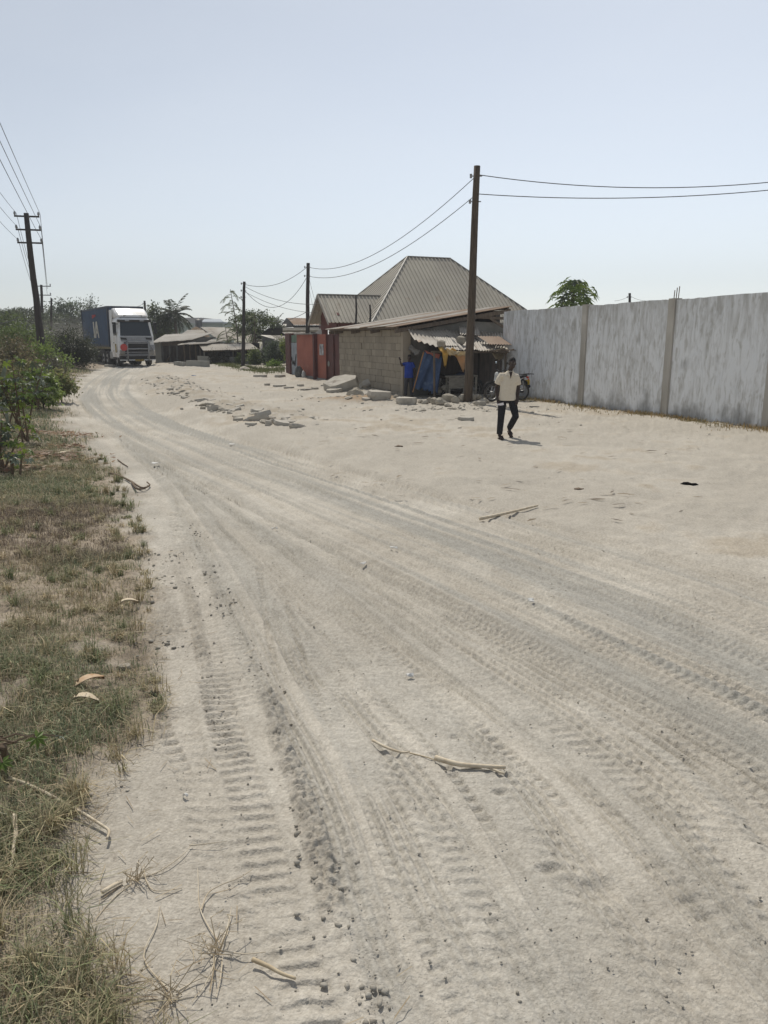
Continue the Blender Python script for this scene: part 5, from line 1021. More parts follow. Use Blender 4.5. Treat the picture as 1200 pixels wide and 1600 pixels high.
    M_rail = mat('container_rail', (0.03, 0.045, 0.075), (0.05, 0.055, 0.065), scale=3, rough=.6)
    for sx in (-1, 1):
        for z in (z0 + .06, z1 - .05): MB().box((sx * x, (y0 + y1) / 2, z), (.1, y1 - y0 - .34, .13)).local('rail', M_rail, co)
        for y in (y0 + .08, y1 - .08): MB().box((sx * x, y, (z0 + z1) / 2), (.16, .16, z1 - z0 + .02)).local('corner_post', M_rail, co)
    for y in (y0 + .06,): 
        for z in (z0 + .06, z1 - .05): MB().box((0, y, z), (2 * x - .18, .1, .13)).local('rail', M_rail, co)
    # lettering on the container's visible side
    def letter(pts, th, mt, nm): MB().slab(pts, th).local(nm, mt, co)
    xx = -x - .05
    def S(v, w): return (xx, 9.4 - v * .52, z0 + .62 + w * .72)      # v runs towards the cab
    M_let = mat('container_lettering', (0.55, 0.53, 0.46), (0.42, 0.41, 0.37), scale=3, rough=.8); M_redl = mat('red_lettering', (0.42, 0.05, 0.05), (0.30, 0.04, 0.04), scale=3, rough=.8)
    # letters as read in the photograph: a bar and an A, red mark above
    letter([S(2.2, 0), S(2.9, 0), S(2.7, 1.7), S(1.9, 1.7)], .02, M_let, 'letter_bar')
    letter([S(3.0, 0), S(3.6, 0), S(4.7, 1.7), S(4.0, 1.7)], .02, M_let, 'letter_stroke')
    letter([S(5.2, 0), S(5.9, 0), S(4.9, 1.7), S(4.2, 1.7)], .02, M_let, 'letter_stroke')
    letter([S(3.6, .45), S(5.3, .45), S(5.15, .75), S(3.8, .75)], .018, M_let, 'letter_stroke')
    for i in range(5): letter([S(1.6 + i * .55, 2.05 + .04 * i), S(2.0 + i * .55, 2.05 + .04 * i), S(2.0 + i * .55, 2.42), S(1.6 + i * .55, 2.42)], .02, M_redl, 'red_letter')
build_truck()
# ------------------------------------------------------------------ people
def fuse(mb, name, m, parent, voxel, it=4, fac=.5):
    me = mb.mesh(name); o = bpy.data.objects.new('tmp', me); COL.objects.link(o)
    r = o.modifiers.new('r', 'REMESH'); r.mode = 'VOXEL'; r.voxel_size = voxel; r.use_smooth_shade = True
    s = o.modifiers.new('s', 'SMOOTH'); s.iterations = it; s.factor = fac
    dg = bpy.context.evaluated_depsgraph_get(); me2 = bpy.data.meshes.new_from_object(o.evaluated_get(dg)); me2.name = name
    bpy.data.objects.remove(o); bpy.data.meshes.remove(me); me2.materials.clear()
    return link(name, me2, m, parent, smooth=True)
def hand(m, w, d, side, curl=.5):
    """palm and five bent fingers from wrist w along d; thumb to side"""
    w = Vector(w); d = Vector(d).normalized(); s = Vector(side).normalized(); n = d.cross(s).normalized()
    m.tube([w - d * .01, w + d * .03, w + d * .085], [(.024, .018), (.036, .017), (.034, .014)], 10)
    for k, (o, L) in enumerate(((-.027, .068), (-.009, .08), (.009, .076), (.026, .06))):
        a = w + d * .08 + s * o * -1; b = a + d * L * .5 + n * L * .12 * curl; c = b + d * L * .32 + n * L * .45 * curl; e = c + d * L * .1 + n * L * .4 * curl
        m.tube([a - d * .015, a, b, c, e], [.0095, .0095, .009, .008, .0065], 6)
    a = w + d * .03 + s * .03; m.tube([a - s * .012, a + s * .012 + d * .012, a + s * .022 + d * .04 + n * .01, a + s * .016 + d * .062 + n * .022], [.013, .012, .010, .007], 6)
M_skin = mat('dark_skin', (0.045, 0.026, 0.018), (0.035, 0.020, 0.015), scale=20, rough=.5, spec=.4)
M_hair = mat('black_hair', (0.012, 0.011, 0.011), rough=.75, bump=.004, bscale=150)
def person(base, rz, J, label, shirt, trousers, shoes, collar=True, scale=1.0, child=False):
    t = root('person', base, label, 'person', rz=rz); t.scale = (scale * .94, scale * .95, scale)
    V = {k: Vector(v) for k, v in J.items()}; hc = V['head']
    b = MB(); b.ball(hc + Vector((0, .012, .02)), (.076, .094, .10), 14, 11); b.ball(hc + Vector((0, -.014, -.05)), (.060, .070, .068), 12, 9)
    b.tube([hc + Vector((0, -.075, .02)), hc + Vector((0, -.100, -.028))], [.010, .017], 7)             # nose
    for s in (-1, 1): b.ball(hc + Vector((s * .078, .012, -.012)), (.010, .020, .030), 8, 6)             # ears
    b.tube([hc + Vector((-.022, -.082, -.064)), hc + Vector((.022, -.082, -.064))], .010, 6)           # lips
    b.tube([hc + Vector((-.045, -.076, .026)), hc + Vector((0, -.087, .028)), hc + Vector((.045, -.076, .026))], .008, 6)   # brow
    b.tube([V['neck'] + Vector((0, .01, -.06)), V['neck'], hc + Vector((0, .015, -.03))], [.075, .056, .054], 12)
    p = V['pelvis']; n = V['neck']
    b.rings([(p.x, p.y, p.z - .06, .14, .09), (p.x, p.y, p.z + .05, .15, .10), (p.x * .5 + n.x * .5, (p.y + n.y) / 2, (p.z + n.z) / 2, .14, .09), (n.x, n.y, n.z - .20, .15, .095), (n.x, n.y, n.z - .09, .09, .07)], 14)
    for s in 'LR':
        b.tube([V['neck'] + Vector((0, 0, -.13)), V['sh' + s] + Vector((0, 0, -.03)), (V['sh' + s] + V['el' + s]) / 2, V['el' + s], V['el' + s].lerp(V['wr' + s], .35), V['wr' + s]], [.05, .046, .046, .040, .040, .026], 10)
        sd = Vector((1 if s == 'L' else -1, -.4, 0)); hand(b, V['wr' + s], V['wr' + s] - V['el' + s], sd)
        b.tube([V['hip' + s], V['hip' + s].lerp(V['kn' + s], .5), V['kn' + s], V['kn' + s].lerp(V['an' + s], .35), V['an' + s]], [.085, .072, .055, .055, .036], 10)
        a = V['an' + s]; to = V['toe' + s]; b.tube([a + Vector((0, .03, .0)), a + (to - a) * .15, a.lerp(to, .6), to], [(.034, .04), (.036, .036), (.040, .028), (.034, .018)], 10)
    if collar: b.slab([n + Vector((-.045, -.098, -.015)), n + Vector((0, -.155, -.15)), n + Vector((.045, -.098, -.015))], .05)
    body = fuse(b, 'body', M_skin, t, .0085, 2)
    h = MB(); h.ball(hc + Vector((0, .020, .034)), (.082, .096, .098), 16, 12); hair = fuse(h, 'hair', M_hair, t, .009, 2)
    hm = hair.data
    for v in hm.vertices:                                       # hairline: pull the front and underside back inside the head
        q = v.co - hc
        if q.z < .045 - max(0, q.y) * .75: v.co = hc + q * .82
    for s in (-1, 1): MB().ball(hc + Vector((s * .031, -.0865, .006)), (.012, .008, .008), 8, 6).local('eye', mat('eye_white', (.45, .42, .38), (.05, .04, .04), scale=70, rough=.3), t, smooth=True)
    s_ = MB()
    s_.rings([(p.x, p.y, p.z - .085, .20, .142), (p.x, p.y, p.z - .03, .196, .138), (p.x, p.y - .005, p.z + .06, .182, .125), (p.x * .6 + n.x * .4, p.y, p.z * .55 + n.z * .45, .186, .125), (n.x, n.y + .0, n.z - .22, .182, .125), (n.x, n.y, n.z - .12, .165, .11), (n.x, n.y, n.z - .055, .11, .09), (n.x, n.y, n.z - .01, .072, .072)], 18)
    for s in 'LR':
        e = V['sh' + s].lerp(V['el' + s], .72 if not child else .6); s_.tube([n + Vector((0, 0, -.11)), V['sh' + s] + Vector((0, 0, -.012)), V['sh' + s].lerp(V['el' + s], .35), e], [.075, .066, .070, .074], 12)
    so_ = fuse(s_, 'shirt', shirt, t, .011, 3)
    if collar:
        for s in (-1, 1): MB().slab([n + Vector((s * .012, -.155, -.13)), n + Vector((s * .075, -.118, -.085)), n + Vector((s * .068, -.06, .0)), n + Vector((s * .045, -.10, .005))], .012 * s).local('collar', shirt, so_, bevel=.004)
        for k in range(4): MB().tube([n + Vector((.004, -.150 + .006 * k, -.20 - .09 * k)), n + Vector((.004, -.156 + .006 * k, -.20 - .09 * k))], .007, 6).local('button', M_straw, so_)
    q = MB(); q.rings([(p.x, p.y, p.z + .03, .165, .115), (p.x, p.y, p.z - .05, .178, .122), (p.x, p.y, p.z - .13, .165, .118)], 16)
    for s in 'LR':
        k = V['kn' + s]; a = V['an' + s]; q.tube([V['hip' + s] + Vector((0, 0, .0)), V['hip' + s].lerp(k, .3), V['hip' + s].lerp(k, .7), k, k.lerp(a, .4), k.lerp(a, .75), k.lerp(a, .93)], [.086, .094, .086, .078, .074, .070, .066], 12)
    fuse(q, 'trousers', trousers, t, .011, 3)
    for s in 'LR':
        a = V['an' + s]; to = V['toe' + s]; d = (to - a); f = MB(); he = a + Vector((0, .045, -.058)) + d * .02
        up = Vector((0, 0, 1)); sole_dir = (to - he).normalized()
        f.tube([he - sole_dir * .012, he, he.lerp(to, .5), to, to + sole_dir * .02], [(.020, .012), (.040, .014), (.044, .014), (.046, .014), (.022, .010)], 10)
        so2 = f.local('sandal', shoes, t, smooth=True)
        MB().tube([he.lerp(to, .62) + Vector((-.046, 0, .0)), he.lerp(to, .66) + Vector((-.02, 0, .05)), he.lerp(to, .66) + Vector((.02, 0, .05)), he.lerp(to, .62) + Vector((.046, 0, .0))], [(.010, .024)] * 4, 6).local('strap', shoes, so2)
    return t
def shirt_mat():
    m = mat('checked_cream_shirt', (0.85, 0.79, 0.67), (0.80, 0.73, 0.60), scale=30, rough=.9, transl=.12, bump=.02, bscale=9, detail=3)
    n = m.node_tree.nodes; l = m.node_tree.links; p = n['Principled BSDF']; src = p.inputs['Base Color'].links[0].from_socket
    tc = n.new('ShaderNodeTexCoord'); br = n.new('ShaderNodeTexBrick'); br.offset = 0; br.inputs['Scale'].default_value = 1; br.inputs['Brick Width'].default_value = .022; br.inputs['Row Height'].default_value = .022; br.inputs['Mortar Size'].default_value = .0022
    mp = n.new('ShaderNodeMapping'); mp.inputs['Rotation'].default_value = (R(90), 0, 0); l.new(tc.outputs['Object'], mp.inputs['Vector']); l.new(mp.outputs[0], br.inputs['Vector'])
    x = n.new('ShaderNodeMix'); x.data_type = 'RGBA'; l.new(br.outputs['Fac'], x.inputs[0]); l.new(src, x.inputs[6]); x.inputs[7].default_value = (.52, .41, .28, 1); l.new(x.outputs[2], p.inputs['Base Color']); return m
gm = G(789, 686)
JM = dict(head=(.10, -.05, 1.585), neck=(.06, 0, 1.435), pelvis=(.02, 0, .90), shL=(-.145, .01, 1.335), shR=(.225, .02, 1.315), elL=(-.225, .05, 1.08), elR=(.27, .06, 1.07), wrL=(-.20, -.06, .84), wrR=(.235, -.06, .86),
          hipL=(-.085, 0, .83), hipR=(.125, 0, .83), knL=(-.11, -.03, .46), knR=(.205, -.10, .49), anL=(-.13, .0, .075), anR=(.115, .20, .20), toeL=(-.085, -.165, .016), toeR=(.15, .04, .045))
man = person(gm, 0.0, JM, 'walking person in checked cream short-sleeved shirt and black trousers', shirt_mat(), mat('black_trousers', (0.014, 0.014, 0.016), (0.02, 0.02, 0.022), scale=10, rough=.85), mat('brown_sandal', (0.06, 0.035, 0.022), (0.03, 0.02, 0.015), scale=20, rough=.8))
pp = MB(); pp.slab([(-.215, -.13, .75), (-.085, -.17, .785), (-.07, -.165, .735), (-.20, -.12, .71)], .006); o = pp.mesh('folded_paper'); o = link('folded_paper', o, mat('white_paper', (.70, .68, .70), rough=.8), None, gm); tag(o, 'white folded paper held at the hip of the walking person', 'paper')
gc = K0 - KA * .8 - KB * .05; gc.z = gz1(gc.x, gc.y)
JC = dict(head=(.02, -.03, 1.545), neck=(0, 0, 1.40), pelvis=(0.0, 0, .86), shL=(-.17, .0, 1.33), shR=(.165, .0, 1.33), elL=(-.30, -.05, 1.24), elR=(.23, .03, 1.06), wrL=(-.36, -.08, 1.42), wrR=(.28, -.03, .84),
          hipL=(-.09, 0, .79), hipR=(.09, 0, .79), knL=(-.12, -.02, .44), knR=(.10, -.02, .44), anL=(-.13, 0, .075), anR=(.12, .02, .075), toeL=(-.15, -.17, .016), toeR=(.15, -.15, .016))
person(gc, R(-6), JC, 'person in bright blue shirt leaning an arm on the block hut corner', mat('bright_blue_shirt', (0.02, 0.055, 0.30), (0.015, 0.04, 0.22), scale=8, rough=.9, bump=.02, bscale=9), mat('dark_grey_trousers', (0.045, 0.045, 0.05), rough=.9), mat('dark_sandal', (0.03, 0.025, 0.02), rough=.8), collar=False, scale=.91, child=True)

# ------------------------------------------------------------------ motorbikes
def motorbike(rear, front, label, tank, extra):
    rear = Vector(rear); front = Vector(front); d = front - rear; wb = 1.26; c = (rear + front) / 2
    t = root('motorbike', Vector((c.x, c.y, gz1(c.x, c.y))), label, 'motorbike', rz=math.atan2(d.y, d.x))
    def wheel(x):
        n = 24; r = .225; v = []; f = []
        for k in range(n):
            a = 2 * math.pi * k / n
            for j in range(8):
                b = 2 * math.pi * j / 8; rr = .27 + .042 * math.cos(b); v.append((x + rr * math.cos(a), .042 * math.sin(b), .31 + rr * math.sin(a)))
        for k in range(n):
            for j in range(8): f.append((k * 8 + j, k * 8 + (j + 1) % 8, ((k + 1) % n) * 8 + (j + 1) % 8, ((k + 1) % n) * 8 + j))
        w = MB().add(v, f).local('wheel', M_rubber, t, smooth=True)
        m = MB(); m.tube([(x + .23 * math.cos(2 * math.pi * k / 20), 0, .31 + .23 * math.sin(2 * math.pi * k / 20)) for k in range(21)], (.012, .02), 6, cap=False)
        for k in range(10): a = math.pi * 2 * k / 10; m.tube([(x, .02 * (-1) ** k, .31), (x + .23 * math.cos(a), 0, .31 + .23 * math.sin(a))], .005, 4)
        m.tube([(x, -.06, .31), (x, .06, .31)], .05, 8); m.local('rim', M_steel, w)
        m = MB(); pts = [(x + .345 * math.cos(a), 0, .31 + .345 * math.sin(a)) for a in np.linspace(R(20), R(160), 10)]; m.tube(pts, (.008, .06), 6); m.local('fender', M_black, t)
    wheel(-wb / 2); wheel(wb / 2)
    m = MB()
    for s in (-1, 1): m.tube([(wb / 2, s * .075, .31), (wb / 2 - .26, s * .075, .98)], .022, 6); 
    m.local('fork', M_steel, t)
    m = MB(); m.tube([(wb / 2 - .24, 0, .88), (.0, 0, .60), (-.45, 0, .62), (-.7, 0, .74)], .026, 6); m.tube([(wb / 2 - .22, 0, .8), (.12, 0, .30), (-.2, 0, .28), (-wb / 2, .09, .31)], .026, 6); m.tube([(-wb / 2, -.09, .31), (-.2, -.05, .28)], .026, 6); m.local('frame', M_black, t)
    for s in (-1, 1): MB().tube([(-wb / 2, s * .12, .33), (-wb / 2 + .08, s * .12, .68)], .03, 6).local('shock_absorber', M_steel, t)
    MB().box((.02, 0, .40), (.34, .22, .24)).local('engine', M_steel, t, bevel=.04); MB().tube([(.1, 0, .48), (.18, 0, .62)], .085, 10).local('cylinder', M_steel, t)
    m = MB(); m.tube([(.38, 0, .80), (.26, 0, .82), (.08, 0, .80), (-.06, 0, .75)], [(.05, .05), (.12, .10), (.125, .10), (.06, .05)], 12); m.local('fuel_tank', tank, t, smooth=True)
    m = MB(); m.tube([(-.04, 0, .76), (-.2, 0, .78), (-.5, 0, .80), (-.78, 0, .84)], [(.08, .04), (.12, .05), (.13, .05), (.09, .04)], 10); m.local('seat', M_black, t, smooth=True)
    MB().tube([(.15, -.1, .35), (.0, -.13, .25), (-.35, -.15, .30), (-.85, -.16, .40)], [.02, .025, .045, .04], 8).local('exhaust', M_steel, t)
    hb = MB().tube([(wb / 2 - .42, -.36, 1.04), (wb / 2 - .33, -.2, 1.05), (wb / 2 - .27, 0, 1.0), (wb / 2 - .33, .2, 1.05), (wb / 2 - .42, .36, 1.04)], .016, 6).local('handlebar', M_black, t)
    for s in (-1, 1):
        MB().tube([(wb / 2 - .35, s * .24, 1.05), (wb / 2 - .36, s * .30, 1.24)], .008, 5).local('mirror_stem', M_black, hb); MB().ball((wb / 2 - .36, s * .31, 1.28), (.015, .06, .04), 8, 6).local('mirror', mat('mirror_glass', (.5, .6, .7), rough=.15, metal=.8) if s < 0 else M_black, hb)
        MB().ball((-.78, s * .14, .72), (.03, .03, .03), 8, 6).local('indicator', mat('orange_indicator', (.65, .16, .03), rough=.4), t)
    MB().ball((wb / 2 - .18, 0, .9), (.06, .09, .09), 10, 8).local('headlight', mat('headlight_glass', (.6, .6, .58), rough=.2), t)
    MB().slab([(wb / 2 - .12, -.08, .66), (wb / 2 - .12, .08, .66), (wb / 2 - .17, .1, .95), (wb / 2 - .17, -.1, .95)], .02).local('front_plate', mat('bike_white_plate', (.55, .55, .53), rough=.6), t)
    MB().box((-.86, 0, .62), (.02, .2, .16)).local('number_plate', mat('bike_plate_yellow', (.55, .38, .06), rough=.6), t); MB().ball((-.85, 0, .78), (.03, .07, .04), 8, 6).local('tail_lamp', mat('tail_red', (.5, .04, .03), rough=.3), t)
    m = MB()
    for y in (-.12, 0, .12): m.tube([(-.55, y, .88), (-1.0, y, .90)], .01, 5)
    for x in (-.6, -.8, -1.0): m.tube([(x, -.14, .89), (x, .14, .89)], .01, 5)
    m.local('luggage_rack', M_black, t)
M_tankb = mat('tank_dark_blue', (0.03, 0.04, 0.07), rough=.3); M_tankr = mat('tank_black', (0.02, 0.02, 0.022), rough=.3)
motorbike(U(684, 622, 28.4), U(741, 622, 28.2), 'dark motorbike parked behind the work table, front wheel by the big pole', M_tankb, 0)
motorbike(U(811, 628, 26.4), U(772, 632, 25.9), 'black motorbike parked by the wall end behind the walking person', M_tankr, 1)
# ------------------------------------------------------------------ vegetation
def unit(v): return v / np.maximum(np.linalg.norm(v, axis=1, keepdims=True), 1e-9)
def leaf_arrays(P, D, L, W, col, rng, fold=.25):
    """one folded diamond leaf per point"""
    n = len(P); D = unit(D); S = unit(np.cross(D, rng.standard_normal((n, 3)))); N = np.cross(D, S)
    L = np.broadcast_to(L, n)[:, None]; W = np.broadcast_to(W, n)[:, None]
    v = np.stack([P, P + D * L * .5 + S * W * .5 + N * W * fold, P + D * L + N * -L * .12, P + D * L * .5 - S * W * .5 + N * W * fold], 1).reshape(-1, 3)
    f = np.arange(4 * n).reshape(n, 4); c = np.repeat(col, 4, axis=0); return v, f, c
def crown_pts(c, rad, n, rng, clumps=40, spread=.24, shell=.75, gap=0.0):
    cc = unit(rng.standard_normal((clumps, 3))) * (rng.random((clumps, 1)) ** (1 - shell)) ; cc[:, 2] = np.where(cc[:, 2] < -.75, -cc[:, 2], cc[:, 2])
    cc *= (1 + .18 * rng.standard_normal((clumps, 1)))
    k = rng.integers(0, clumps, n); P = cc[k] + rng.standard_normal((n, 3)) * spread * (.6 + .8 * rng.random((clumps, 1)))[k]
    return P * np.array(rad) + np.array(c), P, k
def mixcol(a, b, f): return np.array(a)[None] * (1 - f[:, None]) + np.array(b)[None] * f[:, None]
def tree(name, c, rad, n, leaf, ca, cb, label, cat, trunk=None, seed=0, clumps=40, spread=.24, group=None, asp=.5, droop=0.3, shell=.75, bark=None):
    rng = np.random.default_rng(seed + 500); c = Vector(c); g = gz1(c.x, c.y); r = root(name, (c.x, c.y, g), label, cat, group)
    P, Q, k = crown_pts(c, rad, n, rng, clumps, spread, shell); P[:, 2] = np.maximum(P[:, 2], g + .02)
    D = unit(Q) * .7 + rng.standard_normal((n, 3)) * .7; D[:, 2] -= droop
    f = np.clip(.5 + .25 * rng.standard_normal(n) + .25 * rng.standard_normal(clumps)[k], 0, 1); col = mixcol(ca, cb, f) * 1.35 * (1 + .2 * rng.standard_normal((n, 1)))
    v, fa, cl = leaf_arrays(P, D, leaf * (.6 + .8 * rng.random(n)), leaf * asp * (.6 + .8 * rng.random(n)), np.clip(col, .01, .6), rng)
    me = npmesh('crown', v - np.array([c.x, c.y, g]), fa, cl); link('crown', me, M_leaf, r)
    tr = trunk or .06; rnd = random.Random(seed); m = MB(); top = Vector((c.x, c.y, c.z + rad[2] * .2))
    m.tube([(c.x, c.y, g - .1), (c.x + .1 * rad[0] * rnd.uniform(-1, 1), c.y, g + (top.z - g) * .5), top], [tr, tr * .75, tr * .35], 7)
    for i in range(9):
        t = rnd.uniform(.15, .8); s = Vector((c.x, c.y, g)).lerp(top, t); e = Vector((c.x + rad[0] * rnd.uniform(-.8, .8), c.y + rad[1] * rnd.uniform(-.8, .8), max(g + .1, c.z + rad[2] * rnd.uniform(-.4, .75))))
        m.tube([s, s.lerp(e, .5) + Vector((0, 0, .08 * rad[2])), e], [tr * .5, tr * .32, tr * .12], 5)
    m.part('trunk', bark or M_bark, r, smooth=True); return r
DG = (.045, .055, .028); MG = (.095, .125, .042); LG = (.16, .22, .05); GG = (.085, .095, .060); BR = (.14, .11, .065); FG = (.075, .095, .060)
def at(px, py, Y): return U(px, py, Y)
SH = 'roadside bushes on the left verge'
c = at(111, 550, 50); tree('thorn_bush', (c.x, c.y, 1.5), (1.25, 1.2, 1.15), 9000, .16, (.022, .026, .017), (.055, .062, .036), 'large dark thorny bush by the road before the truck', 'bush', .07, 1, 70, .22, SH, .28, .0)
c = at(18, 552, 33); tree('dry_shrub', (c.x, c.y, 1.2), (1.0, 1.0, .85), 6000, .10, (.075, .075, .04), (.17, .135, .085), 'brownish dry shrub at the foot of the stout crossarmed pole', 'shrub', .05, 2, 60, .22, SH, .5)
c = at(55, 552, 38); tree('green_shrub', (c.x, c.y, 1.1), (1.1, 1.0, .65), 3800, .13, MG, LG, 'bright green shrub growing below the stout crossarmed pole', 'shrub', .05, 3, 50, .22, SH, .6)
c = at(20, 525, 46); tree('green_shrub', (c.x, c.y, 1.7), (1.9, 1.5, 1.1), 5000, .15, MG, (.09, .12, .04), 'leafy mid-green shrub behind the brownish dry shrub', 'shrub', .05, 4, 50, .22, SH, .6)
c = at(75, 562, 35); tree('grey_shrub', (c.x, c.y, .75), (.75, .7, .55), 3000, .09, (.05, .052, .036), (.10, .095, .065), 'small grey-brown shrub before the large thorny bush', 'shrub', .03, 5, 40, .22, SH, .4)
c = at(92, 583, 27); tree('leafy_shrub', (c.x, c.y, .65), (.42, .45, .36), 1600, .11, MG, (.22, .20, .10), 'leafy shrub with yellowing leaves beside the broad-leaved plants', 'shrub', .03, 6, 40, .24, SH, .6)
c = at(64, 588, 24); tree('leafy_shrub', (c.x, c.y, .65), (.5, .45, .45), 1500, .12, MG, (.2, .26, .07), 'bright leafy shrub right behind the broad-leaved plants', 'shrub', .03, 7, 40, .24, SH, .7)
c = at(25, 578, 24); tree('leafy_shrub', (c.x, c.y, .85), (.8, .7, .6), 2200, .11, (.09, .10, .045), (.19, .17, .09), 'dusty green-brown shrub between dry shrub and broad-leaved plants', 'shrub', .03, 8, 40, .24, SH, .6)
# far trees
FT = 'trees beyond the bend'
c = at(14, 512, 75); tree('umbrella_tree', (c.x, c.y, 4.0), (3.9, 3.0, .75), 6500, .28, (.04, .05, .03), (.08, .095, .055), 'flat-topped dark umbrella tree behind the roadside shrubs', 'tree', .16, 11, 60, .17, FT, .3, .2)
c = at(10, 528, 62); tree('roadside_tree', (c.x, c.y, 2.6), (2.6, 2.0, 1.2), 4500, .2, (.05, .065, .03), MG, 'round green tree under the flat-topped umbrella tree', 'tree', .12, 12, 40, .2, FT, .5)
c = at(98, 510, 95); tree('dusty_tree', (c.x, c.y, 4.0), (2.7, 2.2, 2.0), 5000, .3, (.05, .065, .045), FG, 'rounded dusty tree beyond the thin bare pole', 'tree', .16, 13, 50, .2, FT, .45)
c = at(133, 514, 100); tree('dusty_tree', (c.x, c.y, 3.6), (1.9, 1.8, 1.9), 3000, .3, (.06, .075, .05), FG, 'loose dusty tree showing beside the container rear', 'tree', .14, 14, 30, .24, FT, .45)
c = at(88, 527, 115); tree('dusty_tree', (c.x, c.y, 2.2), (6, 2.2, 2.0), 5000, .35, (.07, .08, .055), (.11, .12, .085), 'low wide dusty thicket at the far end of the road', 'tree', .14, 15, 50, .2, FT, .45)
c = at(143, 490, 130); tree('conifer_tree', (c.x, c.y, 5.4), (.7, .7, 2.5), 1600, .3, (.035, .05, .035), (.06, .075, .05), 'slim pointed tree showing above the container roof', 'tree', .14, 16, 40, .25, FT, .4)
c = at(246, 506, 80); tree('roadside_tree', (c.x, c.y, 3.55), (1.25, 1.2, 1.6), 4000, .22, (.035, .05, .025), (.085, .105, .045), 'leafy tree right behind the truck cab', 'tree', .12, 17, 40, .22, FT, .55)
c = at(238, 520, 84); tree('roadside_tree', (c.x, c.y, 2.4), (.8, .8, 1.1), 1800, .2, (.05, .06, .03), (.10, .11, .05), 'small leafy tree at the end of the plank shed', 'tree', .1, 18, 30, .24, FT, .55)
c = at(398, 508, 66); tree('roadside_tree', (c.x, c.y, 3.4), (1.35, 1.2, .85), 4200, .17, (.035, .05, .02), (.085, .11, .035), 'dense green tree crown above the roofs by the thin pole', 'tree', .1, 19, 36, .2, FT, .5)
c = at(428, 518, 72); tree('roadside_tree', (c.x, c.y, 2.6), (1.0, 1.0, .9), 1800, .2, (.02, .025, .014), (.05, .06, .03), 'dark low tree crown behind the grey house', 'tree', .1, 20, 30, .2, FT, .5)
SR = 'shrubs growing before the grey house'
c = at(432, 572, 54); tree('house_shrub', (c.x, c.y, 1.05), (.68, .6, .75), 2600, .13, (.035, .05, .03), (.085, .105, .06), 'rounded grey-green shrub before the pale iron door pillar', 'shrub', .04, 21, 40, .22, SR, .5)
c = at(420, 573, 55); tree('house_shrub', (c.x, c.y, .9), (.45, .45, .65), 1600, .13, (.02, .03, .015), (.05, .065, .03), 'dark upright shrub before the dark doorway', 'shrub', .04, 22, 30, .24, SR, .5)
c = at(398, 574, 55); tree('house_shrub', (c.x, c.y, .85), (.38, .35, .55), 1400, .13, (.06, .085, .025), (.13, .16, .05), 'yellow-green young shrub at the end of the low-walled shed', 'shrub', .03, 23, 24, .25, SR, .6)
c = at(425, 583, 52); tree('house_shrub', (c.x, c.y, .5), (.45, .4, .28), 1400, .11, (.08, .13, .02), (.14, .20, .04), 'bright green low plant at the foot of the dark shrubs', 'shrub', .03, 24, 24, .25, SR, .6)
c = at(375, 575, 56); tree('house_shrub', (c.x, c.y, .7), (.3, .3, .35), 900, .11, (.07, .10, .03), (.12, .15, .05), 'small green weed beside the concrete stump', 'shrub', .02, 25, 20, .25, SR, .6)
for i, (px, h) in enumerate(((333, .9), (338, .7), (355, .8))):
    c = at(px, 570, 56.4); tree('wall_weed', (c.x, c.y, .3 + h * .6), (.3, .2, h * .55), 700, .1, (.035, .035, .022), (.075, .07, .045), 'dark straggly weed against the low-walled shed', 'weed', .02, 26 + i, 20, .28, 'weeds against the low-walled shed', .4)
c = at(447, 548, 50.5); tree('house_shrub', (c.x, c.y, 1.55), (.32, .3, .6), 900, .13, (.10, .13, .03), (.17, .20, .06), 'pale green creeper hanging beside the iron door pillar', 'shrub', .02, 30, 20, .25, SR, .6)
# palms
def frond(m_v, m_f, m_c, o, az, el, L, rng, leafl, droop, col, nl=24):
    d = np.array([math.cos(az) * math.cos(el), math.sin(az) * math.cos(el), math.sin(el)]); p = np.array(o, float); pts = [p.copy()]
    for k in range(12):
        d = d + np.array([0, 0, -droop]); d /= np.linalg.norm(d); p = p + d * L / 12; pts.append(p.copy())
    pts = np.array(pts); side = np.cross(d, [0, 0, 1.0]); side /= max(np.linalg.norm(side), 1e-6); P = []; D = []; LL = []
    for k in range(nl):
        t = (k + 1) / nl; i = min(int(t * 12), 11); q = pts[i] + (pts[i + 1] - pts[i]) * (t * 12 - i); tan = pts[i + 1] - pts[i]; tan /= np.linalg.norm(tan)
        for s in (-1, 1): P.append(q); D.append(side * s * .8 + tan * .7 + np.array([0, 0, -.35]) + rng.standard_normal(3) * .08); LL.append(leafl * (1 - abs(t - .45) * 1.1))
    n = len(P); v, f, c = leaf_arrays(np.array(P), np.array(D), np.array(LL), leafl * .11, np.tile(col, (n, 1)) * (1 + .2 * rng.standard_normal((n, 1))), rng, .05)
    m_f.append(f + sum(len(x) for x in m_v)); m_v.append(v); m_c.append(c); return pts
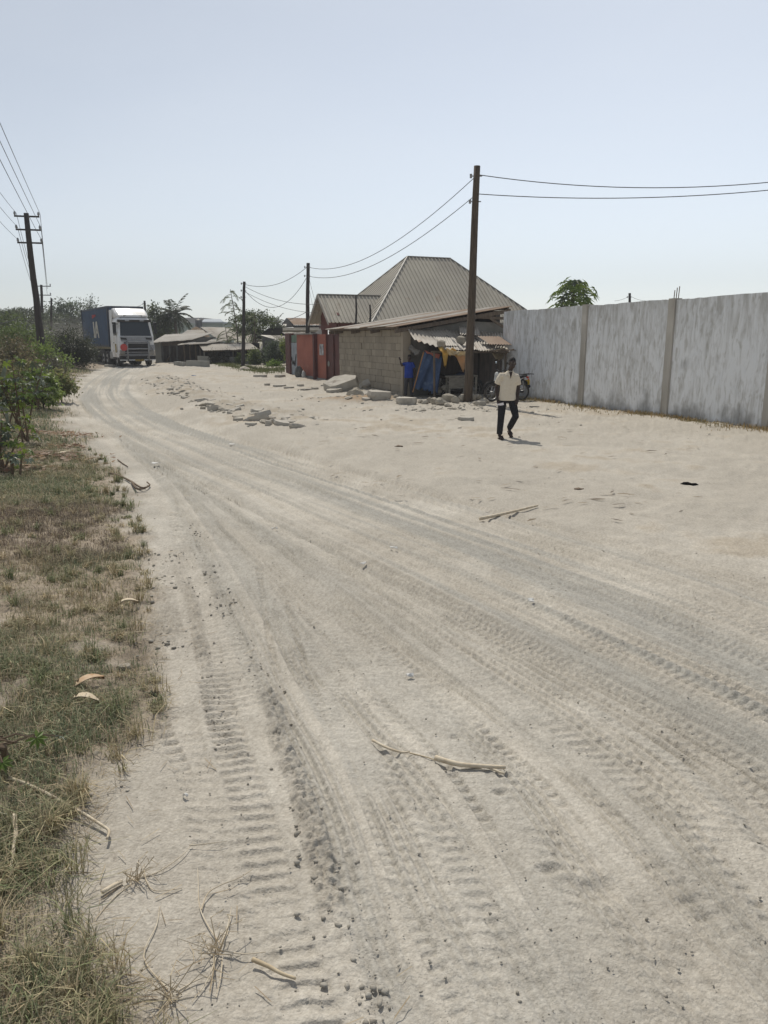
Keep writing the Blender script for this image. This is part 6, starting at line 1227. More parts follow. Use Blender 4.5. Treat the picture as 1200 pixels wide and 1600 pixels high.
def palm(px, ytop, Y, L, label, seed, nf=20, tr=.13):
    rng = np.random.default_rng(seed); c = at(px, ytop, Y); g = gz1(c.x, c.y); r = root('palm_tree', (c.x, c.y, g), label, 'palm tree', 'palms beyond the sheds'); V = []; Fc = []; C = []; rb = MB()
    MB().tube([(c.x, c.y, g - .1), (c.x + .1, c.y, (g + c.z) / 2), (c.x, c.y, c.z)], [tr * 1.2, tr, tr], 9).part('trunk', M_bark, r, smooth=True)
    for k in range(nf):
        az = 2.399 * k; el = R(75 - 105 * (k / nf)); pts = frond(V, Fc, C, (c.x, c.y, c.z), az, el, L * (.8 + .3 * rng.random()), rng, L * .34, .11, np.array((.05, .062, .032))); rb.tube([tuple(p) for p in pts], [.035 - .0025 * i for i in range(13)], 4)
    rb.part('frond_stems', M_bark, r); me = npmesh('fronds', np.concatenate(V) - np.array([c.x, c.y, g]), np.concatenate(Fc), np.clip(np.concatenate(C), .01, .5)); link('fronds', me, M_leaf, r)
palm(272.5, 492, 80, 2.3, 'feather palm with drooping fronds above the plank shed roof', 41)
palm(433, 504, 95, 1.3, 'small dark palm left of the rust-brown gabled house', 42, 14, .1)
# feathery sapling by the thin pole
def feathery(px, y0, y1, Y, lean, label, seed, n=26, L=1.2):
    rng = np.random.default_rng(seed); b = at(px, y1, Y); t = at(px + lean, y0, Y); g = gz1(b.x, b.y); r = root('feathery_tree', (b.x, b.y, g), label, 'tree', 'feathery saplings'); V = []; Fc = []; C = []; rb = MB()
    path = [Vector((b.x, b.y, g - .1)), Vector((b.x, b.y, g)).lerp(t, .5) + Vector((.12, 0, 0)), t]; rb.tube(path, [.07, .045, .02], 6)
    for k in range(n):
        u = .3 + .7 * k / n; o = path[0].lerp(path[1], u * 2) if u < .5 else path[1].lerp(path[2], u * 2 - 1); az = 2.4 * k + rng.random(); pts = frond(V, Fc, C, tuple(o), az, R(rng.uniform(0, 55)), L * rng.uniform(.6, 1.1), rng, .30, .13, np.array((.13, .155, .075)), 20); rb.tube([tuple(p) for p in pts], .010, 3)
    rb.part('stem', M_bark, r); me = npmesh('foliage', np.concatenate(V) - np.array([b.x, b.y, g]), np.concatenate(Fc), np.clip(np.concatenate(C), .01, .5)); link('foliage', me, M_leaf, r)
feathery(374, 452, 560, 60, -14, 'tall feathery sapling leaning left of the thin pole', 51, 30, 1.25)
feathery(392, 487, 560, 63, 6, 'short feathery sapling right of the thin pole', 52, 20, 1.0)
feathery(356, 512, 560, 61, -4, 'low feathery sapling over the low-walled shed roof', 53, 16, 1.1)
# broad lobed leaves: papaya tree and roadside broad-leaved plants, every leaf a piece
def lobed_mesh(name, lobes, seed, depth=.5):
    rnd = random.Random(seed); vs = [(0, 0, 0)]; n = lobes * 2
    for k in range(n + 1):
        a = R(-150) + R(300) * k / n; tip = k % 2 == 1; rr = (1.0 if tip else depth) * (1 - .25 * abs(k / n - .5)); vs.append((rr * math.sin(a), rr * math.cos(a), -.18 * rr * rr + (0.05 if not tip else -.08) + rnd.uniform(-.04, .04)))
    fs = [(0, i, i + 1) for i in range(1, n + 1)]; me = bpy.data.meshes.new(name); me.from_pydata(vs, [], fs); me.update(); return me
M_l1 = mat('broad_leaf_green', (.10, .155, .03), (.14, .20, .045), scale=4, rough=.45, transl=.3, spec=.4); M_l2 = mat('broad_leaf_yellow', (.22, .29, .05), (.16, .22, .045), scale=4, rough=.45, transl=.35); M_l3 = mat('broad_leaf_dark', (.06, .085, .04), (.09, .11, .075), scale=4, rough=.4, transl=.2, spec=.5); M_l4 = mat('broad_leaf_dusty', (.26, .28, .23), (.16, .19, .13), scale=5, rough=.7, transl=.2)
LOB = []
for i, mm in enumerate((M_l1, M_l2, M_l3, M_l4, M_l1, M_l3)):
    me = lobed_mesh('leaf', 7, i); me.materials.append(mm); LOB.append(me)
PAP = []
for i, mm in enumerate((M_l1, M_l3, M_l2)):
    me = lobed_mesh('leaf', 7, 20 + i, .28); me.materials.append(mm); PAP.append(me)
def place_leaf(r, me, p, size, az, pitch, roll=0):
    o = link('leaf', me, None, r); o.location = Vector(p) - BASE[r.name]; o.rotation_euler = (pitch, roll, az); o.scale = (size,) * 3; return o
def papaya():
    rnd = random.Random(8); c = at(896, 460, 40); g = gz1(c.x, c.y); r = root('papaya_tree', (c.x, c.y, g), 'papaya tree with lobed leaves rising behind the boundary wall', 'tree')
    MB().tube([(c.x, c.y, g - .1), (c.x - .05, c.y, c.z * .5), (c.x, c.y, c.z)], [.14, .12, .09], 9).part('trunk', M_bark, r, smooth=True); st = MB()
    for k in range(84):
        az = 2.399 * k; u = k / 83; el = R(60 - 95 * u); L = rnd.uniform(.65, 1.12) * (1 - .25 * (u < .25)); o = Vector((c.x, c.y, c.z + .25 - .75 * u)); e = o + Vector((math.cos(az) * math.cos(el), math.sin(az) * math.cos(el), math.sin(el) * .75)) * L
        st.tube([o, o.lerp(e, .5) + Vector((0, 0, .08)), e], .012, 4); place_leaf(r, PAP[rnd.choice((0, 0, 0, 1, 2, 2))], e, rnd.uniform(.36, .52), az - R(90), R(rnd.uniform(-55, -10)), rnd.uniform(-.3, .3))
    st.part('leaf_stalks', M_l1, r)
papaya()
def castor(px, py, h, nst, label, seed, nl=24, spread=.45, ls=.13):
    rnd = random.Random(seed); b = G(px, py); r = root('broad_leaved_plant', b, label, 'plant', 'broad-leaved plants on the left verge'); st = MB()
    for s in range(nst):
        az = rnd.uniform(0, 6.28); lean = rnd.uniform(.1, 1) * spread; hh = h * rnd.uniform(.65, 1); t = b + Vector((math.cos(az) * lean, math.sin(az) * lean * .7, hh)); m_ = b.lerp(t, .5) + Vector((rnd.uniform(-.06, .06), 0, .05)); st.tube([b + Vector((rnd.uniform(-.08, .08), rnd.uniform(-.08, .08), -.05)), m_, t], [.022, .016, .008], 6)
        for k in range(nl // nst):
            u = rnd.uniform(.45, 1.05); o = b.lerp(m_, u * 2) if u < .5 else m_.lerp(t, u * 2 - 1); a2 = rnd.uniform(0, 6.28); L = rnd.uniform(.12, .34); e = o + Vector((math.cos(a2) * L, math.sin(a2) * L, rnd.uniform(-.05, .14))); st.tube([o, o.lerp(e, .5) + Vector((0, 0, .03)), e], .005, 4)
            place_leaf(r, rnd.choice(LOB), e, ls * rnd.uniform(.65, 1.35), a2 - R(90), R(rnd.uniform(-65, 5)), rnd.uniform(-.4, .4))
    st.part('stems', M_twig, r)
castor(40, 690, 1.75, 5, 'tall broad-leaved plant with forked reddish stems by the leaf litter', 1, 70, .7, .15)
castor(18, 665, 1.7, 4, 'broad-leaved plant crowding behind the tall forked one', 2, 50, .7, .16)
castor(58, 645, 1.15, 3, 'broad-leaved plant leaning over the grey-green grass', 3, 30, .45, .14)
castor(8, 735, 1.05, 4, 'low broad-leaved plant with dark stems at the second leaf litter patch', 4, 36, .4, .12)
castor(2, 700, 1.5, 4, 'broad-leaved plant half hidden beside the tall forked one', 5, 40, .5, .14)
castor(26, 745, .45, 3, 'small broad-leaved seedling beside the leaf litter', 6, 16, .3, .09)
castor(8, 1195, .16, 3, 'low green weed with broad leaves among the dry grass', 7, 10, .12, .06)
p = at(3, 600, 17); p.z = gz1(p.x, p.y); r = root('pale_broad_leaf', p, 'single tall pale leaf standing up left of the broad-leaved plants', 'plant')
MB().slab([p + Vector((0, 0, 0)), p + Vector((.05, 0, 0)), p + Vector((.09, .02, 1.35)), p + Vector((.22, .05, 1.62)), p + Vector((.12, .05, 1.66)), p + Vector((-.02, .02, 1.3))], .01).part('leaf', M_l4, r)

# ------------------------------------------------------------------ grass: too many blades to count
def blades(x, y, ln, w, col, rng, lean=.6):
    n = len(x); z = gz(x, y); a = rng.random(n) * 6.283; d = np.stack([np.cos(a), np.sin(a)], 1); le = (lean * rng.random(n))[:, None]; s = np.stack([-d[:, 1], d[:, 0]], 1) * (w / 2)[:, None]
    P = np.stack([x, y], 1); L = ln[:, None]
    def v3(xy, zz): return np.concatenate([xy, zz[:, None]], 1)
    b0 = v3(P - s, z - .015); b1 = v3(P + s, z - .015); m = P + d * L * le * .35; m0 = v3(m - s * .8, z + ln * .55); m1 = v3(m + s * .8, z + ln * .55); tp = v3(P + d * L * (le + .15), z + ln * (1 - .35 * le[:, 0]))
    V = np.stack([b0, b1, m0, m1, tp], 1).reshape(-1, 3); i = np.arange(n)[:, None] * 5; F_ = np.concatenate([i + [0, 1, 3], i + [0, 3, 2], i + [2, 3, 4]], 1).reshape(-1, 3); return V, F_, np.repeat(col, 5, axis=0)
def build_grass():
    rng = np.random.default_rng(77); VV = []; FF = []; CC = []; off = 0
    for (y0, y1, dens, l0, l1, w) in ((1.3, 3.2, 9000, .03, .11, .0036), (3.2, 6, 7500, .025, .09, .004), (6, 10, 4600, .03, .09, .005), (10, 16, 2600, .04, .10, .0075), (16, 26, 1000, .05, .14, .013), (26, 50, 260, .07, .18, .026)):
        xl = -(.56 * y1 + 1.0); n = int((y1 - y0) * (abs(xl) + 1) * dens); y = y0 + (y1 - y0) * rng.random(n); x = xl + (abs(xl) + 1) * rng.random(n)
        wob = .35 * fbm(x * 1.1, y * 1.1, 3, 21) + .12 * fbm(x * 6, y * 6, 2, 22); dl = (EDGE.X(y) - x) * np.clip(5 / np.maximum(y, 2.5), .25, 1) + wob * .6
        patch = fbm(x * 1.2, y * 1.2, 3, 33); fine = fbm(x * 5, y * 5, 2, 34); bare = fbm(x * 1.6, y * 1.6, 3, 91)
        p = ss(-.05, .40 - .2 * (y < 3.6), dl) * np.clip(.75 + .9 * patch + .9 * fine - .8 * ss(.1, .38, bare) * (1 - .6 * ss(6, 12, y)) * ss(2.6, 3.6, y), .04, 1); k = rng.random(n) < p * (x > -(.53 * y + .9))
        x = x[k]; y = y[k]; patch = patch[k]; fine = fine[k]; dl = dl[k]; n = len(x)
        ln = (l0 + (l1 - l0) * rng.random(n) ** 1.4) * (.7 + .6 * ss(-.3, .4, patch)); g = np.clip(.52 + .9 * fbm(x * .8, y * .8, 3, 44) + .35 * fine + .25 * (1 - ss(.1, .9, dl)) + .16 * ss(7, 12, y) + .25 * rng.standard_normal(n), 0, 1)
        dark = ss(.1, .3, fbm(x * .55 + 3, y * .35, 2, 47)) * ss(6.5, 8, y) * (1 - ss(11, 13, y))
        col = mixcol((.38, .31, .205), (.19, .225, .13), g); col = col * (1 - dark[:, None] * .8) + np.array((.19, .14, .12)) * dark[:, None] * .8; st = rng.random(n) < .26; col[st] = np.array((.46, .38, .25)); col *= (1 + .25 * rng.standard_normal((n, 1)))
        V, f, c = blades(x, y, ln, np.full(n, w) * (.6 + .8 * rng.random(n)), np.clip(col, .03, .6), rng, 1.3); VV.append(V); FF.append(f + off); CC.append(c); off += len(V)
    nc = 700; cy = 1.4 + 14 * rng.random(nc) ** 1.6; cx = EDGE.X(cy) + .05 - np.abs(rng.standard_normal(nc)) * (.25 + .16 * cy); k = rng.integers(18, 40, nc); ci = np.repeat(np.arange(nc), k); n = len(ci); sc = (.012 + .02 * rng.random(nc))[ci]
    x = cx[ci] + rng.standard_normal(n) * sc; y = cy[ci] + rng.standard_normal(n) * sc; ln = (.05 + .13 * rng.random(nc) ** 1.5)[ci] * (.5 + .6 * rng.random(n)); gcl = rng.random(nc)[ci]
    col = mixcol((.44, .36, .23), (.17, .20, .10), np.clip(gcl + .15 * rng.standard_normal(n), 0, 1)) * (1 + .2 * rng.standard_normal((n, 1)))
    V, f, c = blades(x, y, ln, (.0035 + .0005 * y) * (.7 + .6 * rng.random(n)), np.clip(col, .03, .6), rng, 1.5); VV.append(V); FF.append(f + off); CC.append(c); off += len(V)
    me = npmesh('verge_grass', np.concatenate(VV), np.concatenate(FF), np.concatenate(CC)); tag(link('verge_grass', me, M_grass), 'short dry grey-green and straw grass on the left verge', 'grass', kind='stuff')
    print('grass tris', sum(len(f) for f in FF))
    # dry grass at the foot of the boundary wall
    n = 9000; s = 20 * rng.random(n); o = np.abs(rng.standard_normal(n)) * .45 * (.4 + fbm(s * .8, s * 0, 2, 71) + .5); x = W0.x + WD.x * s + WN.x * o; y = W0.y + WD.y * s + WN.y * o; g = np.clip(.25 + .5 * fbm(x * 1.5, y * 1.5, 2, 72) + .15 * rng.standard_normal(n), 0, 1)
    k = rng.random(n) < np.clip(.5 + 1.2 * fbm(s * 1.2, o * 2, 3, 73), .05, 1); x = x[k]; y = y[k]; g = g[k]; n = len(x)
    V, f, c = blades(x, y, .04 + .12 * rng.random(n), np.full(n, .016), np.clip(mixcol((.36, .26, .13), (.10, .12, .05), g), .03, .5), rng, 1.0)
    tag(link('wall_foot_grass', npmesh('wall_foot_grass', V, f, c), M_grass), 'tufts of dry yellow grass along the foot of the boundary wall', 'grass', kind='stuff')
    # green weeds by the sheds
    n = 5000; px = 330 + 115 * rng.random(n); py = np.interp(px, [330, 380, 415, 445], [571, 579, 583, 582]) + rng.standard_normal(n) * 1.8; q = np.array([flat(a, b) for a, b in zip(px, py)]); x = q[:, 0] * .9; y = q[:, 1] * .9
    V, f, c = blades(x, y, .05 + .13 * rng.random(n), np.full(n, .03), np.clip(mixcol((.16, .15, .07), (.085, .12, .03), rng.random(n)), .03, .5), rng, .9)
    tag(link('shed_weeds', npmesh('shed_weeds', V, f, c), M_grass), 'strip of low green weeds along the ground before the low-walled shed', 'weeds', kind='stuff')
build_grass()
# ------------------------------------------------------------------ litter, stalks, clods
def scatter_shapes(name, base_v, base_f, P, S, RZ, cols, m, label, cat, tilt=None):
    n = len(P); bv = np.array(base_v); bf = np.array(base_f); rng = np.random.default_rng(3); c, s = np.cos(RZ), np.sin(RZ)
    v = bv[None] * (1 + .25 * rng.standard_normal((n, len(bv), 1))) * S[:, None, :]
    if tilt is not None:
        ct, st = np.cos(tilt), np.sin(tilt); yz = v[:, :, 1] * ct[:, None] - v[:, :, 2] * st[:, None]; zz = v[:, :, 1] * st[:, None] + v[:, :, 2] * ct[:, None]; v = np.stack([v[:, :, 0], yz, zz], 2)
    x = v[:, :, 0] * c[:, None] - v[:, :, 1] * s[:, None]; y = v[:, :, 0] * s[:, None] + v[:, :, 1] * c[:, None]
    V = np.stack([x, y, v[:, :, 2]], 2) + P[:, None, :]; f = (bf[None] + np.arange(n)[:, None, None] * len(bv)).reshape(-1, bf.shape[1])
    me = npmesh(name, V.reshape(-1, 3), f, np.repeat(cols, len(bv), axis=0)); tag(link(name, me, m), label, cat, kind='stuff')
bm = bmesh.new(); bmesh.ops.create_icosphere(bm, subdivisions=1, radius=1); ICV = [tuple(v.co) for v in bm.verts]; ICF = [[v.index for v in f.verts] for f in bm.faces]; bm.free()
M_clod = mat('soil_clod', (.3, .27, .22), rough=1, attr=True, spec=.1, bump=.004, bscale=60)
def build_clods():
    rng = np.random.default_rng(5); X = []; Y = []; S = []
    def along(px, w, n, s0, s1):
        L = Line(px); y = L.y[0] + (L.y[-1] - L.y[0]) * rng.random(n) ** 1.4; x = L.X(y) + rng.standard_normal(n) * w; X.append(x); Y.append(y); S.append(s0 + (s1 - s0) * rng.random(n) ** 3)
    along([(305, 820), (322, 875), (345, 930), (385, 1010), (424, 1088), (445, 1165), (470, 1228), (490, 1305), (520, 1400), (548, 1500), (585, 1610)], .06, 420, .003, .018)
    along([(270, 860), (298, 934), (312, 1000), (325, 1060), (337, 1120), (347, 1170)], .05, 260, .003, .018)
    along([(212, 800), (232, 850), (246, 900), (254, 950), (268, 1010)], .10, 260, .004, .022)
    along([(225, 1600), (110, 1380), (150, 1250), (235, 1130), (228, 1000)], .12, 250, .003, .012)
    n = 2600; y = 1.9 + 10 * rng.random(n) ** 1.5; x = -.3 * y + (.85 * y + .3) * rng.random(n); X.append(x); Y.append(y); S.append(.0018 + .007 * rng.random(n) ** 4)
    n = 700; y = 16 + 18 * rng.random(n); x = -8 + 17 * rng.random(n); q = qlat(x, y); k = (q > 1.05) & (rng.random(n) < .7); X.append(x[k]); Y.append(y[k]); S.append(.01 + .05 * rng.random(k.sum()) ** 5)
    yr = 19 + 20 * rng.random(900); d = rng.standard_normal(900) * .6; X.append(RUB.X(yr) + d); Y.append(yr); S.append(.015 + .085 * rng.random(900) ** 3)
    mx, my = MND; n = 350; X.append(mx + rng.standard_normal(n) * 1.6); Y.append(my + rng.standard_normal(n) * 1.0); S.append(.012 + .05 * rng.random(n) ** 3)
    g = G(700, 638); n = 300; X.append(g.x + rng.standard_normal(n) * 1.3); Y.append(g.y + rng.standard_normal(n) * .6); S.append(.015 + .06 * rng.random(n) ** 3)
    x = np.concatenate(X); y = np.concatenate(Y); s = np.concatenate(S); n = len(x); z = gz(x, y) + s * .12
    far = y > 14; col = mixcol((.34, .31, .26), (.46, .43, .37), rng.random(n)); col[~far] *= .8
    scatter_shapes('loose_clods', ICV, ICF, np.stack([x, y, z], 1), s[:, None] * np.stack([np.ones(n), .6 + .5 * rng.random(n), .4 + .4 * rng.random(n)], 1), 6.28 * rng.random(n), col, M_clod, 'loose clods, pebbles and crumbs of earth scattered over the dirt', 'pebbles')
build_clods()
def build_litter():
    rng = np.random.default_rng(6); P = []; 
    for (px, py, rx, ry, n) in ((85, 680, 1.0, .5, 260), (62, 712, .95, .45, 420), (25, 735, .6, .3, 150), (110, 700, .4, .3, 60)):
        g = G(px, py); x = g.x + rng.standard_normal(n) * rx * .5; y = g.y + rng.standard_normal(n) * ry * .6; P.append(np.stack([x, y, gz(x, y) + .03 + .03 * rng.random(n)], 1))
    P = np.concatenate(P); n = len(P); col = mixcol((.20, .11, .065), (.42, .31, .21), rng.random(n)); s = .03 + .05 * rng.random(n)
    scatter_shapes('leaf_litter', [(-1, 0, .1), (0, -.45, 0), (1, 0, .25), (0, .45, .1)], [[0, 1, 2, 3]], P, np.stack([s, s, s], 1), 6.28 * rng.random(n), col, M_leaf, 'curled brown dead leaves lying in patches on the verge', 'dead leaves', rng.uniform(-.9, .9, n))
    # dry straw bits on road and verge
    n = 420; y = 1.8 + 9 * rng.random(n) ** 1.3; x = EDGE.X(y) + rng.standard_normal(n) * .4 + .0; s = .012 + .05 * rng.random(n) ** 2; z = gz(x, y) + .012
    col = mixcol((.50, .42, .29), (.30, .22, .14), rng.random(n))
    scatter_shapes('straw_bits', [(-1, -.05, 0), (1, -.05, .1), (1, .05, .12), (-1, .05, .02)], [[0, 1, 2, 3]], np.stack([x, y, z], 1), np.stack([s, s * .8, s], 1), 6.28 * rng.random(n), np.clip(col, .05, .6), M_leaf, 'short bits of straw strewn along the road edge', 'straw')
    # matted straw lying flat near the camera corner
    n = 5200; y = 1.5 + 4.5 * rng.random(n) ** 1.3; x = EDGE.X(y) - np.abs(rng.standard_normal(n)) * .55 + .12; s = .012 + .04 * rng.random(n) ** 2; z = gz(x, y) + .01 + .05 * rng.random(n)
    col = mixcol((.48, .40, .27), (.24, .19, .12), rng.random(n))
    scatter_shapes('matted_straw', [(-1, -.022, 0), (0, -.03, .12), (1, -.01, .0), (1, .01, .0), (0, .03, .12), (-1, .022, 0)], [[0, 1, 4, 5], [1, 2, 3, 4]], np.stack([x, y, z], 1), np.stack([s, s, s], 1), 6.28 * rng.random(n), np.clip(col, .05, .6), M_leaf, 'matted dead straw lying flat among the verge grass', 'straw')
build_litter()
def debris():
    rng = np.random.default_rng(16); n = 260; y = 9 + 18 * rng.random(n); x = (-.12 + .55 * rng.random(n)) * y; k = qlat(x, y) > .75; x = x[k]; y = y[k]; n = len(x); s = .03 + .09 * rng.random(n) ** 2
    scatter_shapes('dry_debris', [(-1, -.08, 0), (0, -.16, .05), (1, -.06, .02), (1, .06, .04), (0, .16, .08), (-1, .08, .02)], [[0, 1, 4, 5], [1, 2, 3, 4]], np.stack([x, y, gz(x, y) + .035], 1), np.stack([s, s, s], 1), rng.normal(0, .6, n), mixcol((.14, .11, .08), (.40, .33, .24), rng.random(n)), M_leaf, 'small dry sticks and scraps of debris strewn over the open dirt', 'debris', rng.uniform(-.3, .3, n))
debris()
def stick(name, px, r, m, label, cat, lift=.012, taper=.6, group=None, ell=None):
    pts = [G(a, b) for a, b in px]; pts = catmull([tuple(p) for p in pts], 5); P = [Vector(p) + Vector((0, 0, r + lift * .5)) for i, p in enumerate(pts)]; n = len(P)
    rs = [(r * (1 - (1 - taper) * i / (n - 1)), r * .6 * (1 - (1 - taper) * i / (n - 1))) if ell else r * (1 - (1 - taper) * i / (n - 1)) for i in range(n)]
    return MB().tube(P, rs, 6).thing(name, m, P[0], label, cat, group, smooth=True)
M_pale_st = mat('pale_stalk', (.60, .53, .41), (.46, .38, .27), scale=20, rough=.7)
stick('dry_stalk', [(680, 1190), (715, 1200), (750, 1203), (790, 1205)], .015, M_pale_st, 'thick split dry stalk lying on the road with a dark shadow', 'stalk', .016)
stick('dry_stalk', [(720, 1200), (755, 1201), (788, 1213)], .009, M_pale_st, 'thin strip split off the thick dry stalk', 'stalk', .01)
stick('dry_stalk', [(582, 1160), (605, 1172), (628, 1179), (640, 1178)], .008, M_pale_st, 'thin pale stalk lying on the road before the thick split stalk', 'stalk')
stick('dry_stalk', [(640, 1179), (668, 1186), (682, 1191)], .004, M_straw, 'hair-thin straw joining the two pale stalks', 'stalk')
stick('long_stick', [(750, 814), (795, 804), (840, 793)], .022, M_pale_st, 'long straight pale stick lying across the middle of the road', 'stick')
stick('twig', [(170, 743), (185, 746), (205, 756), (222, 766), (234, 762), (230, 757)], .018, M_twig, 'dark crooked twig with knotted end at the verge edge', 'twig', .04)
stick('twig', [(206, 757), (214, 768), (228, 768)], .02, M_twig, 'dark root clump at the end of the crooked twig', 'twig', .05)
stick('twig', [(184, 720), (192, 726), (200, 731)], .012, M_twig, 'short dark twig above the crooked one on the verge edge', 'twig', .02)
stick('bent_stalk', [(15, 1222), (60, 1240), (100, 1262), (130, 1278), (160, 1297), (171, 1306), (168, 1318)], .010, M_pale_st, 'long bent dry stalk lying from grass onto bare sand', 'stalk', .03)
stick('flat_straw', [(22, 1285), (26, 1310), (22, 1345), (18, 1370)], .014, M_pale_st, 'upright flat straw leaf at the edge of the near grass', 'stalk', .05, .4, None, True)
stick('flat_straw', [(160, 1402), (176, 1392), (192, 1384)], .013, M_pale_st, 'short flat straw leaf in the trailing grass', 'straw', .02, .7, None, True)
stick('dry_root', [(395, 1506), (420, 1517), (440, 1528), (462, 1536)], .009, M_straw, 'hairy dry root running right from the dead grass tuft', 'root', .02)
def tuft(px, py, n, L, label, seed, arms):
    rnd = random.Random(seed); b = G(px, py); r = root('dead_grass_tuft', b, label, 'grass tuft', 'uprooted dead grass tufts')
    for k in range(n):
        a = rnd.uniform(0, 6.28); l = L * rnd.uniform(.25, 1); e = b + Vector((math.cos(a) * l, math.sin(a) * l, rnd.uniform(.0, .08))); e.z = max(e.z, gz1(e.x, e.y) + .01); mid = b.lerp(e, .5) + Vector((rnd.uniform(-.03, .03), rnd.uniform(-.03, .03), rnd.uniform(.02, .06)))
        c2 = mid.lerp(e, .5) + Vector((rnd.uniform(-.04, .04), rnd.uniform(-.03, .03), rnd.uniform(0, .02))); MB().tube([b + Vector((rnd.uniform(-.03, .03), rnd.uniform(-.02, .02), .008)), mid, c2, e], [.0022, .002, .0016, .0008], 4).part('straw', M_straw if k % 3 else M_pale_st, r)
    for arm in arms:
        P = [G(a, c) + Vector((0, 0, .012)) for a, c in arm]; P = [Vector(q) for q in catmull([tuple(p) for p in P], 4)]; MB().tube(P, [.0032 - .002 * i / len(P) for i in range(len(P))], 5).part('runner', M_pale_st, r)
tuft(340, 1490, 16, .17, 'uprooted pale dead grass tuft with long runners on the sand', 1, [[(345, 1480), (325, 1450), (312, 1420), (310, 1380), (309, 1360)], [(315, 1425), (325, 1400), (345, 1387), (375, 1375), (395, 1362)], [(345, 1485), (355, 1455), (362, 1422)], [(350, 1490), (380, 1495), (415, 1492)], [(338, 1500), (325, 1535), (300, 1570)], [(348, 1500), (345, 1530), (338, 1562)]])
tuft(210, 1378, 16, .14, 'dead grass tuft lying across the verge edge', 2, [[(215, 1378), (250, 1365), (285, 1340), (302, 1320)], [(205, 1385), (175, 1410), (150, 1440)], [(296, 1325), (325, 1322), (355, 1318)], [(225, 1370), (240, 1395), (285, 1392)]])
tuft(270, 1560, 14, .16, 'straw tuft tangled with green blades at the near grass edge', 3, [[(270, 1560), (245, 1590)], [(275, 1555), (310, 1535), (335, 1528)], [(262, 1550), (225, 1500), (245, 1450), (250, 1420)]])
def husk(px, py, L, w, az, label, m=M_pale_st):
    b = G(px, py); d = Vector((math.cos(az), math.sin(az), 0)); s = Vector((-d.y, d.x, 0)); vs = []; n = 8
    for i in range(n + 1):
        t = i / n; ww = w * math.sin(math.pi * (.12 + .86 * t)) ; p = b + d * L * (t - .5) + Vector((0, 0, .03 + .035 * math.sin(t * 3.0)))
        vs += [p - s * ww / 2 + Vector((0, 0, .015)), p, p + s * ww / 2 + Vector((0, 0, .02)), p + Vector((0, 0, -.004))]
    fs = [(4 * i + j, 4 * i + (j + 1) % 4, 4 * i + 4 + (j + 1) % 4, 4 * i + 4 + j) for i in range(n) for j in range(4)] + [(3, 2, 1, 0), (4 * n, 4 * n + 1, 4 * n + 2, 4 * n + 3)]
    MB().add(vs, fs).thing('dry_husk', m, b, label, 'husk', 'dry husks on the verge', smooth=True)
husk(140, 1075, .20, .06, R(40), 'curled brown dry husk on the verge grass', mat('brown_husk', (.36, .23, .13), (.55, .46, .34), scale=18, rough=.8)); husk(133, 1104, .20, .05, R(-12), 'pale dry husk lying flat below the curled brown one'); husk(200, 950, .18, .03, R(15), 'slim pale husk at the verge edge beside the churned soil')
husk(100, 712, .5, .05, R(60), 'pale dry husk standing out of the second leaf litter patch')
def rag(px, py, w, label, m, name, cat, th=.012):
    b = G(px, py); rnd = random.Random(int(px)); n = 8; vs = [b + Vector((0, 0, .02))] + [b + Vector((math.cos(6.28 * k / n) * w * rnd.uniform(.6, 1.2), math.sin(6.28 * k / n) * w * rnd.uniform(.4, .8), rnd.uniform(.004, .03))) for k in range(n)]
    k = len(vs); vs2 = vs + [v - Vector((0, 0, th)) for v in vs]; fs = [(0, i, i % n + 1) for i in range(1, n + 1)] + [(k, k + i % n + 1, k + i) for i in range(1, n + 1)] + [(i, k + i, k + i % n + 1, i % n + 1) for i in range(1, n + 1)]
    MB().add(vs2, fs).thing(name, m, b, label, cat)
M_wp = mat('white_scrap', (.62, .61, .58), rough=.8)
for px, py, w, l in ((290, 1246, .016, 'tiny white scrap on the sand beside the lug tracks'), (568, 881, .035, 'small white strip on the road above the lug tracks'), (830, 940, .03, 'crumpled white scrap on the grey wheel track'), (641, 1056, .028, 'pale torn scrap on the road near the thin tracks'), (616, 857, .05, 'thin white strip lying across the wheel tracks'), (243, 724, .08, 'white paper strip on the road at the bend'), (362, 695, .07, 'pale scrap on the road below the rubble'), (430, 827, .04, 'little white scrap on the middle of the road')):
    rag(px, py, w, l, M_wp, 'paper_scrap', 'scrap', .006)
rag(242, 1086, .035, 'small black scrap at the verge edge', M_black, 'black_scrap', 'scrap'); rag(302, 587, .12, 'small bright blue plastic scrap on the dirt beyond the rubble', mat('blue_plastic', (.02, .12, .32), rough=.4), 'blue_scrap', 'scrap', .05)
rag(622, 698, .12, 'dark crumpled rag lying on the open dirt', M_twig, 'dark_rag', 'rag', .05); rag(835, 636, .16, 'flat black scrap by the foot of the boundary wall', M_black, 'black_scrap', 'scrap', .04); rag(905, 765, .07, 'dark brown scrap on the open dirt below the walking person', M_twig, 'dark_rag', 'rag', .03); rag(1078, 757, .14, 'clump of dark grey rubbish on the dirt before the boundary wall', M_clod, 'dark_rag', 'rag', .05)
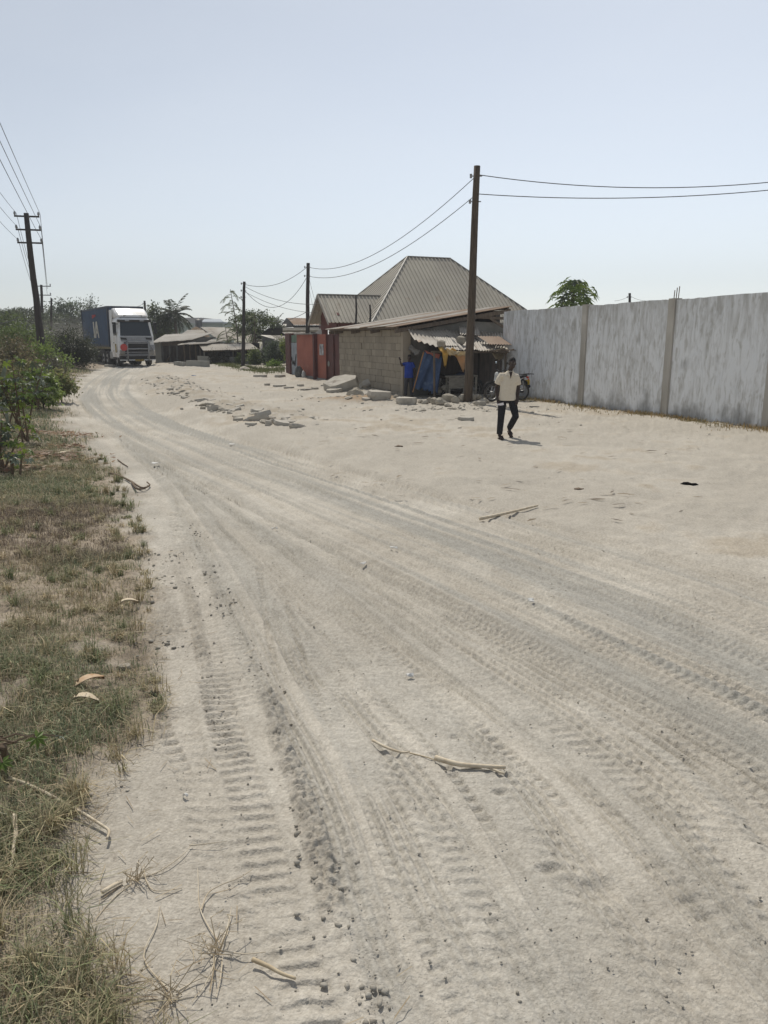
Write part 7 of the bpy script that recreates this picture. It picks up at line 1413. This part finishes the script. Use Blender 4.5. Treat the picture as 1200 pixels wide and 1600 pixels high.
for i, (px, py, w, h) in enumerate(((195, 1044, 26, 16), (150, 1180, 20, 10), (100, 1245, 16, 12), (60, 1262, 18, 14), (62, 868, 10, 8), (130, 858, 10, 6))): rock(px, py, w, h, ['pale chalky stone half sunk at the verge edge', 'flat pale stone in the verge grass', 'pale stone beside the long bent stalk', 'grey stone under the long bent stalk', 'white stone among the dark dry grass', 'small pale stone in the grass above the churned soil'][i], 'stone', 'stones in the verge', False, i + 200)
# dust hanging in the air behind the truck's wheels
def dust():
    c = U(120, 535, 66); m = MB(); m.ball((c.x, c.y, 2.0), (7.5, 6.5, 2.4), 24, 14); o = m.thing('dust_cloud', None, c, 'pale dust hanging in the air behind the truck', 'dust', kind='stuff', smooth=True)
    mt = bpy.data.materials.new('dust'); mt.use_nodes = True; n = mt.node_tree.nodes; n.remove(n['Principled BSDF']); v = n.new('ShaderNodeVolumePrincipled'); v.inputs['Color'].default_value = (.85, .8, .72, 1); v.inputs['Density'].default_value = .05; tc = n.new('ShaderNodeTexCoord'); mp = n.new('ShaderNodeMapping'); mp.inputs['Location'].default_value = (0, 0, -(2.0 - c.z) / 2.4); mp.inputs['Scale'].default_value = (1 / 7.5, 1 / 6.5, 1 / 2.4); gr = n.new('ShaderNodeTexGradient'); gr.gradient_type = 'QUADRATIC_SPHERE'; mu = n.new('ShaderNodeMath'); mu.operation = 'MULTIPLY'; mu.inputs[1].default_value = .16; lk = mt.node_tree.links; lk.new(tc.outputs['Object'], mp.inputs[0]); lk.new(mp.outputs[0], gr.inputs[0]); lk.new(gr.outputs['Fac'], mu.inputs[0]); lk.new(mu.outputs[0], v.inputs['Density']); mt.node_tree.links.new(v.outputs[0], n['Material Output'].inputs['Volume']); o.data.materials.clear(); o.data.materials.append(mt)
dust()

# thin dusty air over the whole place
def haze():
    m = MB().box((0, 120, 14), (520, 400, 32)); o = m.thing('haze', None, Vector((0, 120, -2)), 'thin pale dusty haze over the whole place', 'haze', kind='stuff')
    mt = bpy.data.materials.new('haze'); mt.use_nodes = True; n = mt.node_tree.nodes; n.remove(n['Principled BSDF']); v = n.new('ShaderNodeVolumePrincipled'); v.inputs['Color'].default_value = (.9, .92, .95, 1); v.inputs['Density'].default_value = .0009; mt.node_tree.links.new(v.outputs[0], n['Material Output'].inputs['Volume']); o.data.materials.clear(); o.data.materials.append(mt)
haze()
